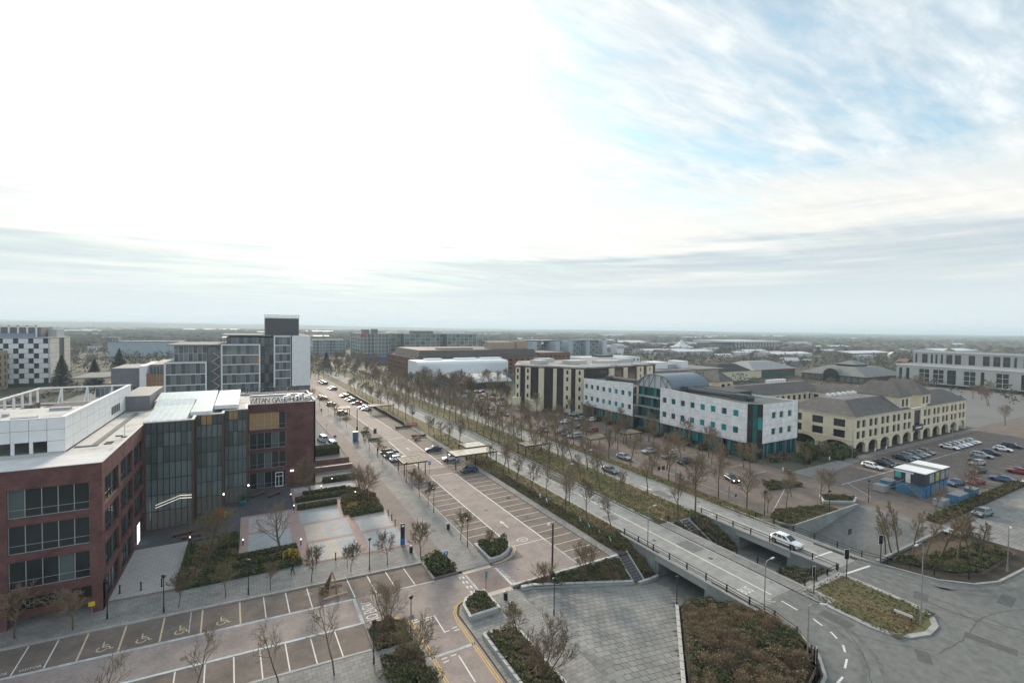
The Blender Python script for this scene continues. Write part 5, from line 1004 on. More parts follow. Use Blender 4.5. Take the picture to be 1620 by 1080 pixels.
# rear ranges round the court
for (x0,x1,y0,y1,z,f) in ((150,205,104,116,9.5,{'S': lambda W_: grid(W_,15,2,1.9,2.0,3.6,3.0)}),(143.5,153,116,140,9.5,{'S': lambda W_: grid(W_,3,2,1.9,2.0,3.6,3.0)}),(196,206,82.3,104,9.5,{'W': lambda W_: grid(W_,5,2,1.9,2.0,3.6,3.0)})):
    shell(yb_, x0,x1,y0,y1,0.02,z, M_buff, f, 0.3, M_frame_d, GL_dark, 2, 2, name='range_wall'); hip(yb_, x0,x1,y0,y1,z+0.02,3.4,5.0)
for (tx,ty) in ((146,118),(157.5,117)): 
    shell(yb_, tx, tx+8, ty, ty+11, 9.4, 13.6, M_buff, {'S': [(1.2,3.2,1.0,3.2),(4.6,6.6,1.0,3.2)]}, 0.25, M_frame_d, GL_dark, 1, 2, name='tower_wall'); hip(yb_, tx, tx+8, ty, ty+11, 13.62, 4.0, 5.0, 0.5, name='tower_roof')
for i in range(12): MB().box(152+1.5*i,152.9+1.5*i,75.0+(i%2)*1.3,75.7+(i%2)*1.3,13.87,14.5).build('air_conditioner', M_panel, yb_)
for i in range(7): MB().box(176+1.7*i,177.2+1.7*i,109,110.4,12.9,14.3).build('air_conditioner', M_panel, yb_)
# ------------------------------------------------------------------ cream and black office (bevelled towards the boulevard)
M_creamb = mat('cream_block', (0.72,0.64,0.49), 0.85, 0.1, 0.5); M_blackg = glass('black_glass', (0.045,0.04,0.04), 0.12)
cr = thing('cream_office', 'cream and black glass office with tall piers behind the roadside trees', 'building', (114.4,145.7,0))
FP = [(94.5,166.0),(114.4,145.7),(158,150.5),(158,186),(107.5,186)]
MB().prism(FP, 0, 17.6).build('wall', M_blackg, cr)
c_ = (125,168); MB().prism([(c_[0]+(x-c_[0])*1.012, c_[1]+(y-c_[1])*1.012) for x,y in FP], 17.6, 18.2).build('roof', mat('roof_mixed', (0.36,0.34,0.33), 0.85, 0.3, 0.15, col2=(0.16,0.15,0.15), thr=(0.45,0.6)), cr)
def piers_on(a, b, lst, z1, parent, wz):
    A, B = Vector(a), Vector(b); U = (B-A).normalized(); U3 = Vector((U.x,U.y,0)); n = U3.cross(Vector((0,0,1)))
    for (u0,u1,w) in lst:
        mb = MB(); W_ = u1-u0; O = Vector((A.x,A.y,0)) + U3*u0 + n*0.6; ws = [(W_/2-0.4,W_/2+0.4,z,z+1.6) for z in wz] if w else []
        holed(mb, O, U3, (0,0,1), W_, z1, ws, 0.2); p0, p1 = O, O+U3*W_; k = n*-0.6
        for p in (p0, p1): mb.quad(p, p+k, p+k+Vector((0,0,z1)), p+Vector((0,0,z1)))
        mb.quad(p0+Vector((0,0,z1)), p1+Vector((0,0,z1)), p1+k+Vector((0,0,z1)), p0+k+Vector((0,0,z1))); mb.build('pier', M_creamb, parent)
        if w: add_windows(parent, O, U3, ws, 0.2, 1, 1, M_frame_d, GL_dark, 0.06)
WZ = (1.6,5.2,8.8,12.4,15.2)
piers_on(FP[0], FP[1], [(0.3,2.2,1),(4.4,6.6,1),(10.0,12.2,0),(16.0,17.4,0),(20.2,23.2,1),(25.0,28.2,1)], 17.3, cr, WZ)
piers_on(FP[1], FP[2], [(13.6,16.6,0),(22.4,24.8,0),(31.0,35.2,1),(37.4,41.6,1)], 17.3, cr, WZ)
MB().prism([(97,160.5),(101,156.5),(103,158.5),(99,162.5)], 0, 4.6).build('porch', M_creamb, cr); MB().prism([(92.6,165.0),(95.0,162.6),(96.4,164.0),(94.2,166.4)], 0, 5.2).build('porch', M_creamb, cr)
for (x,y,w,d,h) in ((104,165,6,5,1.6),(118,160,9,6,1.5),(132,158,14,5,1.3),(146,160,8,6,1.8),(112,175,8,5,1.6)): MB().box(x,x+w,y,y+d,18.2,18.2+h).build('roof_plant', M_membrane, cr)
for i in range(16): MB().box(118+2.4*i,119.6+2.4*i,152.6,153.6,18.2,18.6).build('roof_light', M_frame_w, cr)
# ------------------------------------------------------------------ glass office group behind the brick office
go = thing('glass_office', 'glass and white frame office group with roof plant tower behind the brick building', 'building', (-10,200,0))
def gofl(i, j): return (GL_office, GL_off2, GL_off2, GL_blue, GL_warm if (i+j) % 11 == 0 else GL_office)[(i*3+j*7) % 5]
def framed(x0, x1, y, z0, z1, cols, floors, fr=0.5):
    MB().box(x0,x0+fr,y-0.5,y+0.4,z0,z1).box(x1-fr,x1,y-0.5,y+0.4,z0,z1).box(x0+fr,x1-fr,y-0.5,y+0.4,z1-fr,z1).build('white_frame', M_frame_w, go)
    zs = [z0+(z1-fr-z0)*k/floors for k in range(floors+1)]; curtain(go, (x0+fr,y,0), (1,0,0), x1-x0-2*fr, zs, cols, gofl, M_alu, 0.08, 0.1)
    for z in zs[1:-1]: MB().box(x0+fr,x1-fr,y-0.35,y-0.12,z-0.18,z+0.12).build('sun_shelf', M_frame_w, go)
MB().box(13.0,20.0,199.5,230,9.6,29.2).build('end_wall', M_panel, go); MB().box(7.3,20,200.2,235,0,29.0).build('core', M_lead, go)
framed(7.1,13.4,200.0,9.6,29.2,4,6)
framed(-10.1,2.6,200.0,4.4,26.0,8,6); MB().box(-10,2.5,200.2,235,0,25.9).build('core', M_lead, go)
framed(-26.9,-14.4,200.0,4.0,19.7,8,4); MB().box(-26.8,-14.5,200.2,235,0,19.6).build('core', M_lead, go)
curtain(go, (2.6,203.5,0), (1,0,0), 4.6, [4+3.5*k for k in range(8)], 3, gofl, M_frame_d); MB().box(2.6,7.2,203.6,235,0,28.4).build('core', M_lead, go)
curtain(go, (-14.4,202.6,0), (1,0,0), 4.3, [4+3.5*k for k in range(7)], 3, lambda i,j: GL_blue, mat('frame_red', (0.20,0.10,0.09), 0.6, 0.1, 1)); MB().box(-14.4,-10.1,202.7,235,0,25.4).build('core', M_lead, go)
zz_ = MB()
for k in range(5): zz_.tube((-13.2,202.2,5+3.6*k),(-10.6,202.2,6.9+3.6*k),0.12,0.12,4); zz_.tube((-10.6,202.2,6.9+3.6*k),(-12.6,202.2,8.4+3.6*k),0.12,0.12,4)
zz_.build('stair', M_frame_w, go)
curtain(go, (-8.4,203,0), (1,0,0), 10.8, [26.0,28.6], 8, gofl, M_frame_d); MB().box(-8.3,2.4,203.1,235,25.95,28.6).build('core', M_lead, go); MB().box(-10.2,20.2,201.6,236,29.05,29.4).build('roof', M_gravel, go)
curtain(go, (-24.4,203,0), (1,0,0), 9.8, [19.7,22.6,25.4], 7, gofl, M_frame_w); MB().box(-24.3,-14.7,203.1,235,19.65,25.4).build('core', M_lead, go); MB().box(-26.4,-10.4,201.8,236,25.45,25.8).build('roof', M_gravel, go)
tw = MB(); tw.box(4.4,16.4,206,218,29.4,36.0); tw.build('plant_tower', mat('louvre_grey', (0.16,0.165,0.175), 0.6, 0.2, 3.0), go)
lv = MB()
for i in range(25): lv.box(4.1+0.5*i,4.22+0.5*i,205.7,205.95,29.4,37.2)
for z in (36.3,37.1): lv.box(4.1,16.7,205.68,205.98,z,z+0.15)
lv.build('louvre', M_lead, go)
curtain(go, (-31.8,206,0), (1,0,0), 4.8, [6,9,12,15,18], 5, lambda i,j: GL_warm if j in (1,2) else GL_blue, M_frame_w); MB().box(-31.8,-27,206.1,235,0,18.6).build('core', M_lead, go)
MB().box(-46,-33.5,204,222,8.0,11.5).build('side_block', M_lead, go); MB().box(-41.6,-33.8,202,222,11.5,17.9).build('side_block', M_lead, go); MB().box(-33.8,-31.9,200.5,225,0,18.6).build('side_block', M_panel, go); curtain(go, (-46,203.6,0), (1,0,0), 11, [8.4,11.2], 9, gofl, M_frame_w); MB().box(-52,-33,202.6,224,14.6,15.0).build('roof', M_gravel, go)
MB().box(-31.9,-31.2,200.4,200.6,2,16).build('fin', mat('fin_orange', (0.35,0.13,0.06), 0.7, 0.1, 1), go)
# ------------------------------------------------------------------ chequered tower and neighbours, far left
ck = thing('chequered_tower', 'white chequer-panelled tower block with dark recesses at far left', 'building', (-92.6,329,0))
MB().box(-128,-92.6,329.4,359,0,25.0).build('core', mat('recess_dark', (0.035,0.045,0.05), 0.4, 0.2, 1), ck)
for r_ in range(9):
    for c_i in range(7):
        x = -126.5 + 5.6*c_i + (2.0 if r_ % 2 else 0.0); MB().box(x, min(x+3.6,-92.65), 329.0,329.4, 1.7+2.56*r_+0.1, 1.7+2.56*(r_+1)-0.05).build('panel', M_panel, ck)
for r_ in range(9):
    MB().box(-92.6,-92.2,329.2,342,1.7+2.56*r_+0.1,1.7+2.56*(r_+1)-0.05).build('panel', mat('cream_panel', (0.56,0.53,0.47), 0.7, 0.1, 1), ck); MB().box(-92.6,-92.2,350,359.5,1.7+2.56*r_+0.1,1.7+2.56*(r_+1)-0.05).build('panel', _mat['cream_panel'], ck)
MB().box(-128.2,-92.0,328.8,359.6,25.0,25.3).build('roof', M_coping, ck)
for (x0,x1,m_) in ((-124,-118,M_frame_d),(-116,-97,M_lead)): MB().box(x0,x1,334,350,25.3,30.6).build('plant_room', m_, ck)
pf = MB()
for i in range(9): pf.box(-126+3.4*i,-125.4+3.4*i,332.5,333,25.3,31.5)
pf.box(-126,-98,332.5,333,31.0,31.5); pf.build('plant_screen', M_frame_w, ck); MB().box(-121,-99,330.5,332.4,25.3,27.4).build('parapet_box', mat('blue_cladding', (0.26,0.30,0.36), 0.6, 0.1, 1), ck); MB().box(-96,-92.6,340,352,25.3,29.5).build('plant_screen', M_alu, ck)
tb = thing('tan_block', 'tan stone block with narrow windows at the left edge of the view', 'building', (-107,295,0))
shell(tb, -130,-106.8,295,325,0,19,mat('tan_stone', (0.37,0.30,0.20), 0.85, 0.12, 0.5), {'S': lambda W_: grid(W_,9,5,1.3,2.2,1.5,3.3), 'E': lambda W_: grid(W_,6,5,1.6,2.2,1.5,3.3)}, 0.3, M_frame_d, GL_dark, 1, 1, M_gravel, coping=M_coping)
def shed(label, x0, x1, y0, y1, h, wm, rm, name='warehouse', cat='warehouse', pitch=0.0, group=None, trim=None):
    t = thing(name, label, cat, (x0,y0,0), group=group)
    if pitch:
        c = (y0+y1)/2; MB().add([(x0,y0,0),(x1,y0,0),(x1,y1,0),(x0,y1,0),(x0,y0,h),(x1,y0,h),(x1,y1,h),(x0,y1,h),(x0,c,h+pitch),(x1,c,h+pitch)], [(0,1,5,4),(1,2,6,9,5),(2,3,7,6),(3,0,4,8,7)]).build('wall', wm, t)
        MB().add([(x0-0.3,y0-0.3,h),(x1+0.3,y0-0.3,h),(x1+0.3,c,h+pitch+0.1),(x0-0.3,c,h+pitch+0.1),(x1+0.3,y1+0.3,h),(x0-0.3,y1+0.3,h)], [(0,1,2,3),(3,2,4,5)]).build('roof', rm, t)
    else:
        MB().box(x0,x1,y0,y1,0,h).build('wall', wm, t); MB().box(x0-0.3,x1+0.3,y0-0.3,y1+0.3,h,h+0.5).build('roof', rm, t)
    if trim: MB().box(x0-0.05,x1+0.05,y0-0.1,y0-0.02,h*0.25,h*0.42).build('window_band', trim, t)
    return t
bluew = mat('pale_blue_cladding', (0.40,0.46,0.52), 0.6, 0.06, 0.3); w1 = shed('long pale blue windowless warehouse left of the glass office', -126,-66,600,640,14.5,bluew,M_gravel)
for i in range(22): MB().box(-122+2.5*i,-121.5+2.5*i,598,598.6,15.0,17.4).build('roof_post', M_alu, w1)
MB().box(-128,-119,606,620,15,19).build('stair_box', M_lead, w1)
# far slabs of the boulevard
def slab_office(label, x0, x1, y0, y1, h, floors, cols, wcols, gm=(GL_office,GL_off2,GL_blue), band=M_alu, name='glass_block', extra=None):
    t = thing(name, label, 'building', (x0,y0,0)); core = MB().box(x0+0.2,x1,y0+0.2,y1,0,h).build('core', M_lead, t)
    zs = [h*k/floors for k in range(floors+1)]
    curtain(t, (x0,y0,0), (1,0,0), x1-x0, zs, cols, lambda i,j: gm[(i*5+j*3+i//3) % len(gm)], band, 0.35, 0.25)
    curtain(t, (x0,y1,0), (0,-1,0), y1-y0, zs, wcols, lambda i,j: gm[(i*3+j*5) % len(gm)], band, 0.35, 0.25)
    MB().box(x0-0.3,x1+0.3,y0-0.3,y1+0.3,h,h+0.5).build('roof', M_gravel, t); return t
slab_office('blue glazed slab far beyond the boulevard trees left of centre', 60,96,575,600,17,5,10,3,(GL_blue,GL_off2,GL_office), bluew)
bgl = slab_office('long six storey glass office at the far end of the boulevard', 92,120,470,520,26.0,7,8,5, (GL_off2,GL_office,GL_blue), mat('band_pale', (0.5,0.54,0.56), 0.6, 0.08, 1))
for (x0,x1,y0) in ((121,137,486),(138,172,476),(173,186,490),(187,222,480)):
    MB().box(x0,x1,y0+0.3,520,0,26).build('core', M_lead, bgl); curtain(bgl, (x0,y0,0), (1,0,0), x1-x0, [26*k/7 for k in range(8)], max(3,int((x1-x0)/5)), lambda i,j: (GL_off2,GL_blue,GL_office)[(i+j*2)%3], _mat['band_pale'], 0.3, 0.2); MB().box(x0-0.2,x1+0.2,y0-0.2,520,26,26.5).build('roof', M_gravel, bgl)
for (x,y,w,h) in ((97,480,6,4),(107,482,5,4.5),(150,490,24,3),(190,492,9,3.6),(204,490,8,4)): MB().box(x,x+w,y,y+10,26.5,26.5+h).build('plant_room', M_panel if x > 180 else M_lead, bgl)
MB().box(92.5,97,469.3,469.7,23.4,25.4).build('red_sign', mat('sign_red', (0.55,0.06,0.05), 0.6, 0.1, 1), bgl); MB().box(97,120,469.0,469.8,0.2,3.6).build('shop_front', mat('blue_fascia', (0.06,0.10,0.42), 0.5, 0.3, 0.2), bgl)
# brown brick block with mansard, white curved supermarket before it
bb = thing('brick_block', 'brown brick block with regular openings and dark mansard roof beyond the trees', 'building', (90,287,0))
shell(bb, 90,186,287,354,0,13.4,M_brickr, {'W': lambda W_: grid(W_,12,4,2.8,1.7,1.2,3.0), 'S': lambda W_: grid(W_,20,4,2.6,1.7,1.2,3.0)}, 0.6, M_frame_d, GL_dark, 1, 1, M_gravel)
MB().add([(93,290,13.4),(184,290,13.4),(184,350,13.4),(93,350,13.4),(95,292.5,18.2),(182,292.5,18.2),(182,347,18.2),(95,347,18.2)], [(0,1,5,4),(1,2,6,5),(2,3,7,6),(3,0,4,7),(4,5,6,7)]).build('mansard', mat('mansard_brown', (0.10,0.085,0.08), 0.7, 0.2, 0.6), bb)
for (x,y,w,d,h) in ((150,300,20,10,5),(172,300,9,12,6),(110,300,26,5,1.2)): MB().box(x,x+w,y,y+d,18.2,18.2+h).build('roof_house', mat('tan_plant', (0.42,0.33,0.25), 0.8, 0.1, 1), bb)
shell(bb, 187,215,292,330,0,15.5,M_brickr,{'S': lambda W_: grid(W_,7,4,2.4,1.6,1.5,3.4)},0.3,M_frame_d,GL_dark,1,1,M_gravel, name='annex_wall')
su = thing('white_store', 'white curved roof store in front of the brown brick block', 'building', (85,268,0))
prof = [(266,0),(266,10.6),(266.3,11.6),(267.2,12.3),(268.6,12.7),(271,12.8),(285,12.8),(285,0)]
v = MB(); n = len(prof); v.add([(85,y,z) for y,z in prof]+[(146,y,z) for y,z in prof], [tuple(range(n))[::-1], tuple(range(n,2*n))]+[(i,i+1,n+i+1,n+i) for i in range(n-1)]); v.build('shell', mat('white_sheet', (0.74,0.78,0.82), 0.45, 0.05, 0.5), su)
for (x0,x1) in ((93,104),(113,128),(131,146)): MB().box(x0,x1,275,280,12.8,13.8).build('roof_light', M_panel, su)
for i in range(9): MB().box(104+7*i,108.6+7*i,265.6,266,1.2,3.8).build('window', GL_blue, su)
pr = [(232,3.4),(236,5.0),(242,5.9),(250,6.2),(258,5.6),(265,3.6)]; n = len(pr)
v = MB(); v.add([(93+i*0.8,y,z) for i,(y,z) in enumerate(pr)]+[(130,y,z) for y,z in pr]+[(93+i*0.8,y,z-0.5) for i,(y,z) in enumerate(pr)]+[(130,y,z-0.5) for y,z in pr], [(i,i+1,n+i+1,n+i) for i in range(n-1)]+[(2*n+i,3*n+i,3*n+i+1,2*n+i+1) for i in range(n-1)]+[(0,n,3*n,2*n)]); v.build('curved_canopy', M_membrane, su)
MB().box(96,128,236,264,0,3.2).build('entrance', GL_blue, su)
for i in range(5): MB().tube((94+7*i,233.5,0),(94+7*i,233.5,3.6),0.15,0.15,6).build('canopy_post', M_lead, su)
# blue-white towers
bt = thing('blue_tower', 'row of pale blue finned office towers on the far side of the centre', 'building', (268,424,0))
for k, (x0,x1,y0) in enumerate(((262,268,424),(270,278,432),(288,294,418),(296,303,428),(316,322,432),(324,336,440),(352,358,446),(360,376,452),(386,393,456))):
    wide = k % 2; MB().box(x0,x1,y0,y0+24,0,19.5+wide).build('tower', bluew if not wide else M_lead, bt)
    if wide: curtain(bt, (x0,y0-0.2,0), (1,0,0), x1-x0, [3.3*q for q in range(7)], 3, lambda i,j: (GL_off2,GL_office)[(i+j)%2], bluew, 0.3, 0.2)
for (x0,x1,y0) in ((268,290,440),(322,352,452)): curtain(bt, (x0,y0,0), (1,0,0), x1-x0, [3.3*q for q in range(6)], 7, lambda i,j: (GL_off2,GL_office,GL_blue)[(i+j)%3], bluew, 0.3, 0.2); MB().box(x0,x1,y0+0.3,y0+20,0,16.4).build('link', M_lead, bt)
MB().box(262,300,430,452,20.6,21.0).build('roof', bluew, bt); MB().box(345,378,448,470,20.6,21.0).build('roof', bluew, bt)
wl = slab_office('long white ribbed building left of the pale blue towers', 232,288,470,490,18,5,18,3,(GL_off2,GL_office), M_frame_w, 'white_block')
lw = thing('low_white_block', 'low white office with square windows behind the cream building', 'building', (250,322,0))
shell(lw, 250,318,322,350,0,8.5,M_panel,{'S': lambda W_: grid(W_,14,2,2.4,2.0,1.2,3.6)},0.3,M_frame_d,GL_blue,1,1,M_membrane); MB().box(275,292,330,340,8.2,9.8).build('plant_room', M_frame_d, lw)
ws = shed('slim white slab tower beside the far multi-storey car park', 392,403,436,448,15,M_panel,M_panel,'white_slab','building')
MB().box(392.1,402.9,435.7,435.95,10.5,13.5).build('name_panel', M_alu, ws); shed('grey multi-storey car park next to the slim white slab', 352,391,500,540,12,M_gravel,M_gravel,'car_park_deck','car park', trim=M_frame_d)
ml = thing('terraced_block', 'stepped office with white window band behind the barrel roof', 'building', (205,196,0))
shell(ml, 205,262,196,226,0,9.0,M_creamb,{'S': lambda W_: grid(W_,18,2,2.3,2.3,1.4,3.7)},0.25,M_frame_w,GL_off2,2,1,M_gravel); MB().box(202,265,193.5,229,9.05,9.6).build('roof', M_gravel, ml); MB().box(214,226,205,216,9.6,13.6).build('plant_room', M_panel, ml); MB().box(236,242,203,214,9.6,14.0).build('plant_room', M_panel, ml); MB().box(228,235,206,214,9.6,12.0).build('plant_room', M_alu, ml)
shed('small orange brick end block left of the stepped office', 196,204,214,226,12.5,mat('orange_brick', (0.42,0.20,0.12), 0.85, 0.1, 0.5),M_gravel,'brick_end_block','building')
dm = thing('dark_roof_block', 'dark roofed low block between the stepped office and the red edged roof', 'building', (262,196,0)); MB().box(266,300,198,225,0,6.5).build('wall', M_creamb, dm); hip(dm, 266,300,198,225,6.52,4.5,8.0, m=mat('black_roof', (0.05,0.045,0.045), 0.8, 0.2, 0.6)); MB().box(303,322,205,222,0,6.0).build('wall', M_creamb, dm)
rr_ = thing('red_edge_hall', 'grey roofed hall with a red eaves line behind the sandstone court', 'building', (312,208,0))
MB().box(314,366,206,236,0,5.2).build('wall', mat('green_glass', (0.06,0.13,0.11), 0.3, 0.2, 0.5), rr_); MB().box(312.8,367.2,204.8,237.2,5.2,5.7).build('eaves', mat('eaves_red', (0.42,0.07,0.08), 0.6, 0.1, 1), rr_); hip(rr_, 314,366,206,236,5.72,5.0,13,1.0, mat('grey_sheet_roof', (0.30,0.305,0.31), 0.6, 0.1, 0.4))
vb = thing('vault_hall', 'large grey hipped hall with an arched glass gable and central lantern', 'building', (346,150,0))
MB().box(346,398,150,190,0,4.6).build('wall', mat('brown_wall', (0.14,0.10,0.075), 0.8, 0.2, 0.5), vb); hip(vb, 346,398,150,190,4.62,5.2,11,1.0, mat('weathered_lead', (0.20,0.205,0.20), 0.7, 0.15, 0.3)); MB().box(364,380,164,176,9.5,11.2).build('lantern', M_frame_d, vb); hip(vb, 364,380,164,176,11.22,2.4,6,0.8,_mat['weathered_lead'])
ar_ = [(170+5*math.cos(math.pi*i/10), 4.6+4.4*math.sin(math.pi*i/10)) for i in range(11)]
v = MB()
for (a,za),(b,zb) in zip(ar_[:-1], ar_[1:]): v.quad((344.5,a,za),(344.5,b,zb),(358,b,zb),(358,a,za))
v.build('arched_gable_roof', _mat['weathered_lead'], vb); MB().add([(345,y,z) for y,z in [(175,0)]+ar_+[(165,0)]], [tuple(range(13))]).build('arched_window', GL_dark, vb)
for i in range(10): MB().box(345.8,346,151+3.8*i,153.4+3.8*i,0.8,3.8).build('window', GL_blue, vb)
# striped long block at right and its twin behind
def striped(label, x, y0, y1, z0, z1, d, seed):
    t = thing('striped_block', label, 'building', (x,y0,0)); r = random.Random(seed); u = 1.5; W_ = y1-y0; ws = []
    while u < W_-5:
        w = r.choice((1.6,1.6,1.8,4.2,5.5)); ws.append((u,u+w,0.5,z1-z0-1.6)); u += w + r.choice((1.6,2.2,3.4,4.8))
    mb = MB(); holed(mb, (x,y1,z0), (0,-1,0), (0,0,1), W_, z1-z0, ws, 0.5); holed(mb, (x,y0,z0), (1,0,0), (0,0,1), d, z1-z0, [], 0.3); mb.box(x+0.5,x+d,y1-0.2,y1,z0,z1); mb.build('wall', mat('pale_render', (0.50,0.50,0.465), 0.8, 0.1, 0.4), t)
    for (a,b,c,e) in ws: add_windows(t, (x,y1,z0), (0,-1,0), [(a,b,c,e)], 0.5, 1 if b-a < 2 else 2, 3, M_frame_d if b-a < 5 else M_frame_w, GL_dark, 0.2)
    MB().box(x-0.3,x+d,y0-0.3,y1+0.3,z1,z1+0.7).build('roof', M_gravel, t); MB().box(x-0.4,x+0.4,y0-0.4,y1+0.4,z1-0.1,z1+0.9).build('fascia', M_frame_w, t)
    MB().box(x+2,x+d-1,y0+1,y1-1,0,z0).build('undercroft', mat('undercroft_dark', (0.06,0.055,0.05), 0.9, 0.2, 1), t); return t
sb_ = striped('long pale block with dark vertical window strips at far right', 378, 10, 146, 1.6, 12.4, 30, 3); striped('second pale striped block stepping up behind the long one', 540, 30, 196, 3, 16.6, 40, 8)
# ------------------------------------------------------------------ distant sheds and roofs beyond the centre
SH = [(-201,3128,275,10.7),(-351,5000,560,17),(-1500,5600,420,18),(918,1039,91,5.5),(893,877,101,3.6),(733,668,76,7.7),(846,715,48,8.5),(659,504,42,6.2),(605,409,41,5.3),(633,385,52,6.2),(581,504,56,4.9),(834,417,52,5.2),(773,328,111,7.2),(1717,1355,214,8.2),(1421,1450,77,5.3),(2164,1052,210,6.4),(2499,942,104,6.6),(852,288,38,7.3),(639,354,50,4.2),(1853,768,69,5.3),(549,1397,44,5.0),(1146,1659,73,6.5),(3144,1916,280,9.7),(518,378,31,4.8),(525,286,28,3.4),(690,450,60,5),(760,560,80,6),(980,640,90,6),(1080,520,120,6),(1200,800,90,6),(1000,380,70,6),(930,250,60,6),(700,300,40,5),(300,900,60,7),(420,1200,70,7),(150,1400,80,7),(-500,1500,90,7),(-380,900,60,8),(-700,2200,140,8),(60,2200,120,8),(600,2400,120,8),(1500,2300,140,8),(2300,1700,160,8)]
rsh = random.Random(61)
for _ in range(34):
    a_ = rsh.uniform(0.25, 1.30) if rsh.random() < 0.75 else rsh.uniform(-0.35, 0.25); d_ = math.exp(rsh.uniform(math.log(620), math.log(3200))); SH.append((round(d_*math.sin(a_)), round(d_*math.cos(a_)), rsh.uniform(35,110)*(1+d_/3500), rsh.uniform(6,10)))
SH = [s_ for s_ in SH if not (740 < s_[0] < 900 and 500 < s_[1] < 640)]
SH.sort(key=lambda s: s[0]/s[1])
cols = [mat('shed_white', (0.60,0.61,0.62), 0.6, 0.05, 0.1), bluew, mat('shed_grey', (0.34,0.35,0.36), 0.6, 0.1, 0.1), mat('shed_blue', (0.22,0.36,0.50), 0.6, 0.1, 0.1), mat('shed_brown', (0.26,0.2,0.17), 0.8, 0.1, 0.1)]
for i, (x,y,w,h) in enumerate(SH):
    shed('%s distant industrial shed counted from the left of the view' % nth(i), x-w/2, x+w/2, y, y+w*0.35, h*0.75, cols[(i*7) % 5] if i % 2 else cols[0], cols[0] if i % 3 else cols[2], 'industrial_shed', 'shed', pitch=h*0.3, group='distant industrial sheds')
std = thing('stadium', 'wide white stadium with slatted sides on the skyline right of centre', 'stadium', (817,536,0))
MB().box(750,886,536,610,0,11).build('bowl', M_lead, std); MB().box(746,890,530,616,13.5,16.5).build('roof', cols[0], std)
for i in range(14): MB().box(760+9*i,764+9*i,534.5,535.8,2,13.5).build('rib', cols[0], std)
tp = thing('tent_roof', 'white peaked tent roof left of the stadium', 'pavilion', (640,560,0)); MB().lathe(650,560,[(22,0.5),(20,6),(12,8),(5,12),(0.6,18)],10).build('canopy', cols[0], tp); MB().box(612,690,556,575,0,4).build('base', mat('shed_red', (0.45,0.1,0.1), 0.6, 0.1, 0.1), tp)
# ================================================================== TREES
M_bark = mat('bark', (0.12,0.10,0.07), 0.9, 0.3, 2.5, col2=(0.10,0.105,0.06), thr=(0.45,0.7)); M_twig = mat('twig', (0.18,0.145,0.105), 0.9, 0.25, 1.2); M_twig2 = mat('twig_grey', (0.2,0.17,0.135), 0.9, 0.25, 1.2); M_orange = mat('dead_leaf', (0.30,0.12,0.06), 0.9, 0.2, 2)
def tree_mesh(seed, h, spread, clear, nprim=13, nsec=5, nter=4, ntw=4, vase=0.0, r0=None, stems=1, tw=1.0, leaves=0):
    r = random.Random(seed); T_ = MB(); C_ = MB(); r0 = r0 or h*0.016
    def grow(mb, p, d, l, ra, rb, segs, up, n):
        out = []; q = Vector(p); d = Vector(d).normalized()
        for k in range(segs):
            d = (d + Vector((r.gauss(0,0.12), r.gauss(0,0.12), up + r.gauss(0,0.06)))).normalized(); e = q + d*(l/segs)
            mb.tube(q, e, ra+(rb-ra)*k/segs, ra+(rb-ra)*(k+1)/segs, n, False); out.append((q.copy(), e.copy(), d.copy())); q = e
        return out
    def along(segs, t): k = min(len(segs)-1, int(t*len(segs))); a, b, d = segs[k]; return a.lerp(b, t*len(segs)-k), d
    def side(d, ang):
        o = d.orthogonal().normalized(); o = Matrix.Rotation(r.random()*6.283, 3, d) @ o; return (d*math.cos(ang) + o*math.sin(ang)).normalized()
    for s in range(stems):
        base = Vector((0,0,-0.1)) if stems == 1 else Vector((r.gauss(0,0.2), r.gauss(0,0.2), -0.1)); lean = (0,0,1) if stems == 1 else (r.gauss(0,0.25), r.gauss(0,0.25), 1)
        hh = h*(0.9 if stems == 1 else r.uniform(0.65,0.85)); tr = grow(T_, base, lean, hh, r0, r0*0.22, 5, 0.05, 7)
        for i in range(nprim):
            t = clear + (0.96-clear)*(i+0.5*r.random())/nprim; p, d = along(tr, min(t,0.999)); rel = (t-clear)/(1-clear)
            L_ = spread*(0.55+0.75*math.sin(math.pi*min(1,0.28+0.72*rel)))*r.uniform(0.8,1.1)*(1-0.35*rel) + vase*(1-rel)*h*0.2
            pr = grow(C_, p, side(d, R(r.uniform(38,58)-18*vase)), L_, r0*0.42*(1-0.5*rel), 0.014, 3, 0.14+0.1*vase, 4)
            for j in range(nsec):
                p2, d2 = along(pr, 0.25+0.75*(j+r.random())/nsec*0.98); l2 = L_*r.uniform(0.32,0.55)
                se = grow(C_, p2, side(d2, R(r.uniform(28,55))), l2, 0.024*tw, 0.014*tw, 2, 0.1, 3)
                for k in range(nter):
                    p3, d3 = along(se, 0.2+0.79*(k+r.random())/nter); l3 = l2*r.uniform(0.4,0.7)
                    te = grow(C_, p3, side(d3, R(r.uniform(25,55))), l3, 0.016*tw, 0.011*tw, 1, 0.1, 3)
                    for m_ in range(ntw):
                        p4, d4 = along(te, 0.15+0.84*(m_+r.random())/ntw); grow(C_, p4, side(d4, R(r.uniform(20,55))), l3*r.uniform(0.35,0.65), 0.0125*tw, 0.008*tw, 1, 0.1, 3)
                        if leaves and r.random() < leaves: C_.cm = 1; leaf(C_, p4, 0.09, r); C_.cm = 0
    return T_.mesh('trunk', M_bark, True), C_
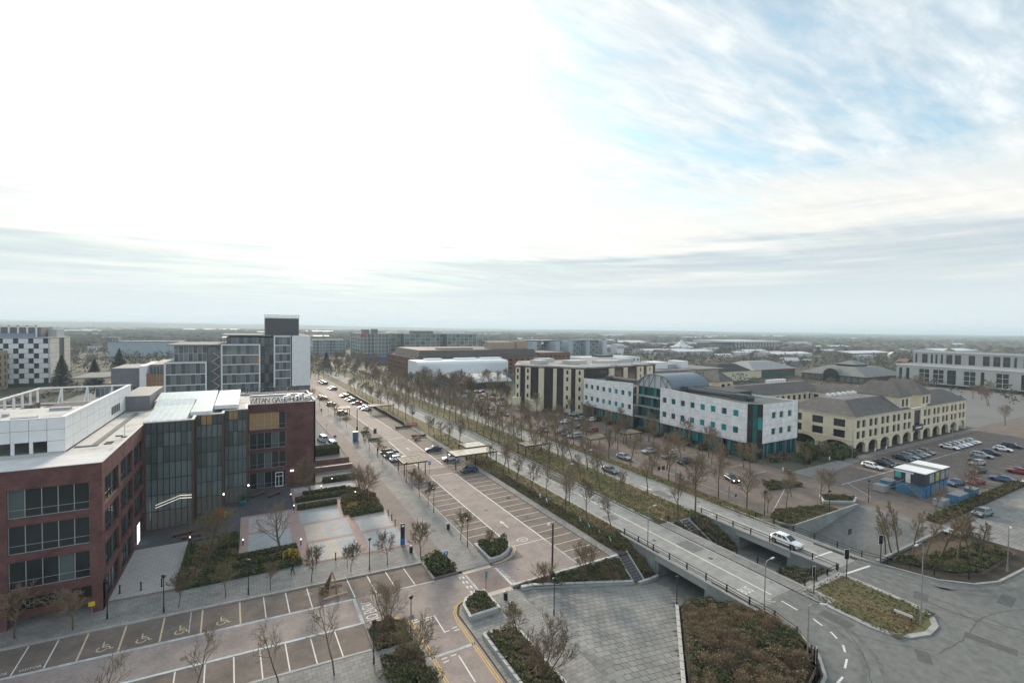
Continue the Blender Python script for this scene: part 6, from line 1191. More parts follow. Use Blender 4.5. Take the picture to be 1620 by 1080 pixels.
for m_, cs in ((M_twig, ((0.15,0.11,0.075),(0.25,0.185,0.125),(0.20,0.16,0.09))), (M_twig2, ((0.17,0.13,0.095),(0.26,0.205,0.15),(0.20,0.14,0.09)))):
    t_ = m_.node_tree; oi_ = t_.nodes.new('ShaderNodeObjectInfo'); rp_2 = t_.nodes.new('ShaderNodeValToRGB'); e_ = rp_2.color_ramp.elements; e_.new(0.5)
    for k, c in enumerate(cs): e_[k].color = c + (1,)
    t_.links.new(oi_.outputs['Random'], rp_2.inputs[0]); t_.links.new(rp_2.outputs[0], t_.nodes['Principled BSDF'].inputs['Base Color'])
TV = {}
def variant(key, crown=M_twig, **k):
    t, c = tree_mesh(**k); TV[key] = (t, c.mesh('crown', [crown, M_orange], False), k['h'])
for i in range(6): variant('a%d' % i, seed=100+i, h=7.6, spread=1.8, clear=0.36, vase=0.35, ntw=5, tw=1.05, crown=(M_twig, M_twig2)[i % 2])
for i in range(5): variant('b%d' % i, seed=120+i, h=9.2, spread=2.2, clear=0.34, vase=0.35, nprim=16, ntw=5, tw=1.1, crown=(M_twig, M_twig2)[i % 2])
for i in range(3): variant('s%d' % i, seed=140+i, h=4.7, spread=1.45, clear=0.36, nprim=13, nter=5, ntw=4, vase=0.3, tw=1.15)
variant('limb', seed=160, h=6.6, spread=2.9, clear=0.22, nprim=12, nsec=5, nter=4, ntw=3, r0=0.2)
variant('dense', seed=161, h=7.8, spread=1.9, clear=0.16, nprim=22, nsec=6, nter=5, ntw=4, vase=0.8); variant('dense2', seed=162, h=8.4, spread=2.2, clear=0.10, nprim=9, nsec=6, nter=5, ntw=4, vase=0.8, stems=3)
variant('orange', seed=163, h=8.2, spread=2.0, clear=0.18, nprim=20, nsec=5, nter=5, ntw=4, vase=0.7, leaves=0.05)
variant('multi', seed=164, h=4.6, spread=1.6, clear=0.12, nprim=7, nsec=5, nter=4, ntw=3, vase=0.5, stems=4, r0=0.07); variant('poplar', seed=165, h=9.2, spread=0.85, clear=0.30, nprim=18, nsec=5, nter=4, ntw=4, vase=0.3, tw=1.15); variant('tall', seed=166, h=7.2, spread=1.9, clear=0.42, nprim=9, nsec=4, nter=3, ntw=2, r0=0.09)
rt = random.Random(77)
def tree(label, x, y, z, key, scale=1.0, group=None, rz=None):
    t = thing('tree', label, 'tree', (x,y,z), rt.random()*6.28 if rz is None else rz, group); k = scale; k *= rt.uniform(0.86,1.16) if group else 1.0; t.scale = (k*rt.uniform(0.85,1.15), k*rt.uniform(0.85,1.15), k); t.rotation_euler = (rt.gauss(0,0.03), rt.gauss(0,0.03), t.rotation_euler[2])
    put('trunk', TV[key][0], t, (0,0,0)); put('crown', TV[key][1], t, (0,0,0)); return t
A = lambda: 'a%d' % rt.randrange(6)
B = lambda: 'b%d' % rt.randrange(5)
def row(desc, group, lst, z, key):
    for i, (x, y, s) in enumerate(lst): tree('%s, %s from the near end' % (desc, nth(i)), x + bx(y), y, z, key(), s, group)
V1 = [(51.8,58.2,0.85),(50.8,63.3,0.9),(48.6,66.7,0.95),(51.9,70.0,1.0),(49.6,74.2,0.95),(48.4,78.3,0.95),(48.5,84.6,0.95),(48.7,91.0,0.95),(51.4,92.5,0.95),(49.0,97.2,0.9)]
row('bare tree on the near verge by the right bays', 'bare trees on the near verge', V1, 0.1, A)
row('bare verge tree beyond the lit canopy', 'bare trees on the verge beyond the canopy', [(49.8,118.1,0.95),(48,121.7,0.9),(47.8,126.4,0.9),(47.2,131,0.85),(47.4,136,0.8)] + [(48.6+rt.uniform(-.5,.5),156+7.0*i,0.95) for i in range(14)], 0.1, A)
row('bare tree in the near row of the median', 'bare trees in the near median row', [(62.4,67.6,0.86),(62.3,73.5,0.9),(62.6,80.4,0.9),(61.9,85.7,0.95),(62.0,91.7,0.95),(62.3,98.8,1.0)] + [(61.9+rt.uniform(-.4,.4),107+5.3*i,rt.uniform(0.95,1.12)) for i in range(34)], 0.12, A)
row('bare tree in the far row of the median', 'bare trees in the far median row', [(64.7,55.7,0.98),(69.9,56.3,1.0),(69.0,67.2,1.03),(69.3,80.1,0.95),(69.0,86.1,0.95),(69.0,92.0,0.95),(68.8,98.0,0.95)] + [(69.0+rt.uniform(-.4,.4),106+5.4*i,rt.uniform(0.85,1.0)) for i in range(34)], 0.12, B)
row('bare tree on the verge beyond the far carriageway', 'bare trees on the far verge', [(81.1,53.8,0.9),(80.0,59.1,1.0),(79.5,71.1,0.92),(80.0,76.5,0.85),(80.0,83.4,0.9),(79.6,91,0.9),(79.8,99,0.9),(79.8,106,0.9)] + [(79.6+rt.uniform(-.5,.5),113+5.6*i,rt.uniform(0.85,1.0)) for i in range(32)], 0.1, B)
row('bare tree standing in the white office car park', 'bare trees in the east car park', [(83.1,67.6,0.85),(87.7,50.2,0.62),(82.2,50.4,0.55),(86.5,78,0.9),(95,70,0.9),(100,76,0.95),(97,83,0.9),(104,80,0.9),(104,88,0.95),(99,94,0.95),(88,97,0.9),(94,101,0.95),(103,100,0.9),(86,110,0.9),(97,112,0.95),(104,113,0.95),(88,122,0.9),(99,124,0.95),(92,133,0.9),(103,137,0.9),(86,143,0.9),(95,149,0.95),(104,70,0.8),(100.5,66,0.75)], 0.0, B)
row('bare tree in the thicket beyond the store car park', 'bare trees around the store', [(rt.uniform(76,100),rt.uniform(175,262),rt.uniform(0.95,1.2)) for i in range(34)] + [(92+6*i,226+rt.uniform(-4,4),1.15) for i in range(8)], 0.0, B)
row('bare tree in the distance where the boulevard closes', 'bare trees at the end of the boulevard', [(rt.uniform(24,98),rt.uniform(300,440),rt.uniform(1.0,1.35)) for i in range(70)], 0.0, B)
row('bare tree on the promenade side beyond the brick office', 'bare promenade trees', [(27.3,112,0.62),(27.6,119,0.6),(27.4,127,0.6),(27.7,134,0.62),(27.5,158,0.65),(27.5,168,0.65),(27.6,178,0.65),(27.4,190,0.7),(26.5,204,0.8),(25,215,0.8),(24,228,0.8)], 0.12, A)
ST = [(-21.7,66.6,1.05),(-16.9,65.6,1.05),(-7.6,65.2,0.95),(-2.9,64.9,0.8),(1.9,64.3,0.8),(6.6,63.9,0.95),(11.5,64.2,0.75),(16.3,63.7,1.0),(20.9,63.0,1.0)]
for i, (x,y,s) in enumerate(ST): tree('small clipped street tree, %s from the left along the street footway' % nth(i), x, sk(x,62.3)+ (y-62.3)*0.35 if False else y, 0.12, 's%d' % (i % 3), s, 'small street trees')
for i, (x,y) in enumerate(((28.2,66.0),(28.3,81.6),(28.3,86.5),(28.2,91.4))): tree('small clipped tree beside the left parking bays, %s from the planter' % nth(i), x, y, 0.12, 's%d' % (i % 3), 0.85, 'small trees beside the left bays')
tree('wide bare tree with heavy limbs in the plaza bed', 3.5, 75.0, 0.12, 'limb', 1.0); tree('dense upright bare tree at the brick wing corner', 9.6, 96.4, 0.12, 'dense', 1.0); tree('dense many-stemmed bare tree in the middle plaza bed', 18.3, 88.6, 0.12, 'dense2', 1.05); tree('tall bare tree with a few orange leaves before the atrium', -5.4, 75.1, 0.12, 'orange', 1.0)
tree('many-stemmed small tree on the corner shrub bed by the bays', 12.9, 50.6, 0.12, 'multi', 1.05); tree('many-stemmed small tree by the side road shrub bed', 13.5, 44.0, 0.12, 'multi', 1.0); tree('thin tall bare tree on the south footway at bottom centre', 6.7, 45.6, 0.12, 'tall', 1.02); tree('thin tall bare tree on the south footway left of the bottom centre one', 2.1, 45.9, 0.12, 'tall', 0.98); tree('thin bare tree at the lower edge right of the accessible bays', -4.6, 47.4, 0.12, 'tall', 0.95); tree('thin bare tree at the lower left edge of the view', -10.8, 48.0, 0.12, 'tall', 0.9)
tree('small bare tree at the near end of the side road planter', 23.6, 35.5, 0.45, 'multi', 1.25); tree('small bare tree at the far end of the side road planter', 23.9, 41.1, 0.45, 's1', 0.85); tree('spindly sapling on the ivy slope by the camera column', 33.2, 50.0, -0.1, 'multi', 0.7); tree('many-stemmed sapling on the ivy slope at the parking bays', 40.4, 49.9, -0.3, 'multi', 1.0); tree('thin sapling in the half-round planter', 31.0, 61.5, 0.4, 's2', 0.55); tree('thin sapling next to the pavement bollards', 11.3, 65.6, 0.12, 's2', 0.6)
for i, (x,y,s) in enumerate(((82.1,32.2,0.75),(83.1,31.8,0.8),(83.8,31.2,0.85),(85.1,30.1,0.9),(86.5,29.2,0.9),(87.9,28.0,0.95),(89.4,26.5,1.0),(90.8,25.2,1.0),(92.6,25.0,0.9),(95,26,0.85))): tree('slender upright bare tree, %s from the left in the clump at the right hand kerb' % nth(i), x, y, 0.06, 'poplar', s, 'slender trees at the right hand kerb')
for i, (x,y,s) in enumerate(((96.2,48.4,0.85),(99.1,48.8,0.8),(94.6,53.2,0.75),(128,63.5,0.7),(118,63,0.7),(136,37.5,0.8),(110,36,0.8),(121,34.3,0.8))): tree('bare forecourt tree near the site cabin, %s in order of planting' % nth(i) if False else 'bare tree on the forecourt around the site cabin, %s counted outward' % nth(i), x, y, 0.02, A(), s, 'bare trees on the forecourt')
row('bare tree in the car park before the long striped block', 'bare trees before the striped block', [(rt.uniform(228,365),rt.uniform(15,140),rt.uniform(0.9,1.1)) for i in range(40)], 0.0, B)
# evergreens on the left and at the end of the boulevard
M_fir = mat('fir_green', (0.03,0.048,0.036), 0.85, 0.25, 1.0)
def fir_mesh(h, rad, seed):
    r = random.Random(seed); mb = MB(); mb.cm = 0
    for k in range(2200):
        t = r.random()**0.8; rr = rad*(1-t)**0.85*(0.55+0.5*r.random()); a = r.random()*6.283; z = h*(0.08+0.92*t); p = Vector((rr*math.cos(a), rr*math.sin(a), z)); d = Vector((math.cos(a),math.sin(a),-0.35)).normalized(); s = 0.28+0.45*(1-t); e = d.cross(Vector((0,0,1))).normalized()*s*0.45
        mb.add([p-d*s, p+e, p+d*s, p-e], [(0,1,2),(0,2,3)])
    return mb.mesh('crown', M_fir)
fm_ = [fir_mesh(13, 4.2, 1), fir_mesh(11, 3.6, 2)]; ftr = MB().tube((0,0,-0.1),(0,0,9),0.25,0.08,7).mesh('trunk', M_bark)
for i, (x,y,s,lab) in enumerate(((-80,300,1.35,'dark fir before the chequered tower, left of the pair'),(-69,304,1.4,'dark fir right of the chequered tower foot'),(-62,330,1.0,'small dark fir behind the pair near the chequered tower'),(-78,400,1.5,'tall spreading evergreen in the wood right of the chequered tower'),(-50,340,0.9,'low evergreen beside the side block of the glass office'),(49,376,1.25,'dark evergreen at the far end of the boulevard'),(700,430,1.0,'dark evergreen in front of the stadium, leftmost'),(716,432,1.1,'dark evergreen in front of the stadium, second'),(772,400,1.2,'round dark evergreen right of the stadium'),(812,380,1.1,'dark evergreen farthest right of the stadium'))):
    t = thing('evergreen_tree', lab, 'tree', (x,y,0), rt.random()*6); t.scale = (s,s,s*(0.8 if i > 5 else 1)); put('trunk', ftr, t, (0,0,0)); put('crown', fm_[i % 2], t, (0,0,0))
# ================================================================== FAR LAND: woods, hedgerows, hills
rw = random.Random(9)
WM = [mat('wood_brown', (0.12,0.10,0.078), 0.95, 0.2, 0.05), mat('wood_grey', (0.15,0.13,0.105), 0.95, 0.2, 0.05), mat('wood_green', (0.05,0.06,0.035), 0.95, 0.2, 0.05), mat('wood_olive', (0.12,0.115,0.07), 0.95, 0.2, 0.05)]
KEEP = [(-135,-60,290,365),(-135,-55,590,650),(-60,25,195,245),(10,112,-50,300),(85,225,140,360),(55,230,455,615),(228,300,465,495),(258,400,415,480),(190,330,190,352),(300,405,140,245),(370,412,0,150),(535,585,25,200),(100,300,-50,140),(740,892,525,620),(345,405,430,545),(-60,25,100,200)] + [(s[0]-s[2]*0.55,s[0]+s[2]*0.55,s[1]-25,s[1]+s[2]*0.4+5) for s in SH]
def free(x, y): return not any(a < x < b and c < y < d for a, b, c, d in KEEP)
def in_view(x, y): return -0.42 < math.atan2(x, y) < 1.42
import math as _m
def patch(x, y): return _m.sin(x*0.0031+1.3)+_m.sin(y*0.0042+x*0.0017)+_m.sin((x-y)*0.0071+0.5)*0.7+_m.sin(x*0.013+y*0.011)*0.5
near = MB(); cnt = 0
while cnt < 6000:                                             # 260 m to 1.1 km: each tree a spray of twig clumps
    d = math.sqrt(rw.uniform(230**2, 1150**2)); a = rw.uniform(-0.42, 1.42); x, y = d*math.sin(a), d*math.cos(a)
    if not free(x, y) or patch(x, y) < -1.1: continue
    cnt += 1; h = rw.uniform(5,9.5); r_ = h*rw.uniform(0.32,0.5); near.cm = rw.choices((0,1,2,3),(4,4,0.8,1.5))[0]
    for _ in range(26):
        dv = Vector((rw.gauss(0,1), rw.gauss(0,1), rw.gauss(0,1))).normalized()*rw.random()**0.4; leaf(near, (x+dv.x*r_, y+dv.y*r_, h*0.56+dv.z*h*0.42), rw.uniform(0.35,0.75)*(0.7+d/900), rw)
o = near.build('woodland', WM); tag(o, 'mass of bare brown trees spreading beyond the town centre', 'woodland', None, 'stuff')
far = MB(); cnt = 0
while cnt < 16000:
    d = math.exp(rw.uniform(math.log(900), math.log(9500))); a = rw.uniform(-0.40, 1.40); x, y = d*math.sin(a), d*math.cos(a)
    if not free(x, y) or (patch(x, y) < -0.3 and rw.random() < 0.8): continue
    cnt += 1; w = rw.uniform(5,11)*(1+d/2200); h = rw.uniform(5,11)*(1+d/16000); far.cm = rw.choices((0,1,2,3),(3,4,1.6,2))[0]; ca, sa = math.cos(a), -math.sin(a); P = []
    for (u,vv) in ((-1,0),(-0.7,0.62),(-0.2,0.95*rw.uniform(0.8,1.1)),(0.35,0.9*rw.uniform(0.75,1.1)),(0.8,0.5),(1,0)): P.append((x+ca*u*w, y+sa*u*w, max(0,vv)*h))
    b = (x+math.sin(a)*w*0.8, y+math.cos(a)*w*0.8, h*0.55); f_ = (x-math.sin(a)*w*0.8, y-math.cos(a)*w*0.8, h*0.35)
    far.add(P+[b,f_], [(7,i,i+1) for i in range(5)]+[(6,i+1,i) for i in range(5)])
o = far.build('distant_woods', WM); tag(o, 'distant woods and hedgerows fading into the haze', 'woodland', None, 'stuff')
# houses among the woods
hm = {}
rhs = random.Random(12)
HP = []
for i in range(110):
    for _ in range(40):
        d = rhs.uniform(480, 2600); a = rhs.uniform(-0.38, 1.36); x, y = d*math.sin(a), d*math.cos(a)
        if free(x, y): break
    HP.append((x, y))
HP.sort(key=lambda p: math.atan2(p[0], p[1]))
for i, (x, y) in enumerate(HP):
    k = (i*7+i//3) % 4
    if k not in hm: hm[k] = (MB().box(-6,6,-4,4,0,5).mesh('wall', (cols[0], M_brickr, M_creamb, cols[2])[k]), MB().add([(-6.3,-4.4,5),(6.3,-4.4,5),(6.3,0,8.2),(-6.3,0,8.2),(6.3,4.4,5),(-6.3,4.4,5)], [(0,1,2,3),(3,2,4,5)]).mesh('roof', (M_slateR, M_brickr, M_slateR, cols[0])[k]))
    t = thing('far_house', '%s small house roof from the left among the distant trees' % nth(i), 'house', (x,y,0), rhs.random()*3.1, 'small houses among the distant trees'); put('wall', hm[k][0], t, (0,0,0)); put('roof', hm[k][1], t, (0,0,0))
hl = MB(); na = 90
def ridge(D, hfun, z=0):
    prev = None
    for i in range(na+1):
        a = -0.75 + 2.5*i/na; s, c = math.sin(a), math.cos(a); h = hfun(a)
        row_ = [((D-2600)*s,(D-2600)*c,-0.5),((D-1200)*s,(D-1200)*c,h*0.45),(D*s,D*c,h),((D+900)*s,(D+900)*c,-0.5)]
        if prev:
            for k in range(3): hl.quad(prev[k], row_[k], row_[k+1], prev[k+1])
        prev = row_
ridge(5600, lambda a: 24+max(0,0.5-a)*26+6*math.sin(a*9+1)+4*math.sin(a*23)+2*math.sin(a*57)); ridge(8800, lambda a: 33+max(0,0.55-a)*36+5*math.sin(a*7+2)+3*math.sin(a*31)+2*math.sin(a*71))
struct('hills', hl, mat('hill_land', (0.075,0.075,0.05), 0.95, 0.3, 0.003, col2=(0.14,0.135,0.08), thr=(0.45,0.6), detail=8))
# the winter haze
hz_ = MB().box(-15900,15900,-590,15900,-6,175).mesh('haze', []) if False else None
me = bpy.data.meshes.new('haze'); q = MB().box(-16400,16400,-640,16400,-6.0,84.0); me.from_pydata(q.v, [], q.f)
hmz = bpy.data.materials.new('haze_air'); hmz.use_nodes = True; t_ = hmz.node_tree; t_.nodes.clear(); ou = t_.nodes.new('ShaderNodeOutputMaterial'); pv = t_.nodes.new('ShaderNodeVolumePrincipled'); pv.inputs['Color'].default_value = (0.70,0.87,1.0,1); pv.inputs['Density'].default_value = 0.00017; pv.inputs['Anisotropy'].default_value = 0.15
t_.links.new(pv.outputs[0], ou.inputs['Volume']); me.materials.append(hmz); ho = bpy.data.objects.new('haze', me); COL.objects.link(ho); tag(ho, 'pale blue winter haze over the land', 'haze', None, 'stuff')

# fallen leaves and grass tufts on the verges near the camera
lt = MB(); rl = random.Random(88)
LM = [mat('grass_tuft', (0.10,0.125,0.04), 0.9, 0.2, 2), mat('dry_leaf', (0.24,0.155,0.085), 0.9, 0.2, 2), mat('grass_olive', (0.17,0.155,0.06), 0.9, 0.2, 2)]
for (x0,x1,y0,y1,n) in ((47,52.8,57,135,5200),(60.6,70.6,56,140,9000),(77,80.3,50,130,2600),(60.8,70.2,22.5,32.6,1700)):
    for _ in range(n):
        x, y = rl.uniform(x0,x1), y0+(y1-y0)*rl.random()**1.5
        g_ = math.sin(x*0.9+y*0.35)+math.sin(y*0.21-x*0.5)+rl.gauss(0,0.6); lt.cm = 0 if g_ > 0.5 else (1 if g_ < -0.35 else 2)
        leaf(lt, (x, y, 0.15 + rl.random()*0.06), rl.uniform(0.08,0.2), rl, 0.6)
o = lt.build('verge_litter', LM); tag(o, 'grass tufts and fallen leaves scattered over the verges and median', 'grass', None, 'stuff')
# ================================================================== STREET FURNITURE
M_black = mat('black_metal', (0.018,0.018,0.02), 0.45, 0.1, 3); M_galv = mat('galvanised', (0.30,0.31,0.31), 0.5, 0.15, 2, 0.4); M_lampg = mat('lamp_glass', (0.55,0.56,0.56), 0.3, 0.05, 2); M_wood = mat('timber', (0.34,0.19,0.10), 0.75, 0.25, 2); M_rust = mat('rust_timber', (0.20,0.09,0.06), 0.75, 0.2, 2); M_blue = mat('sign_blue', (0.03,0.16,0.45), 0.5, 0.05, 2); M_red = mat('signal_red', (0.55,0.03,0.03), 0.5, 0.1, 2)
_pl = (MB().tube((0,0,0),(0,0,0.7),0.09,0.08,8).tube((0,0,0.7),(0,0,4.0),0.055,0.045,8).mesh('column', M_black, True), MB().lathe(0,0,[(0.05,3.95),(0.10,4.0),(0.24,4.22),(0.25,4.3),(0.05,4.38)],12).mesh('lamp_head', M_black), MB().lathe(0,0,[(0.10,4.02),(0.2,4.18),(0.1,4.19)],10).mesh('lamp_glass', M_lampg))
def lamp(label, x, y, z=0.12, s=1.0):
    t = thing('street_lamp', label, 'street lamp', (x,y,z), 0, 'black post-top street lamps'); t.scale = (s,s,s)
    put('column', _pl[0], t, (0,0,0)); h = put('lamp_head', _pl[1], t, (0,0,0)); put('lamp_glass', _pl[2], h, (0,0,0)); return t
for lab, x, y, z in (('by the corner shrub bed with a round road sign',14.7,47.6,0.12),('on the south footway beside the dark shrubs',10.3,45.3,0.12),('on the plaza pavement right of the bollards',13.8,63.5,0.12),('on the pavement in front of the plaza hedge',-0.5,64.4,0.12),('left of the plaza hedge by the stone path',-8.9,64.8,0.12),('at the brick office corner pier',-14.2,66.3,0.12),('beside the half-round planter',28.2,63.4,0.12),('between the clipped trees by the left bays',28.2,78.3,0.12),('next to the mossy canopy',28.4,96.0,0.12),('at the edge of the sunken square near the walker',30.4,43.6,0.0),('in the forecourt near the white rimmed planter',105.4,44.5,0.0),('in the east car park opposite the far bridge',80.9,50.2,0.0),('beside the far sunken ramp',92.0,44.9,0.0)): lamp('black post-top lamp ' + lab, x, y, z)
t = lamp('black post-top lamp at the foot of the underpass ramp on a pale post base', 47.7, 40.9, zr(47.7)+0.05, 0.95)
sg = thing('round_sign', 'round road sign back on the lamp by the corner shrub bed', 'road sign', (14.7,47.5,2.2)); MB().add([(14.7+0.3*math.cos(k*0.5236),47.42,2.25+0.3*math.sin(k*0.5236)) for k in range(12)]+[(14.7+0.3*math.cos(k*0.5236),47.46,2.25+0.3*math.sin(k*0.5236)) for k in range(12)], [tuple(range(12))[::-1], tuple(range(12,24))]+[(k,(k+1)%12,12+(k+1)%12,12+k) for k in range(12)]).build('plate', M_galv, sg); MB().box(14.64,14.76,47.45,47.56,2.2,2.3).build('clamp', M_black, sg)
def column_lamp(label, x, y, h, rz, arm=1.1, z=0.1):
    t = thing('street_lamp', label, 'street lamp', (x,y,z), rz, 'tall arm lamps over the road'); MB().tube((0,0,0),(0,0,1.0),0.10,0.09,8).tube((0,0,1.0),(0,0,h-0.5),0.07,0.05,8).build('column', M_galv, t, off=(0,0,0))
    m_ = MB(); p = Vector((0,0,h-0.5))
    for k in range(1,7):
        a = R(15*k); q_ = Vector((arm*0.6*(1-math.cos(a)), 0, h-0.5+0.5*math.sin(a))); m_.tube(p, q_, 0.045, 0.04, 6); p = q_
    m_.tube(p, (arm,0,h+0.02), 0.04, 0.035, 6); m_.build('arm', M_galv, t, off=(0,0,0)); MB().prism([(arm-0.1,-0.1),(arm+0.55,-0.07),(arm+0.55,0.07),(arm-0.1,0.1)], h-0.06, h+0.08).build('lamp_head', M_lampg, t, off=(0,0,0)); return t
column_lamp('tall curved arm lamp over the near bridge beside the BUS LANE marking', 52.55, 32.3, 6.1, 0); column_lamp('tall curved arm lamp at the north end of the near bridge', 52.55, 50.8, 6.1, 0); column_lamp('tall curved arm lamp on the bend by the foreground shrubs', 48.4, 25.2, 6.0, R(-40)); column_lamp('tall curved arm lamp at the right hand kerb', 91.8, 21.9, 6.6, R(200)); column_lamp('tall plain lamp column at the tip of the traffic island', 65.7, 22.3, 9.6, R(180), 1.6, 0.13); column_lamp('tall arm lamp in front of the sandstone arcade', 135.6, 61.2, 8.0, R(-90)); column_lamp('tall lamp on the car park road beyond the site cabin', 156.5, 48.1, 9.0, R(180)); column_lamp('tall lamp on the verge beside the first verge trees', 51.6, 70.6, 7.5, 0, 1.0); column_lamp('tall lamp in the median by the second canopy', 58.9 if False else 61.3, 101.2 if False else 77.0, 7.5, 0, 1.0, 0.12); column_lamp('tall lamp on the far verge beside the sign pair', 79.6, 69.3, 7.5, R(180), 1.0)
# camera column
t = thing('camera_column', 'thick black camera column rising from the ivy slope', 'camera column', (34.2,49.6,-0.6)); MB().box(33.95,34.45,49.35,49.85,-0.7,1.3).build('cabinet', M_black, t); MB().tube((34.2,49.6,1.3),(34.2,49.6,7.7),0.13,0.11,10).build('column', mat('dark_bronze', (0.05,0.035,0.03), 0.5, 0.1, 2), t); MB().tube((34.2,49.6,7.5),(33.6,49.6,7.8),0.05,0.05,6).build('arm', M_galv, t); MB().lathe(33.55,49.6,[(0.05,7.5),(0.19,7.58),(0.2,7.72),(0.1,7.88)],10).build('camera_dome', M_panel, t); MB().lathe(34.2,49.6,[(0.2,1.5),(0.2,2.0)],10).build('yellow_band', mat('hi_vis', (0.6,0.6,0.1), 0.6, 0, 1), t)
t = thing('camera_column', 'thick black column on the kerb island by the far crossing', 'camera column', (28.9,151.6,0.1)); MB().tube((28.9,151.6,0),(28.9,151.6,1.5),0.28,0.26,8).build('cabinet', M_black, t); MB().tube((28.9,151.6,1.5),(28.9,151.6,6.9),0.13,0.11,8).build('column', M_black, t)
_bo = MB().lathe(0,0,[(0.12,0),(0.12,0.06),(0.075,0.08),(0.075,0.85),(0.1,0.87),(0.1,1.0),(0.03,1.05)],10).mesh('bollard', M_black)
def boll(lab, lst, z=0.12):
    for i, (x,y) in enumerate(lst): o = put('bollard', _bo, None, (x,y,z)); tag(o, 'black bollard, %s from the left %s' % (nth(i), lab), 'bollard', 'black bollards')
boll('across the pale stone path', [(-14.2,71.9),(-12.1,71.6),(-10.0,71.4)]); boll('along the front of the pale plaza', [(7.7,68.6),(10.2,68.5),(12.5,68.4)]); boll('on the promenade side of the plaza', [(20.6,75.8),(20.7,78.3),(20.7,80.7)])
_bl = (MB().lathe(0,0,[(0.09,0),(0.075,0.02),(0.075,0.75),(0.09,0.78)],10).mesh('post', M_black), MB().lathe(0,0,[(0.085,0.78),(0.085,0.92),(0.04,0.96)],10).mesh('lens', mat('lamp_lens', (0.85,0.83,0.75), 0.4, 0, 1, emit=(1,0.93,0.8,1.2))))
for i, (x,y) in enumerate(((-1.3,79.4),(6.3,75.6),(6.4,90.6),(6.3,97.0),(-8.3,84.0),(12.0,99.2),(17.4,92.8),(14.6,103.2))): t = thing('bollard_light', 'lit bollard lamp in the entrance plaza, %s from the slate corner clockwise' % nth(i) if False else 'lit bollard lamp in the entrance plaza, %s along the paths' % nth(i), 'bollard light', (x,y,0.12), 0, 'lit bollard lamps'); put('post', _bl[0], t, (0,0,0)); put('lens', _bl[1], t, (0,0,0))
def bench(lab, x, y, rz, m_=M_rust):
    t = thing('bench', lab, 'bench', (x,y,0.12), rz); MB().box(-1.3,1.3,-0.28,0.28,0.36,0.46).build('seat', m_, t, off=(0,0,0))
    for s in (-1.05,1.05): MB().box(s-0.12,s+0.12,-0.24,0.24,0,0.36).build('leg', M_black, t, off=(0,0,0))
bench('dark timber bench on the slate paving, left of the pair by the brick wing', 0.9, 101.4, R(38)); bench('dark timber bench on the slate paving, right of the pair by the brick wing', 3.6, 100.2, R(38)); bench('reddish bench at the atrium entrance, farther from the path', -9.6, 87.6, R(12)); bench('reddish bench at the atrium entrance, nearer the path', -8.2, 86.0, R(12))
for i, (x,y) in enumerate(((-6.9,88.6),(-1.6,97.6))): t = thing('plant_pot', ('large teal pot with a shrub at the atrium door', 'teal pot with a leafy plant at the stepped glass corner')[i], 'plant pot', (x,y,0.12)); MB().lathe(0,0,[(0.3,0),(0.5,0.35),(0.55,0.7),(0.45,0.8)],12).build('pot', mat('teal_glaze', (0.03,0.22,0.26), 0.3, 0.1, 2), t, off=(0,0,0)); put('plant', bush_mesh(0.7,0.7,1.2,200,random.Random(i),(3,3,1,0,0,0),(0.08,0.16),False).mesh('plant', FM), t, (0,0,0.7))
fl = thing('feather_flag', 'red and yellow flag at the atrium entrance', 'flag', (-4.8,90.6,0.12)); MB().tube((-4.8,90.6,0.12),(-4.8,90.6,2.6),0.03,0.02,6).build('pole', M_galv, fl); MB().quad((-4.78,90.6,0.7),(-4.2,90.5,0.8),(-4.3,90.55,2.3),(-4.78,90.6,2.6)).build('red_cloth', M_red, fl); MB().quad((-4.15,90.5,0.7),(-3.7,90.4,0.75),(-3.8,90.45,1.9),(-4.15,90.5,2.0)).build('yellow_cloth', mat('flag_yellow', (0.7,0.55,0.04), 0.7, 0, 1), fl)
tt = thing('totem_sign', 'black and blue wayfinding totem at the plaza corner', 'sign', (19.8,68.6,0.12)); MB().box(19.5,20.1,68.5,68.72,0.12,3.4).build('panel', mat('totem_black', (0.03,0.035,0.045), 0.4, 0.1, 2), tt); MB().box(19.46,20.14,68.46,68.49,0.2,1.1).build('blue_panel', M_blue, tt); MB().box(19.62,20.0,68.46,68.49,2.9,3.2).build('emblem', M_frame_w, tt)
def post_sign(lab, x, y, h, w, ph, m_, z=0.12, rz=0.0, name='road_sign', white=True):
    t = thing(name, lab, 'sign', (x,y,z), rz); MB().tube((0,0,0),(0,0,h),0.035,0.035,6).build('post', M_galv if z < 0.2 else M_black, t, off=(0,0,0)); MB().box(-w/2,w/2,-0.06,-0.035,h-ph,h).build('plate', m_, t, off=(0,0,0))
    if white and m_ is M_blue: 
        me = text_mesh('P', ph*0.95, 0.0); me.materials.append(M_frame_w); o = put('letter', me, t, (0,-0.066,h-ph*0.82)); o.rotation_euler = (R(90),0,0)
    return t
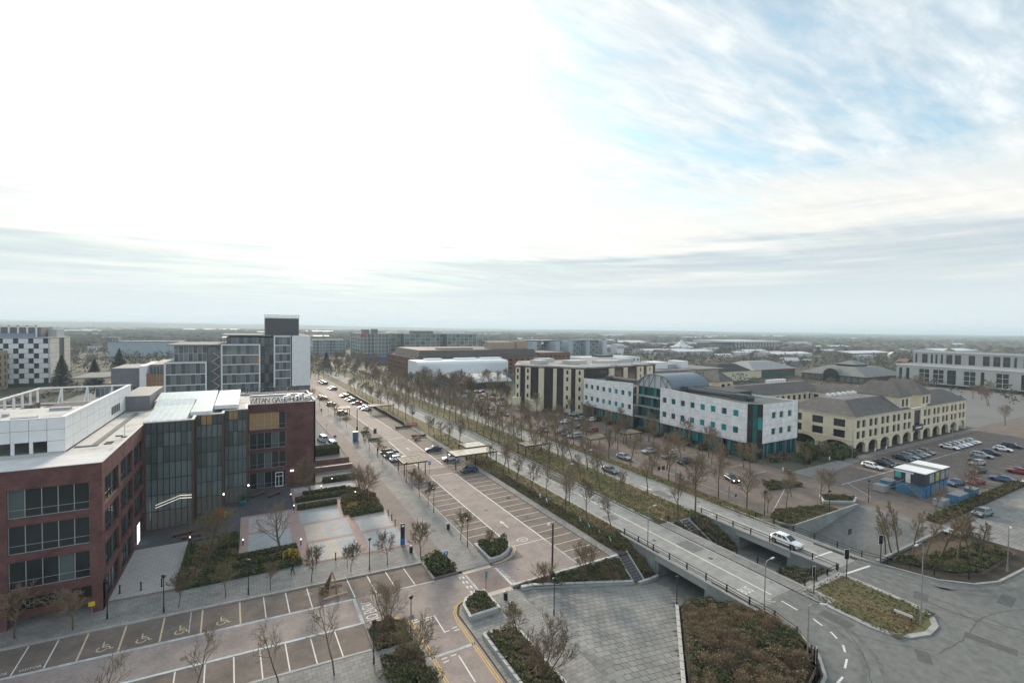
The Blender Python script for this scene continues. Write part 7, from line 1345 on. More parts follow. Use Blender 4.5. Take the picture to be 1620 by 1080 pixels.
post_sign('blue parking sign on a post in the laurel bed', 22.9, 58.6, 2.6, 0.55, 0.55, M_blue); post_sign('blue parking sign at the corner of the mossy canopy', 34.6, 99.1, 3.0, 0.6, 0.8, M_blue); post_sign('blue parking sign in front of the lit canopy', 41.0, 98.9, 3.0, 0.6, 0.8, M_blue); post_sign('blue and white sign in the car park behind the brick office', 19.7, 150.5, 3.4, 0.9, 0.9, M_frame_w); post_sign('blue round sign near the silver vans', 19.8, 134.8, 3.0, 0.8, 0.8, M_blue, white=False); post_sign('blue direction sign beyond the red barrier', 49.2, 158.5, 3.4, 1.2, 0.9, M_blue, white=False); post_sign('dark sign back at the far crossing island', 31.0, 136.3, 3.4, 0.9, 1.4, M_frame_d); post_sign('teal post sign on the curved crossing planter', 25.05, 50.6, 2.6, 0.28, 0.9, mat('sign_teal', (0.05,0.25,0.27), 0.5, 0, 1), 0.6); post_sign('yellow box sign on a post by the brick office corner', -15.4, 65.9, 2.5, 0.55, 0.5, mat('sign_yellow', (0.72,0.48,0.02), 0.5, 0, 1))
post_sign('dark finger sign right of the far bridge rail', 80.4, 36.3, 2.9, 1.0, 0.9, M_frame_d, 0.0); post_sign('white notice on a post before the sandstone arcade, left', 144.3, 59.8, 2.6, 0.7, 0.9, M_frame_w); post_sign('white notice on a post before the sandstone arcade, right', 149.4, 59.4, 2.6, 0.7, 0.9, M_frame_w); post_sign('white notice on a post by the evergreen clump', 124.6, 61.2, 2.4, 0.5, 0.8, M_frame_w); post_sign('white notice on a post at the shrub bed corner of the white office', 104.0, 60.6, 2.6, 0.5, 0.8, M_frame_w); post_sign('pair of dark sign backs on the far verge, left one', 78.3, 72.9, 3.0, 0.9, 0.9, M_frame_d); post_sign('pair of dark sign backs on the far verge, right one', 78.9, 72.2, 3.2, 0.9, 0.9, M_frame_d); post_sign('slim grey sign at the start of the far bridge', 79.4, 56.4, 3.4, 0.25, 2.2, M_lead); post_sign('round dark sign beside the slim grey one', 79.3, 54.9, 2.4, 0.5, 0.5, M_frame_d)
nb_ = thing('name_board', 'long white street name board on the grass island', 'sign', (65.7,23.9,0.13), R(-83)); MB().box(-0.85,0.85,-0.03,0.03,0.45,0.72).build('board', M_frame_w, nb_, off=(0,0,0)); [MB().box(s-0.04,s+0.04,-0.03,0.03,0,0.45).build('leg', M_black, nb_, off=(0,0,0)) for s in (-0.75,0.75)]
for i, (x,y) in enumerate(((48.3,54.4),(48.4,57.0),(48.3,59.6),(48.4,62.1),(48.3,72.1),(48.5,74.7))):
    t = thing('tree_shelter_sign', 'small tilted %s board among the brown shrubs, %s from the bridge' % ('green' if i < 4 else 'white', nth(i)), 'sign', (x,y,0.1 if i > 1 else -0.1), R(40)); MB().box(-0.03,0.03,-0.03,0.03,0,0.6).build('post', M_wood, t, off=(0,0,0)); MB().add([(-0.32,-0.1,0.5),(0.32,-0.1,0.5),(0.32,0.15,1.15),(-0.32,0.15,1.15),(-0.32,-0.06,0.48),(0.32,-0.06,0.48),(0.32,0.19,1.13),(-0.32,0.19,1.13)], [(0,1,2,3),(7,6,5,4),(0,4,5,1),(1,5,6,2),(2,6,7,3),(3,7,4,0)]).build('board', mat('board_green', (0.05,0.33,0.22), 0.5, 0.1, 2) if i < 4 else M_frame_w, t, off=(0,0,0)); MB().quad((-0.2,-0.09,0.62),(0.2,-0.09,0.62),(0.1,0.02,0.9),(-0.1,0.02,0.9)).build('emblem', M_frame_w if i < 4 else M_blue, t, off=(0,-0.01,0))
# traffic signals
def signal(lab, x, y, h, rz, z=0.12, amber=False):
    t = thing('traffic_signal', lab, 'traffic light', (x,y,z), rz); MB().tube((0,0,0),(0,0,h),0.06,0.06,8).build('pole', M_black, t, off=(0,0,0)); MB().box(-0.2,0.2,-0.28,-0.06,h-1.1,h).build('signal_head', M_black, t, off=(0,0,0)); MB().box(-0.3,0.3,-0.07,-0.05,h-1.2,h+0.1).build('backing_board', M_black, t, off=(0,0,0)); MB().box(-0.34,-0.3,-0.07,-0.05,h-1.24,h+0.14).box(0.3,0.34,-0.07,-0.05,h-1.24,h+0.14).box(-0.3,0.3,-0.07,-0.05,h-1.24,h-1.2).box(-0.3,0.3,-0.07,-0.05,h+0.1,h+0.14).build('board_rim', M_frame_w, t, off=(0,0,0))
    for k, (dz, c) in enumerate(((0.2,M_red),(0.55,mat('signal_amber', (0.5,0.25,0.02), 0.5, 0, 1, emit=(1,0.5,0.1,1.5))),(0.9,mat('signal_green_off', (0.01,0.06,0.04), 0.5, 0, 1)))): MB().lathe(0,0,[(0.1,-0.03),(0.1,0.0)],10).mesh('lens', c); o = MB().add([(0.1*math.cos(q*0.6283),-0.285,h-dz+0.1*math.sin(q*0.6283)) for q in range(10)], [tuple(range(10))]).build('lens', c, t, off=(0,0,0))
signal('traffic light with white rimmed board at the tip of the median walk', 61.7, 31.6, 3.4, R(180)); signal('traffic light on the island corner by the stop line', 69.6, 31.6, 3.8, R(150)); signal('traffic light at the outer kerb beyond the stop line', 79.0, 31.6, 3.8, R(150)); signal('traffic light with white rimmed board on the foreground bend', 46.6, 23.4, 3.0, R(200))
# canopies over the car park crossings
M_can = mat('canopy_sheet', (0.50,0.43,0.34), 0.16, 0.3, 0.6, 0.35, 1.0); M_moss = mat('canopy_moss', (0.16,0.145,0.10), 0.7, 0.3, 0.9)
def canopy(lab, x0, x1, y0, y1, z, top, posts, zb=0.0, base=M_frame_br):
    t = thing('canopy', lab, 'canopy', (x0,y0,zb)); MB().box(x0,x1,y0,y0+0.2,z-0.28,z+0.05).box(x0,x1,y1-0.2,y1,z-0.28,z+0.05).box(x0,x0+0.2,y0+0.2,y1-0.2,z-0.28,z+0.05).box(x1-0.2,x1,y0+0.2,y1-0.2,z-0.28,z+0.05).build('fascia', base, t)
    nx = max(2, round((x1-x0)/1.5)); ny = max(2, round((y1-y0)/1.6))
    for i in range(nx):
        for j in range(ny): MB().box(x0+0.2+(x1-x0-0.4)*i/nx+0.02, x0+0.2+(x1-x0-0.4)*(i+1)/nx-0.02, y0+0.2+(y1-y0-0.4)*j/ny+0.02, y0+0.2+(y1-y0-0.4)*(j+1)/ny-0.02, z-0.04, z).build('roof_panel', top, t)
    for (x,y) in posts: MB().box(x-0.08,x+0.08,y-0.08,y+0.08,zb,z-0.2).build('post', M_black, t)
canopy('flat mossy roofed canopy over the left bays crossing', 28.8,34.4,99.6,105.0,3.15,M_moss,((29.1,99.9),(29.1,104.7),(33.9,99.9),(33.9,104.7)), 0.0)
cb = thing('canopy', 'wide pale roofed canopy glowing in the sun by the right bays', 'canopy', (41,99.7,0)); COL.objects.unlink(cb); bpy.data.objects.remove(cb)
canopy('wide pale roofed canopy catching the sun beside the right bays', 41.1,52.2,99.8,105.2,3.2,M_can,((41.3,100.0),(41.3,105.0),(46.3,100.0),(46.3,105.0),(51.9,100.0),(51.9,105.0)))
canopy('smaller pale roofed canopy behind the wide sunlit one', 46.2,52.2,105.3,110.6,3.35,M_can,((46.4,110.3),(51.9,110.3),(46.4,105.6),(51.9,105.6)))
canopy('pale roofed canopy standing on the median grass', 60.9,68.8,101.2,105.8,3.0,M_can,((61.2,101.5),(61.2,105.5),(68.5,101.5),(68.5,105.5)), 0.1)
canopy('dark flat canopy far up the boulevard on the right', 38.8,47.8,178.4,183.2,3.0,M_moss,((39.1,178.7),(39.1,183),(47.5,178.7),(47.5,183))); canopy('dark flat canopy far up the boulevard on the left', 26.6,31.6,178.4,183.0,3.0,M_moss,((26.9,178.7),(26.9,182.8),(31.3,178.7),(31.3,182.8)), 0.1)
canopy('grey flat canopy in the east car park among the trees', 80.8,88.2,99.6,104.6,3.0,M_moss,((81.1,100),(81.1,104.3),(87.9,100),(87.9,104.3))); canopy('grey flat canopy nearest the white office', 94.2,100.6,100.2,105.2,3.0,M_moss,((94.5,100.5),(94.5,104.9),(100.3,100.5),(100.3,104.9)))
# bay barrier wall, barriers, kiosk
t = thing('long_fence', 'long dark low fence between the far right bays and the verge', 'fence', (45.0,154,0))
for k in range(22): a, b = 154+4*k, 158+4*k; MB().prism([(45.1+bx(a),a),(45.25+bx(a),a),(45.25+bx(b-0.1),b-0.1),(45.1+bx(b-0.1),b-0.1)], 0, 1.15).build('panel', M_black, t)
def barrier(lab, x, y, w, rz):
    t = thing('barrier', lab, 'barrier', (x,y,0.0), rz); MB().box(-w/2,w/2,-0.03,0.03,0.25,1.0).build('panel', M_red, t, off=(0,0,0)); [MB().box(s-0.05,s+0.05,-0.25,0.25,0,0.25).build('foot', M_black, t, off=(0,0,0)) for s in (-w/2+0.3,w/2-0.3)]; MB().box(-w/2+0.2,w/2-0.2,-0.04,-0.032,0.55,0.75).build('stripe', M_frame_w, t, off=(0,0,0))
barrier('long red works barrier across the end of the far bays', 46.3, 151.6, 4.6, R(6)); barrier('short red barrier at the crossing kerb', 41.6, 131.4, 1.4, R(50)); barrier('second short red barrier at the crossing kerb', 42.6, 132.6, 1.4, R(10))
kk = thing('kiosk', 'blue and grey telephone kiosk on the promenade near the crossing', 'kiosk', (25.6,137.0,0.12)); MB().box(25.0,26.4,136.6,137.6,0.12,2.9).build('body', mat('kiosk_grey', (0.16,0.22,0.28), 0.5, 0.1, 2), kk); MB().box(24.95,25.9,136.54,136.59,0.4,2.5).build('poster', mat('poster_blue', (0.06,0.12,0.22), 0.5, 0.3, 1.5), kk); MB().box(24.9,26.5,136.5,137.7,2.9,3.05).build('roof', M_frame_d, kk)
for i, (x0,x1,y) in enumerate(((28.9,32.2,147.2),(28.9,32.6,136.8),(40.2,46.6,149.6),(41.2,46.4,135.0))):
    t = thing('kerb_island', ('shrub topped kerb island under the black column','dark shrub kerb island beside the kiosk','grass kerb island before the red barrier','kerb island with shrubs left of the grass verge')[i], 'traffic island', (x0,y,0)); MB().prism([(x0,y-1.0),(x1-0.6,y-1.0),(x1,y),(x1-0.6,y+1.0),(x0,y+1.0)], 0, 0.15).build('kerb', M_kerb, t); fill_leaves(t, [(x0+0.3,y-0.8),(x1-0.7,y-0.8),(x1-0.3,y),(x1-0.7,y+0.8),(x0+0.3,y+0.8)], 0.14, 0.55, 110, random.Random(i), (3,3,2,2,0.5,0))
# ramp walls at the brick wing car park
t = thing('ramp_wall', 'low brick wall with white rail beside the car park ramp', 'wall', (12,112.5,0)); MB().box(11.9,20.4,112.2,112.6,0,1.0).build('wall', M_brickr, t); MB().box(11.9,20.6,117.8,118.2,0,1.2).build('wall', M_brickr, t); MB().box(11.9,20.4,112.15,112.65,1.0,1.12).build('coping', M_coping, t)
for i, (x,y,lab) in enumerate(((27.9,70.5,'black litter bin beside the left bays promenade'),(20.2,65.6,'black litter bin by the laurel corner'),(26.9,48.9,'black litter bin on the footpath near the curved planter'),(109.0,62.0,'black litter bin at the white office corner'))):
    t = thing('litter_bin', lab, 'bin', (x,y,0.12 if i < 2 else 0.02)); MB().lathe(0,0,[(0.22,0),(0.25,0.1),(0.26,0.85),(0.28,0.88)],12).build('body', M_black, t, off=(0,0,0)); MB().lathe(0,0,[(0.28,0.88),(0.27,1.0),(0.12,1.08)],12).build('hood', M_galv, t, off=(0,0,0))
# timber A-frame sculpture in the bays
sc_ = thing('timber_sculpture', 'orange timber A-frame display standing in the parking bays', 'sculpture', (8.6,60.0,0))
for a, b in (((7.4,59.0),(10.2,59.3)),((7.3,62.0),(10.0,61.8))): MB().tube((a[0],a[1],0.15),(b[0],b[1],0.15),0.09,0.09,6).build('log', mat('pale_log', (0.50,0.38,0.30), 0.8, 0.1, 2), sc_)
for (p,q_) in (((8.0,59.2,0.2),(8.6,60.6,2.5)),((9.3,59.3,0.2),(8.6,60.6,2.5)),((7.9,61.9,0.2),(8.6,60.6,2.5)),((9.3,61.8,0.2),(8.6,60.6,2.5)),((8.25,59.8,1.1),(9.1,59.8,1.1))): MB().tube(p,q_,0.07,0.06,5).build('beam', M_wood, sc_)
MB().add([(8.0,59.3,0.25),(8.6,60.6,2.45),(7.9,61.8,0.25)], [(0,1,2)]).build('side_board', M_frame_d, sc_); MB().add([(9.25,59.4,0.25),(8.65,60.6,2.45),(9.25,61.7,0.25)], [(0,1,2)]).build('side_board', M_rust, sc_)
put('planting', bush_mesh(0.6,0.9,0.8,160,random.Random(4),(1,2,1,2,1,1),(0.08,0.16),False).mesh('planting', FM), sc_, (-1.15,0.3,0))
# site cabin with skips
scb = thing('site_cabin', 'two storey site cabin with white roofs, dark printed upper floor and blue base', 'cabin', (117.6,40,0))
MB().box(118.0,129.0,40.2,45.0,0,2.4).build('lower_cabin', mat('cabin_blue', (0.08,0.22,0.36), 0.5, 0.15, 1), scb); MB().box(117.6,129.0,40.0,45.2,2.45,4.9).build('upper_cabin', mat('cabin_dark', (0.055,0.06,0.075), 0.5, 0.15, 1), scb)
MB().box(117.5,122.6,39.9,45.3,4.9,5.05).build('roof', M_panel, scb); MB().box(125.2,129.1,39.9,45.3,4.9,5.05).build('roof', M_panel, scb); MB().box(122.6,125.2,39.9,45.3,4.9,4.98).build('roof', M_lead, scb)
for i in range(5): MB().box(118.6+2.1*i,118.7+2.1*i,40.08,40.2,0.1,2.35).build('rib', M_blue, scb)
MB().box(117.55,117.6,44.0,45.0,3.2,4.6).build('poster', mat('poster_teal', (0.1,0.45,0.4), 0.6, 0.1, 1), scb); MB().box(117.5,117.6,41.9,45.1,4.45,4.75).build('name_strip', M_frame_w, scb); MB().box(117.52,117.6,42.4,43.2,2.5,4.4).build('door', M_frame_w, scb)
for i, (c, x, w) in enumerate((((0.35,0.42,0.40),119.5,2.0),((0.5,0.45,0.15),122.4,1.6),((0.4,0.42,0.42),124.8,1.8),((0.3,0.32,0.34),127.2,1.5))): MB().box(x,x+w,39.95,40.0,2.9,4.6).build('printed_panel', mat('print_%d' % i, c, 0.6, 0.5, 0.8), scb)
stp = MB()
for k in range(9): stp.box(116.2-0.0*k,117.5,42.6-0.32*k,42.9-0.32*k,2.3-0.26*k,2.36-0.26*k)
stp.tube((116.2,42.8,3.3),(116.2,39.9,1.0),0.04,0.04,5).tube((117.4,42.8,3.3),(117.4,39.9,1.0),0.04,0.04,5); stp.build('stair', M_galv, scb); MB().tube((116.2,43.0,2.5),(113.6,45.5,0.8),0.05,0.05,5).tube((116.2,43.0,3.3),(113.6,45.5,1.6),0.05,0.05,5).build('ramp_rail', M_galv, scb)
def skip(lab, x0, x1, y0, y1, h, m_):
    t = thing('site_skip', lab, 'skip', (x0,y0,0)); MB().prism([(x0,y0),(x1,y0),(x1,y1),(x0,y1)], 0.1, h).build('bin', m_, t); MB().box(x0-0.06,x1+0.06,y0-0.06,y1+0.06,h,h+0.1).build('lid', M_galv, t); MB().box(x0+0.2,x1-0.2,y0+0.2,y1-0.2,0,0.1).build('skid', M_black, t)
skip('grey storage box left of the site cabin stairs', 114.0,116.0,45.4,47.4,1.3,M_alu); skip('blue storage box behind the site cabin stairs', 118.4,121.4,46.0,48.0,1.5,_mat['cabin_blue']); skip('long blue storage box right of the site cabin', 119.6,124.0,35.4,37.2,1.6,_mat['cabin_blue']); skip('small blue storage box beside the parked red car', 127.8,130.2,35.6,37.2,1.5,_mat['cabin_blue']); skip('grey storage box in front of the long blue one', 114.6,117.6,36.2,37.8,1.2,M_alu)
# ================================================================== CARS
M_paint = mat('car_paint', (0.5,0.5,0.5), 0.28, 0, 1, 0.1, 0.6, objcol=True); M_tyre = mat('tyre', (0.02,0.02,0.02), 0.85, 0.1, 5); M_rim = mat('rim', (0.35,0.36,0.37), 0.35, 0.05, 5, 0.7); M_cargl = glass('car_glass', (0.02,0.026,0.028), 0.05, None, 0.7); M_head = mat('headlight', (0.7,0.72,0.74), 0.15, 0, 1); M_tail = mat('tail_light', (0.30,0.01,0.01), 0.3, 0, 1); M_trim = mat('car_trim', (0.03,0.03,0.032), 0.6, 0, 1)
def loft(rings, close=True):
    mb = MB(); n = len(rings[0]); vs = [p for r_ in rings for p in r_]; fs = []
    for i in range(len(rings)-1):
        for k in range(n-1): fs.append((i*n+k, i*n+k+1, (i+1)*n+k+1, (i+1)*n+k))
    fs.append(tuple(range(n))); fs.append(tuple(range((len(rings)-1)*n, len(rings)*n))[::-1])
    for i in range(len(rings)-1): fs.append((i*n, (i+1)*n, (i+1)*n+n-1, i*n+n-1))
    return mb.add(vs, fs)
CK = {}
def car_kind(name, L_, W_, H_, belt, bonnet, cowl, roof_f, roof_r, tail_x, deck):
    """L along x, nose at +x. belt: shoulder height; cowl / tail_x: where glass meets body; roof_f / roof_r: ends of the roof"""
    h = W_/2; X = [-L_/2, -L_/2+0.12, -L_/2+0.55, tail_x, (tail_x+cowl)/2, cowl, L_/2-0.75, L_/2-0.2, L_/2]
    top = [deck-0.25, deck-0.03, deck, belt, belt-0.02, belt-0.03, bonnet, bonnet-0.14, bonnet-0.3]; wid = [0.84,0.93,0.98,1,1,1,0.97,0.90,0.78]; bot = [0.42,0.26,0.22,0.2,0.2,0.2,0.2,0.24,0.4]
    rings = []
    for x, t_, w_, b_ in zip(X, top, wid, bot):
        hw = h*w_; rings.append([(x,-hw*0.93,b_),(x,-hw,b_+0.25*(t_-b_)),(x,-hw*0.985,b_+0.75*(t_-b_)),(x,-hw*0.9,t_),(x,0,t_+0.025),(x,hw*0.9,t_),(x,hw*0.985,b_+0.75*(t_-b_)),(x,hw,b_+0.25*(t_-b_)),(x,hw*0.93,b_)])
    body = loft(rings)
    bw, rw_ = h*0.9, h*0.70; a = [(tail_x,-bw,belt),(cowl,-bw,belt-0.03),(cowl,bw,belt-0.03),(tail_x,bw,belt)]; r_ = [(roof_r,-rw_,H_-0.06),(roof_f,-rw_,H_-0.04),(roof_f,rw_,H_-0.04),(roof_r,rw_,H_-0.06)]; mid = ((roof_f+roof_r)/2, 0, H_)
    cab = MB(); cab.add(a+r_+[mid], [(0,1,5,4),(1,2,6,5),(2,3,7,6),(3,0,4,7),(4,5,8),(5,6,8),(6,7,8),(7,4,8)])
    def inset(p, k0, k1, off, splits=None):
        c = [Vector(q_) for q_ in p]; n = (c[1]-c[0]).cross(c[3]-c[0]).normalized()*off
        f = lambda u, v: c[0].lerp(c[1],u).lerp(c[3].lerp(c[2],u), v) + n
        mb = MB(); sp = splits or [(k0,1-k0)]
        for (u0,u1) in sp: mb.quad(f(u0,k1),f(u1,k1),f(u1,1-k1*0.8),f(u0,1-k1*0.8))
        return mb
    P = a+r_; gl = {'windscreen': inset([P[1],P[2],P[6],P[5]],0.05,0.07,0.006), 'rear_window': inset([P[3],P[0],P[4],P[7]],0.08,0.12,0.006), 'side_window': inset([P[0],P[1],P[5],P[4]],0.05,0.12,0.006,[(0.07,0.30),(0.33,0.60),(0.63,0.90)]), 'side_window_': inset([P[2],P[3],P[7],P[6]],0.05,0.12,0.006,[(0.10,0.37),(0.40,0.67),(0.70,0.93)])}
    wh = MB(); wr = 0.33 if name != 'suv' else 0.37; wh.tube((0,-0.11,0),(0,0.11,0),wr,wr,16); rim = MB(); rim.tube((0,-0.125,0),(0,0.125,0),wr*0.66,wr*0.62,10)
    ax = (L_/2-0.85, -L_/2+0.82); tr_ = MB()
    for x in ax:
        for s in (-1,1): tr_.tube((x,s*h*0.90,wr+0.02),(x,s*(h*0.998),wr+0.02),wr+0.075,wr+0.06,16)
    tr_.box(L_/2-0.04,L_/2+0.015,-h*0.55,h*0.55,0.32,0.5); tr_.box(-L_/2-0.01,-L_/2+0.05,-h*0.6,h*0.6,0.3,0.42)
    hd = MB().box(L_/2-0.30,L_/2-0.06,-0.2,0.2,bonnet-0.33,bonnet-0.17); tl = MB().box(-L_/2-0.005,-L_/2+0.16,-0.13,0.13,deck-0.42,deck-0.12)
    def soften(mb_, nm, mod):
        o_ = bpy.data.objects.new('t', mb_.mesh(nm, M_paint)); COL.objects.link(o_); md = o_.modifiers.new('m', mod)
        if mod == 'SUBSURF': md.levels = 1; md.render_levels = 1
        else: md.width = 0.07; md.segments = 2; md.limit_method = 'ANGLE'
        me_ = bpy.data.meshes.new_from_object(o_.evaluated_get(bpy.context.evaluated_depsgraph_get())); bpy.data.objects.remove(o_); me_.name = nm; me_.polygons.foreach_set('use_smooth', [True]*len(me_.polygons)); return me_
    CK[name] = dict(body=soften(body, 'body', 'SUBSURF'), cab=soften(cab, 'roof', 'BEVEL'), glass={k: m_.mesh(k.strip('_'), M_cargl) for k, m_ in gl.items()}, wheel=wh.mesh('tyre', M_tyre), rim=rim.mesh('rim', M_rim), trim=tr_.mesh('trim', M_trim), head=hd.mesh('headlight', M_head), tail=tl.mesh('tail_light', M_tail), ax=ax, h=h, wr=wr, L=L_)
car_kind('hatch', 4.1, 1.76, 1.48, 0.93, 0.90, 0.95, 0.25, -1.35, -1.9, 0.96); car_kind('saloon', 4.6, 1.80, 1.43, 0.92, 0.88, 0.95, 0.2, -1.05, -1.7, 0.98); car_kind('estate', 4.6, 1.80, 1.49, 0.94, 0.90, 1.0, 0.3, -1.85, -2.15, 0.98); car_kind('suv', 4.5, 1.88, 1.64, 1.06, 1.02, 1.15, 0.2, -1.45, -2.1, 1.08); car_kind('van', 4.9, 1.92, 1.95, 1.10, 1.08, 1.6, 1.0, -2.3, -2.4, 1.1)
def car(lab, x, y, hd, kind, col, z=0.0, detail=True, lit=False, group='cars parked in the bays'):
    k = CK[kind]; t = thing('car', lab, 'car', (x,y,z), R(hd), group); c4_ = (col[0],col[1],col[2],1)
    o = put('body', k['body'], t, (0,0,0)); o.color = c4_; o = put('roof', k['cab'], t, (0,0,0)); o.color = c4_
    for n_, m_ in k['glass'].items(): put(n_.strip('_'), m_, t, (0,0,0))
    put('trim', k['trim'], t, (0,0,0))
    for ax in k['ax']:
        for s in (-1,1):
            w = put('wheel', k['wheel'], t, (ax, s*(k['h']-0.11), k['wr']))
            if detail: put('rim', k['rim'], w, (0,0,0))
    if detail:
        for s in (-1,1): o = put('headlight', k['head'] , t, (0, s*k['h']*0.62, 0)); put('tail_light', k['tail'], t, (0, s*k['h']*0.68, 0))
    if lit:
        for s in (-1,1): MB().lathe(0,0,[(0.08,-0.08),(0.1,0),(0.08,0.08)],8).build('lit_lamp', mat('lamp_on', (1,0.9,0.7), 0.3, 0, 1, emit=(1,0.85,0.6,6)), t, off=(k['L']/2-0.1, s*k['h']*0.6, 0.68))
    return t
WH, SI, GR, BK, NV, RD, BL, DG = (0.92,0.92,0.93),(0.42,0.44,0.46),(0.16,0.17,0.18),(0.015,0.015,0.018),(0.025,0.04,0.09),(0.32,0.025,0.03),(0.06,0.13,0.26),(0.05,0.075,0.065)
car('white crossover driving across the far bridge towards the junction', 72.4, 41.3, -90, 'suv', WH, group='cars on the road')
car('dark grey car driving up the far carriageway beyond the median trees', 72.6, 82.3, -90, 'saloon', GR, group='cars on the road'); car('dark car with lit headlamps leaving the east car park', 92.6, 65.2, -115, 'hatch', DG, 0, True, True, 'cars on the road')
car('dark navy saloon alone in the right bays beyond the canopy', 42.3, 118.1, 180, 'saloon', NV); car('white hatchback half under the sunlit canopy', 43.1, 108.1, 180, 'hatch', WH); car('dark blue small hatchback before the sunlit canopy', 43.4, 97.2, 180, 'hatch', (0.02,0.05,0.09))
car('green grey estate at the end of the left bays', 31.2, 120.4, 0, 'estate', DG); car('dark car between the estate and the white one in the left bays', 31.0, 116.9, 0, 'hatch', GR); car('white car beside the mossy canopy in the left bays', 31.5, 113.3, 0, 'hatch', WH)
for i, (y,c,k,nm) in enumerate(((188.4,WH,'hatch','white car nearest the far canopy'),(193.1,WH,'hatch','second white car up'),(204.5,RD,'saloon','bright red saloon'),(213.3,BL,'hatch','blue hatchback'),(217.9,(0.18,0.02,0.05),'hatch','dark red hatchback'),(226.8,RD,'estate','red estate farther up'),(230.4,(0.5,0.4,0.3),'hatch','beige hatchback'),(256,BL,'hatch','blue car far up'),(261,WH,'hatch','white car far up'),(282,NV,'hatch','navy car at the far cluster'),(287,BK,'hatch','black car at the far cluster'),(292,(0.1,0.15,0.25),'hatch','slate blue car at the far cluster'))): car('%s in the distant right bays of the boulevard' % nm, 41.4+bx(y)*1.02, y, 180, k, c, 0, False)
for i, (y,c,nm) in enumerate(((184,SI,'silver car beside the far left canopy'),(206,GR,'grey car in the far left bays'),(224,RD,'red car in the far left bays'),(229,WH,'white car in the far left bays'))): car(nm, 31.4+bx(y), y, 0, 'hatch', c, 0, False)
car('pale silver van parked behind the brick office, left of the pair', 17.6, 142.5, 100, 'van', (0.5,0.56,0.6)); car('pale silver van parked behind the brick office, nearer the promenade', 19.0, 134.6, 100, 'van', (0.5,0.56,0.6))
for i, (x,y,h_,k,c,nm) in enumerate(((83.2,89.2,-85,'hatch',SI,'silver hatchback on the car park road beside the far verge'),(93.5,90.6,175,'saloon',SI,'silver saloon facing the car park road'),(94.6,84.6,175,'estate',(0.3,0.31,0.3),'grey estate in the east car park'),(94.4,79.4,178,'saloon',BK,'black saloon nearest in the east car park'),(82.3,125.4,-85,'hatch',(0.4,0.42,0.5),'pale blue car on the car park road'),(84.0,155,-85,'hatch',SI,'silver car farther along the car park road'),(101,145.6,160,'hatch',WH,'white hatchback in front of the cream office'),(107.8,143.8,160,'hatch',(0.5,0.55,0.6),'pale car at the corner of the cream office'),(104.4,135.2,175,'hatch',SI,'silver car under the trees by the white office'),(106.6,131.8,175,'hatch',WH,'white car under the trees by the white office'),(84.5,170,-85,'estate',WH,'white estate on the car park road near the store'))): car(nm, x, y, h_, k, c, 0, True, False, 'cars in the east car park')
rc = random.Random(31); fc = [WH,SI,GR,BK,NV,RD,BL,SI,WH]; n = 0
for (x0,y0,dx,dy,cnt_,h_) in ((88,176,2.6,0,8,90),(88,190,2.6,0,8,90),(88,204,2.6,0,7,90),(90,216,2.7,0,6,90),(86,114,0,3.2,5,178),(96,118,0,3.0,6,178),(104,150,0,3.0,4,178)):
    for i in range(cnt_):
        if rc.random() < 0.25: continue
        n += 1; car('%s car counted from the near end of the rows by the store' % nth(n-1), x0+dx*i, y0+dy*i, h_, rc.choice(('hatch','saloon','estate')), rc.choice(fc), 0, False, False, 'cars in the store car park')
for i, (x,c,k,nm) in enumerate(((132.6,WH,'estate','white estate nearest in the row before the sandstone arcade'),(138.2,BK,'saloon','black saloon in the row before the sandstone arcade'),(140.9,DG,'hatch','dark green hatchback next to the black saloon'),(148.6,(0.03,0.04,0.05),'saloon','charcoal saloon before the arcade entrance'),(152.3,(0.3,0.33,0.37),'estate','blue grey estate before the arcade entrance'),(155.6,GR,'estate','grey estate before the arcade entrance'),(158.8,SI,'saloon','silver saloon right of the arcade entrance'),(162.6,(0.25,0.22,0.2),'hatch','brown hatchback right of the arcade entrance'))): car(nm, x, 55.3, -98, k, c, 0, True, False, 'cars before the sandstone arcade')
for i in range(6): car('%s pale car from the left in the far row beyond the arcade entrance' % nth(i), 176+3.2*i, 54.6, -98, 'saloon', (WH,SI,WH,WH,SI,WH)[i], 0, False, False, 'cars before the sandstone arcade')
for x,y,h_,k,c,nm in ((139.8,38.8,172,'saloon',RD,'red saloon right of the site cabin'),(134.6,40.6,172,'saloon',BL,'blue saloon beside the red one'),(160.4,44.4,170,'estate',SI,'silver estate in the right hand car park'),(166,46.2,170,'saloon',BK,'black saloon behind the silver estate'),(152,41.8,170,'hatch',DG,'dark hatchback under the bare tree at right'),(150,33.0,170,'hatch',WH,'white hatchback at the right edge of the view'),(101.6,30.0,165,'saloon',(0.45,0.5,0.5),'pale saloon parked behind the slender kerb trees'),(116.5,31.3,170,'hatch',(0.2,0.25,0.25),'grey green hatchback at the right edge near the lamp')): car(nm, x, y, h_, k, c, 0.06 if y < 33 and x < 103 else 0.01, True, False, 'cars in the right hand car park')
rcx = random.Random(44)
for r0, (y_, xs0) in enumerate(((46.8,[172,178,187,195]),(36.6,[148,160,164,175]))):
    for i, x in enumerate(xs0): car('%s car from the left in the %s row of the right hand car park' % (nth(i), ('far','near')[r0]), x, y_+rcx.uniform(-0.3,0.3), 95 if r0 else -85, rcx.choice(('hatch','saloon','estate')), rcx.choice(fc), 0.01, False, False, 'cars in the right hand car park')
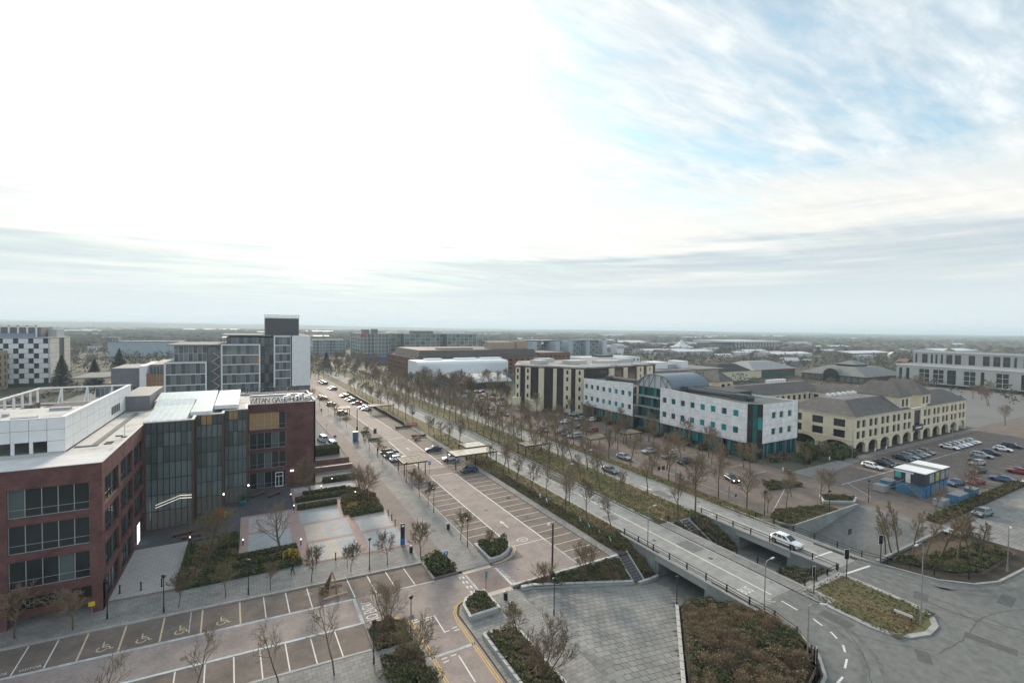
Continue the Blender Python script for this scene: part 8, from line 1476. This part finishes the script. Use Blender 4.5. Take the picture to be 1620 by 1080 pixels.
# ================================================================== PEOPLE
def person(lab, x, y, z, rz, jacket, legs, hair, stride=0.24, bag=None, h=1.75):
    t = thing('person', lab, 'person', (x,y,z), rz); s = h/1.75
    V = dict(pelvis=(0,0,0.95),waist=(0,0.0,1.1),chest=(0,0.01,1.32),neck=(0,0.02,1.49),head0=(0,0.035,1.56),head1=(0,0.04,1.68),
             hl=(0.09,0,0.90),kl=(0.10,stride*0.75,0.50),al=(0.10,stride*0.62,0.08),tl=(0.10,stride*0.62+0.16,0.03),hr=(-0.09,0,0.90),kr=(-0.10,-stride*0.15,0.50),ar=(-0.10,-stride*0.95,0.11),tr=(-0.10,-stride*0.95+0.15,0.03),
             sl=(0.19,0.0,1.42),el=(0.25,-0.06,1.16),wl=(0.24,0.04,0.93),fl=(0.235,0.08,0.84),sr=(-0.19,0.0,1.42),er=(-0.25,0.02,1.16),wr=(-0.22,0.16,0.96),fr=(-0.21,0.21,0.88))
    E = [('pelvis','waist'),('waist','chest'),('chest','neck'),('neck','head0'),('head0','head1'),('pelvis','hl'),('hl','kl'),('kl','al'),('al','tl'),('pelvis','hr'),('hr','kr'),('kr','ar'),('ar','tr'),('chest','sl'),('sl','el'),('el','wl'),('wl','fl'),('chest','sr'),('sr','er'),('er','wr'),('wr','fr')]
    Rd = dict(pelvis=0.15,waist=0.145,chest=0.17,neck=0.062,head0=0.085,head1=0.095,hl=0.095,kl=0.065,al=0.045,tl=0.035,hr=0.095,kr=0.065,ar=0.045,tr=0.035,sl=0.075,el=0.052,wl=0.038,fl=0.03,sr=0.075,er=0.052,wr=0.038,fr=0.03)
    ks = list(V); me = bpy.data.meshes.new('body'); me.from_pydata([tuple(c*s for c in V[k]) for k in ks], [(ks.index(a), ks.index(b)) for a, b in E], [])
    m_ = bpy.data.materials.new('clothes'); m_.use_nodes = True; tr_ = m_.node_tree; b = tr_.nodes['Principled BSDF']; b.inputs['Roughness'].default_value = 0.85; tcx = tr_.nodes.new('ShaderNodeTexCoord'); sp = tr_.nodes.new('ShaderNodeSeparateXYZ'); tr_.links.new(tcx.outputs['Object'], sp.inputs[0]); dv = tr_.nodes.new('ShaderNodeMath'); dv.operation = 'DIVIDE'; dv.inputs[1].default_value = 1.8*s; tr_.links.new(sp.outputs[2], dv.inputs[0])
    rp = tr_.nodes.new('ShaderNodeValToRGB'); rp.color_ramp.interpolation = 'CONSTANT'; e = rp.color_ramp.elements; e[0].position = 0; e[0].color = (0.02,0.02,0.02,1); e[1].position = 0.06; e[1].color = legs+(1,); q_ = e.new(0.49); q_.color = jacket+(1,); q_ = e.new(0.835); q_.color = (0.42,0.27,0.2,1); tr_.links.new(dv.outputs[0], rp.inputs[0]); tr_.links.new(rp.outputs[0], b.inputs['Base Color']); me.materials.append(m_)
    o = put('body', me, t, (0,0,0)); sm_ = o.modifiers.new('skin', 'SKIN'); sm_.use_smooth_shade = True
    for i, k in enumerate(ks): sv = me.skin_vertices[0].data[i]; sv.radius = (Rd[k]*s*(1.12 if k in ('chest','waist','pelvis') else 1), Rd[k]*s*(0.8 if k in ('chest','waist','pelvis') else 1)); sv.use_root = (k == 'pelvis')
    o.modifiers.new('sub', 'SUBSURF').levels = 2; o.modifiers['sub'].render_levels = 2
    MB().lathe(0,0.03*s,[(0.07*s,1.60*s),(0.112*s,1.66*s),(0.105*s,1.74*s),(0.05*s,1.79*s)],10).build('hair', mat('hair_%.2f' % hair[0], hair, 0.8, 0.1, 3), t, off=(0,-0.02,0), smooth=True)
    if bag: MB().box(0.2,0.32,-0.12,0.18,0.42,0.80).build('bag', mat('bag_%.2f' % bag[2], bag, 0.7, 0, 1), t, off=(0,0.05,0))
    return t
person('person in a dark jacket and light jeans walking across the footpath', 25.9, 45.6, 0.02, R(165), (0.012,0.016,0.03), (0.16,0.19,0.24), (0.02,0.015,0.01)); person('person in dark clothes carrying a turquoise bag by the plaza hedge', 4.6, 67.0, 0.13, R(95), (0.015,0.018,0.03), (0.02,0.02,0.025), (0.03,0.02,0.015), bag=(0.02,0.35,0.4))
person('person in a blue coat walking at the far crossing', 28.2, 138.6, 0.12, R(20), (0.03,0.07,0.16), (0.03,0.03,0.04), (0.05,0.03,0.02)); person('person in pale trousers beside the kiosk', 26.7, 139.4, 0.12, R(200), (0.12,0.06,0.05), (0.35,0.33,0.3), (0.06,0.04,0.02)); person('person in black standing by the parked estate', 28.3, 121.4, 0.12, R(120), (0.02,0.02,0.02), (0.03,0.03,0.035), (0.02,0.015,0.01), 0.05); person('distant person in blue walking along the promenade', 24.8+bx(189), 189, 0.12, R(170), (0.04,0.08,0.2), (0.03,0.03,0.05), (0.04,0.03,0.02))
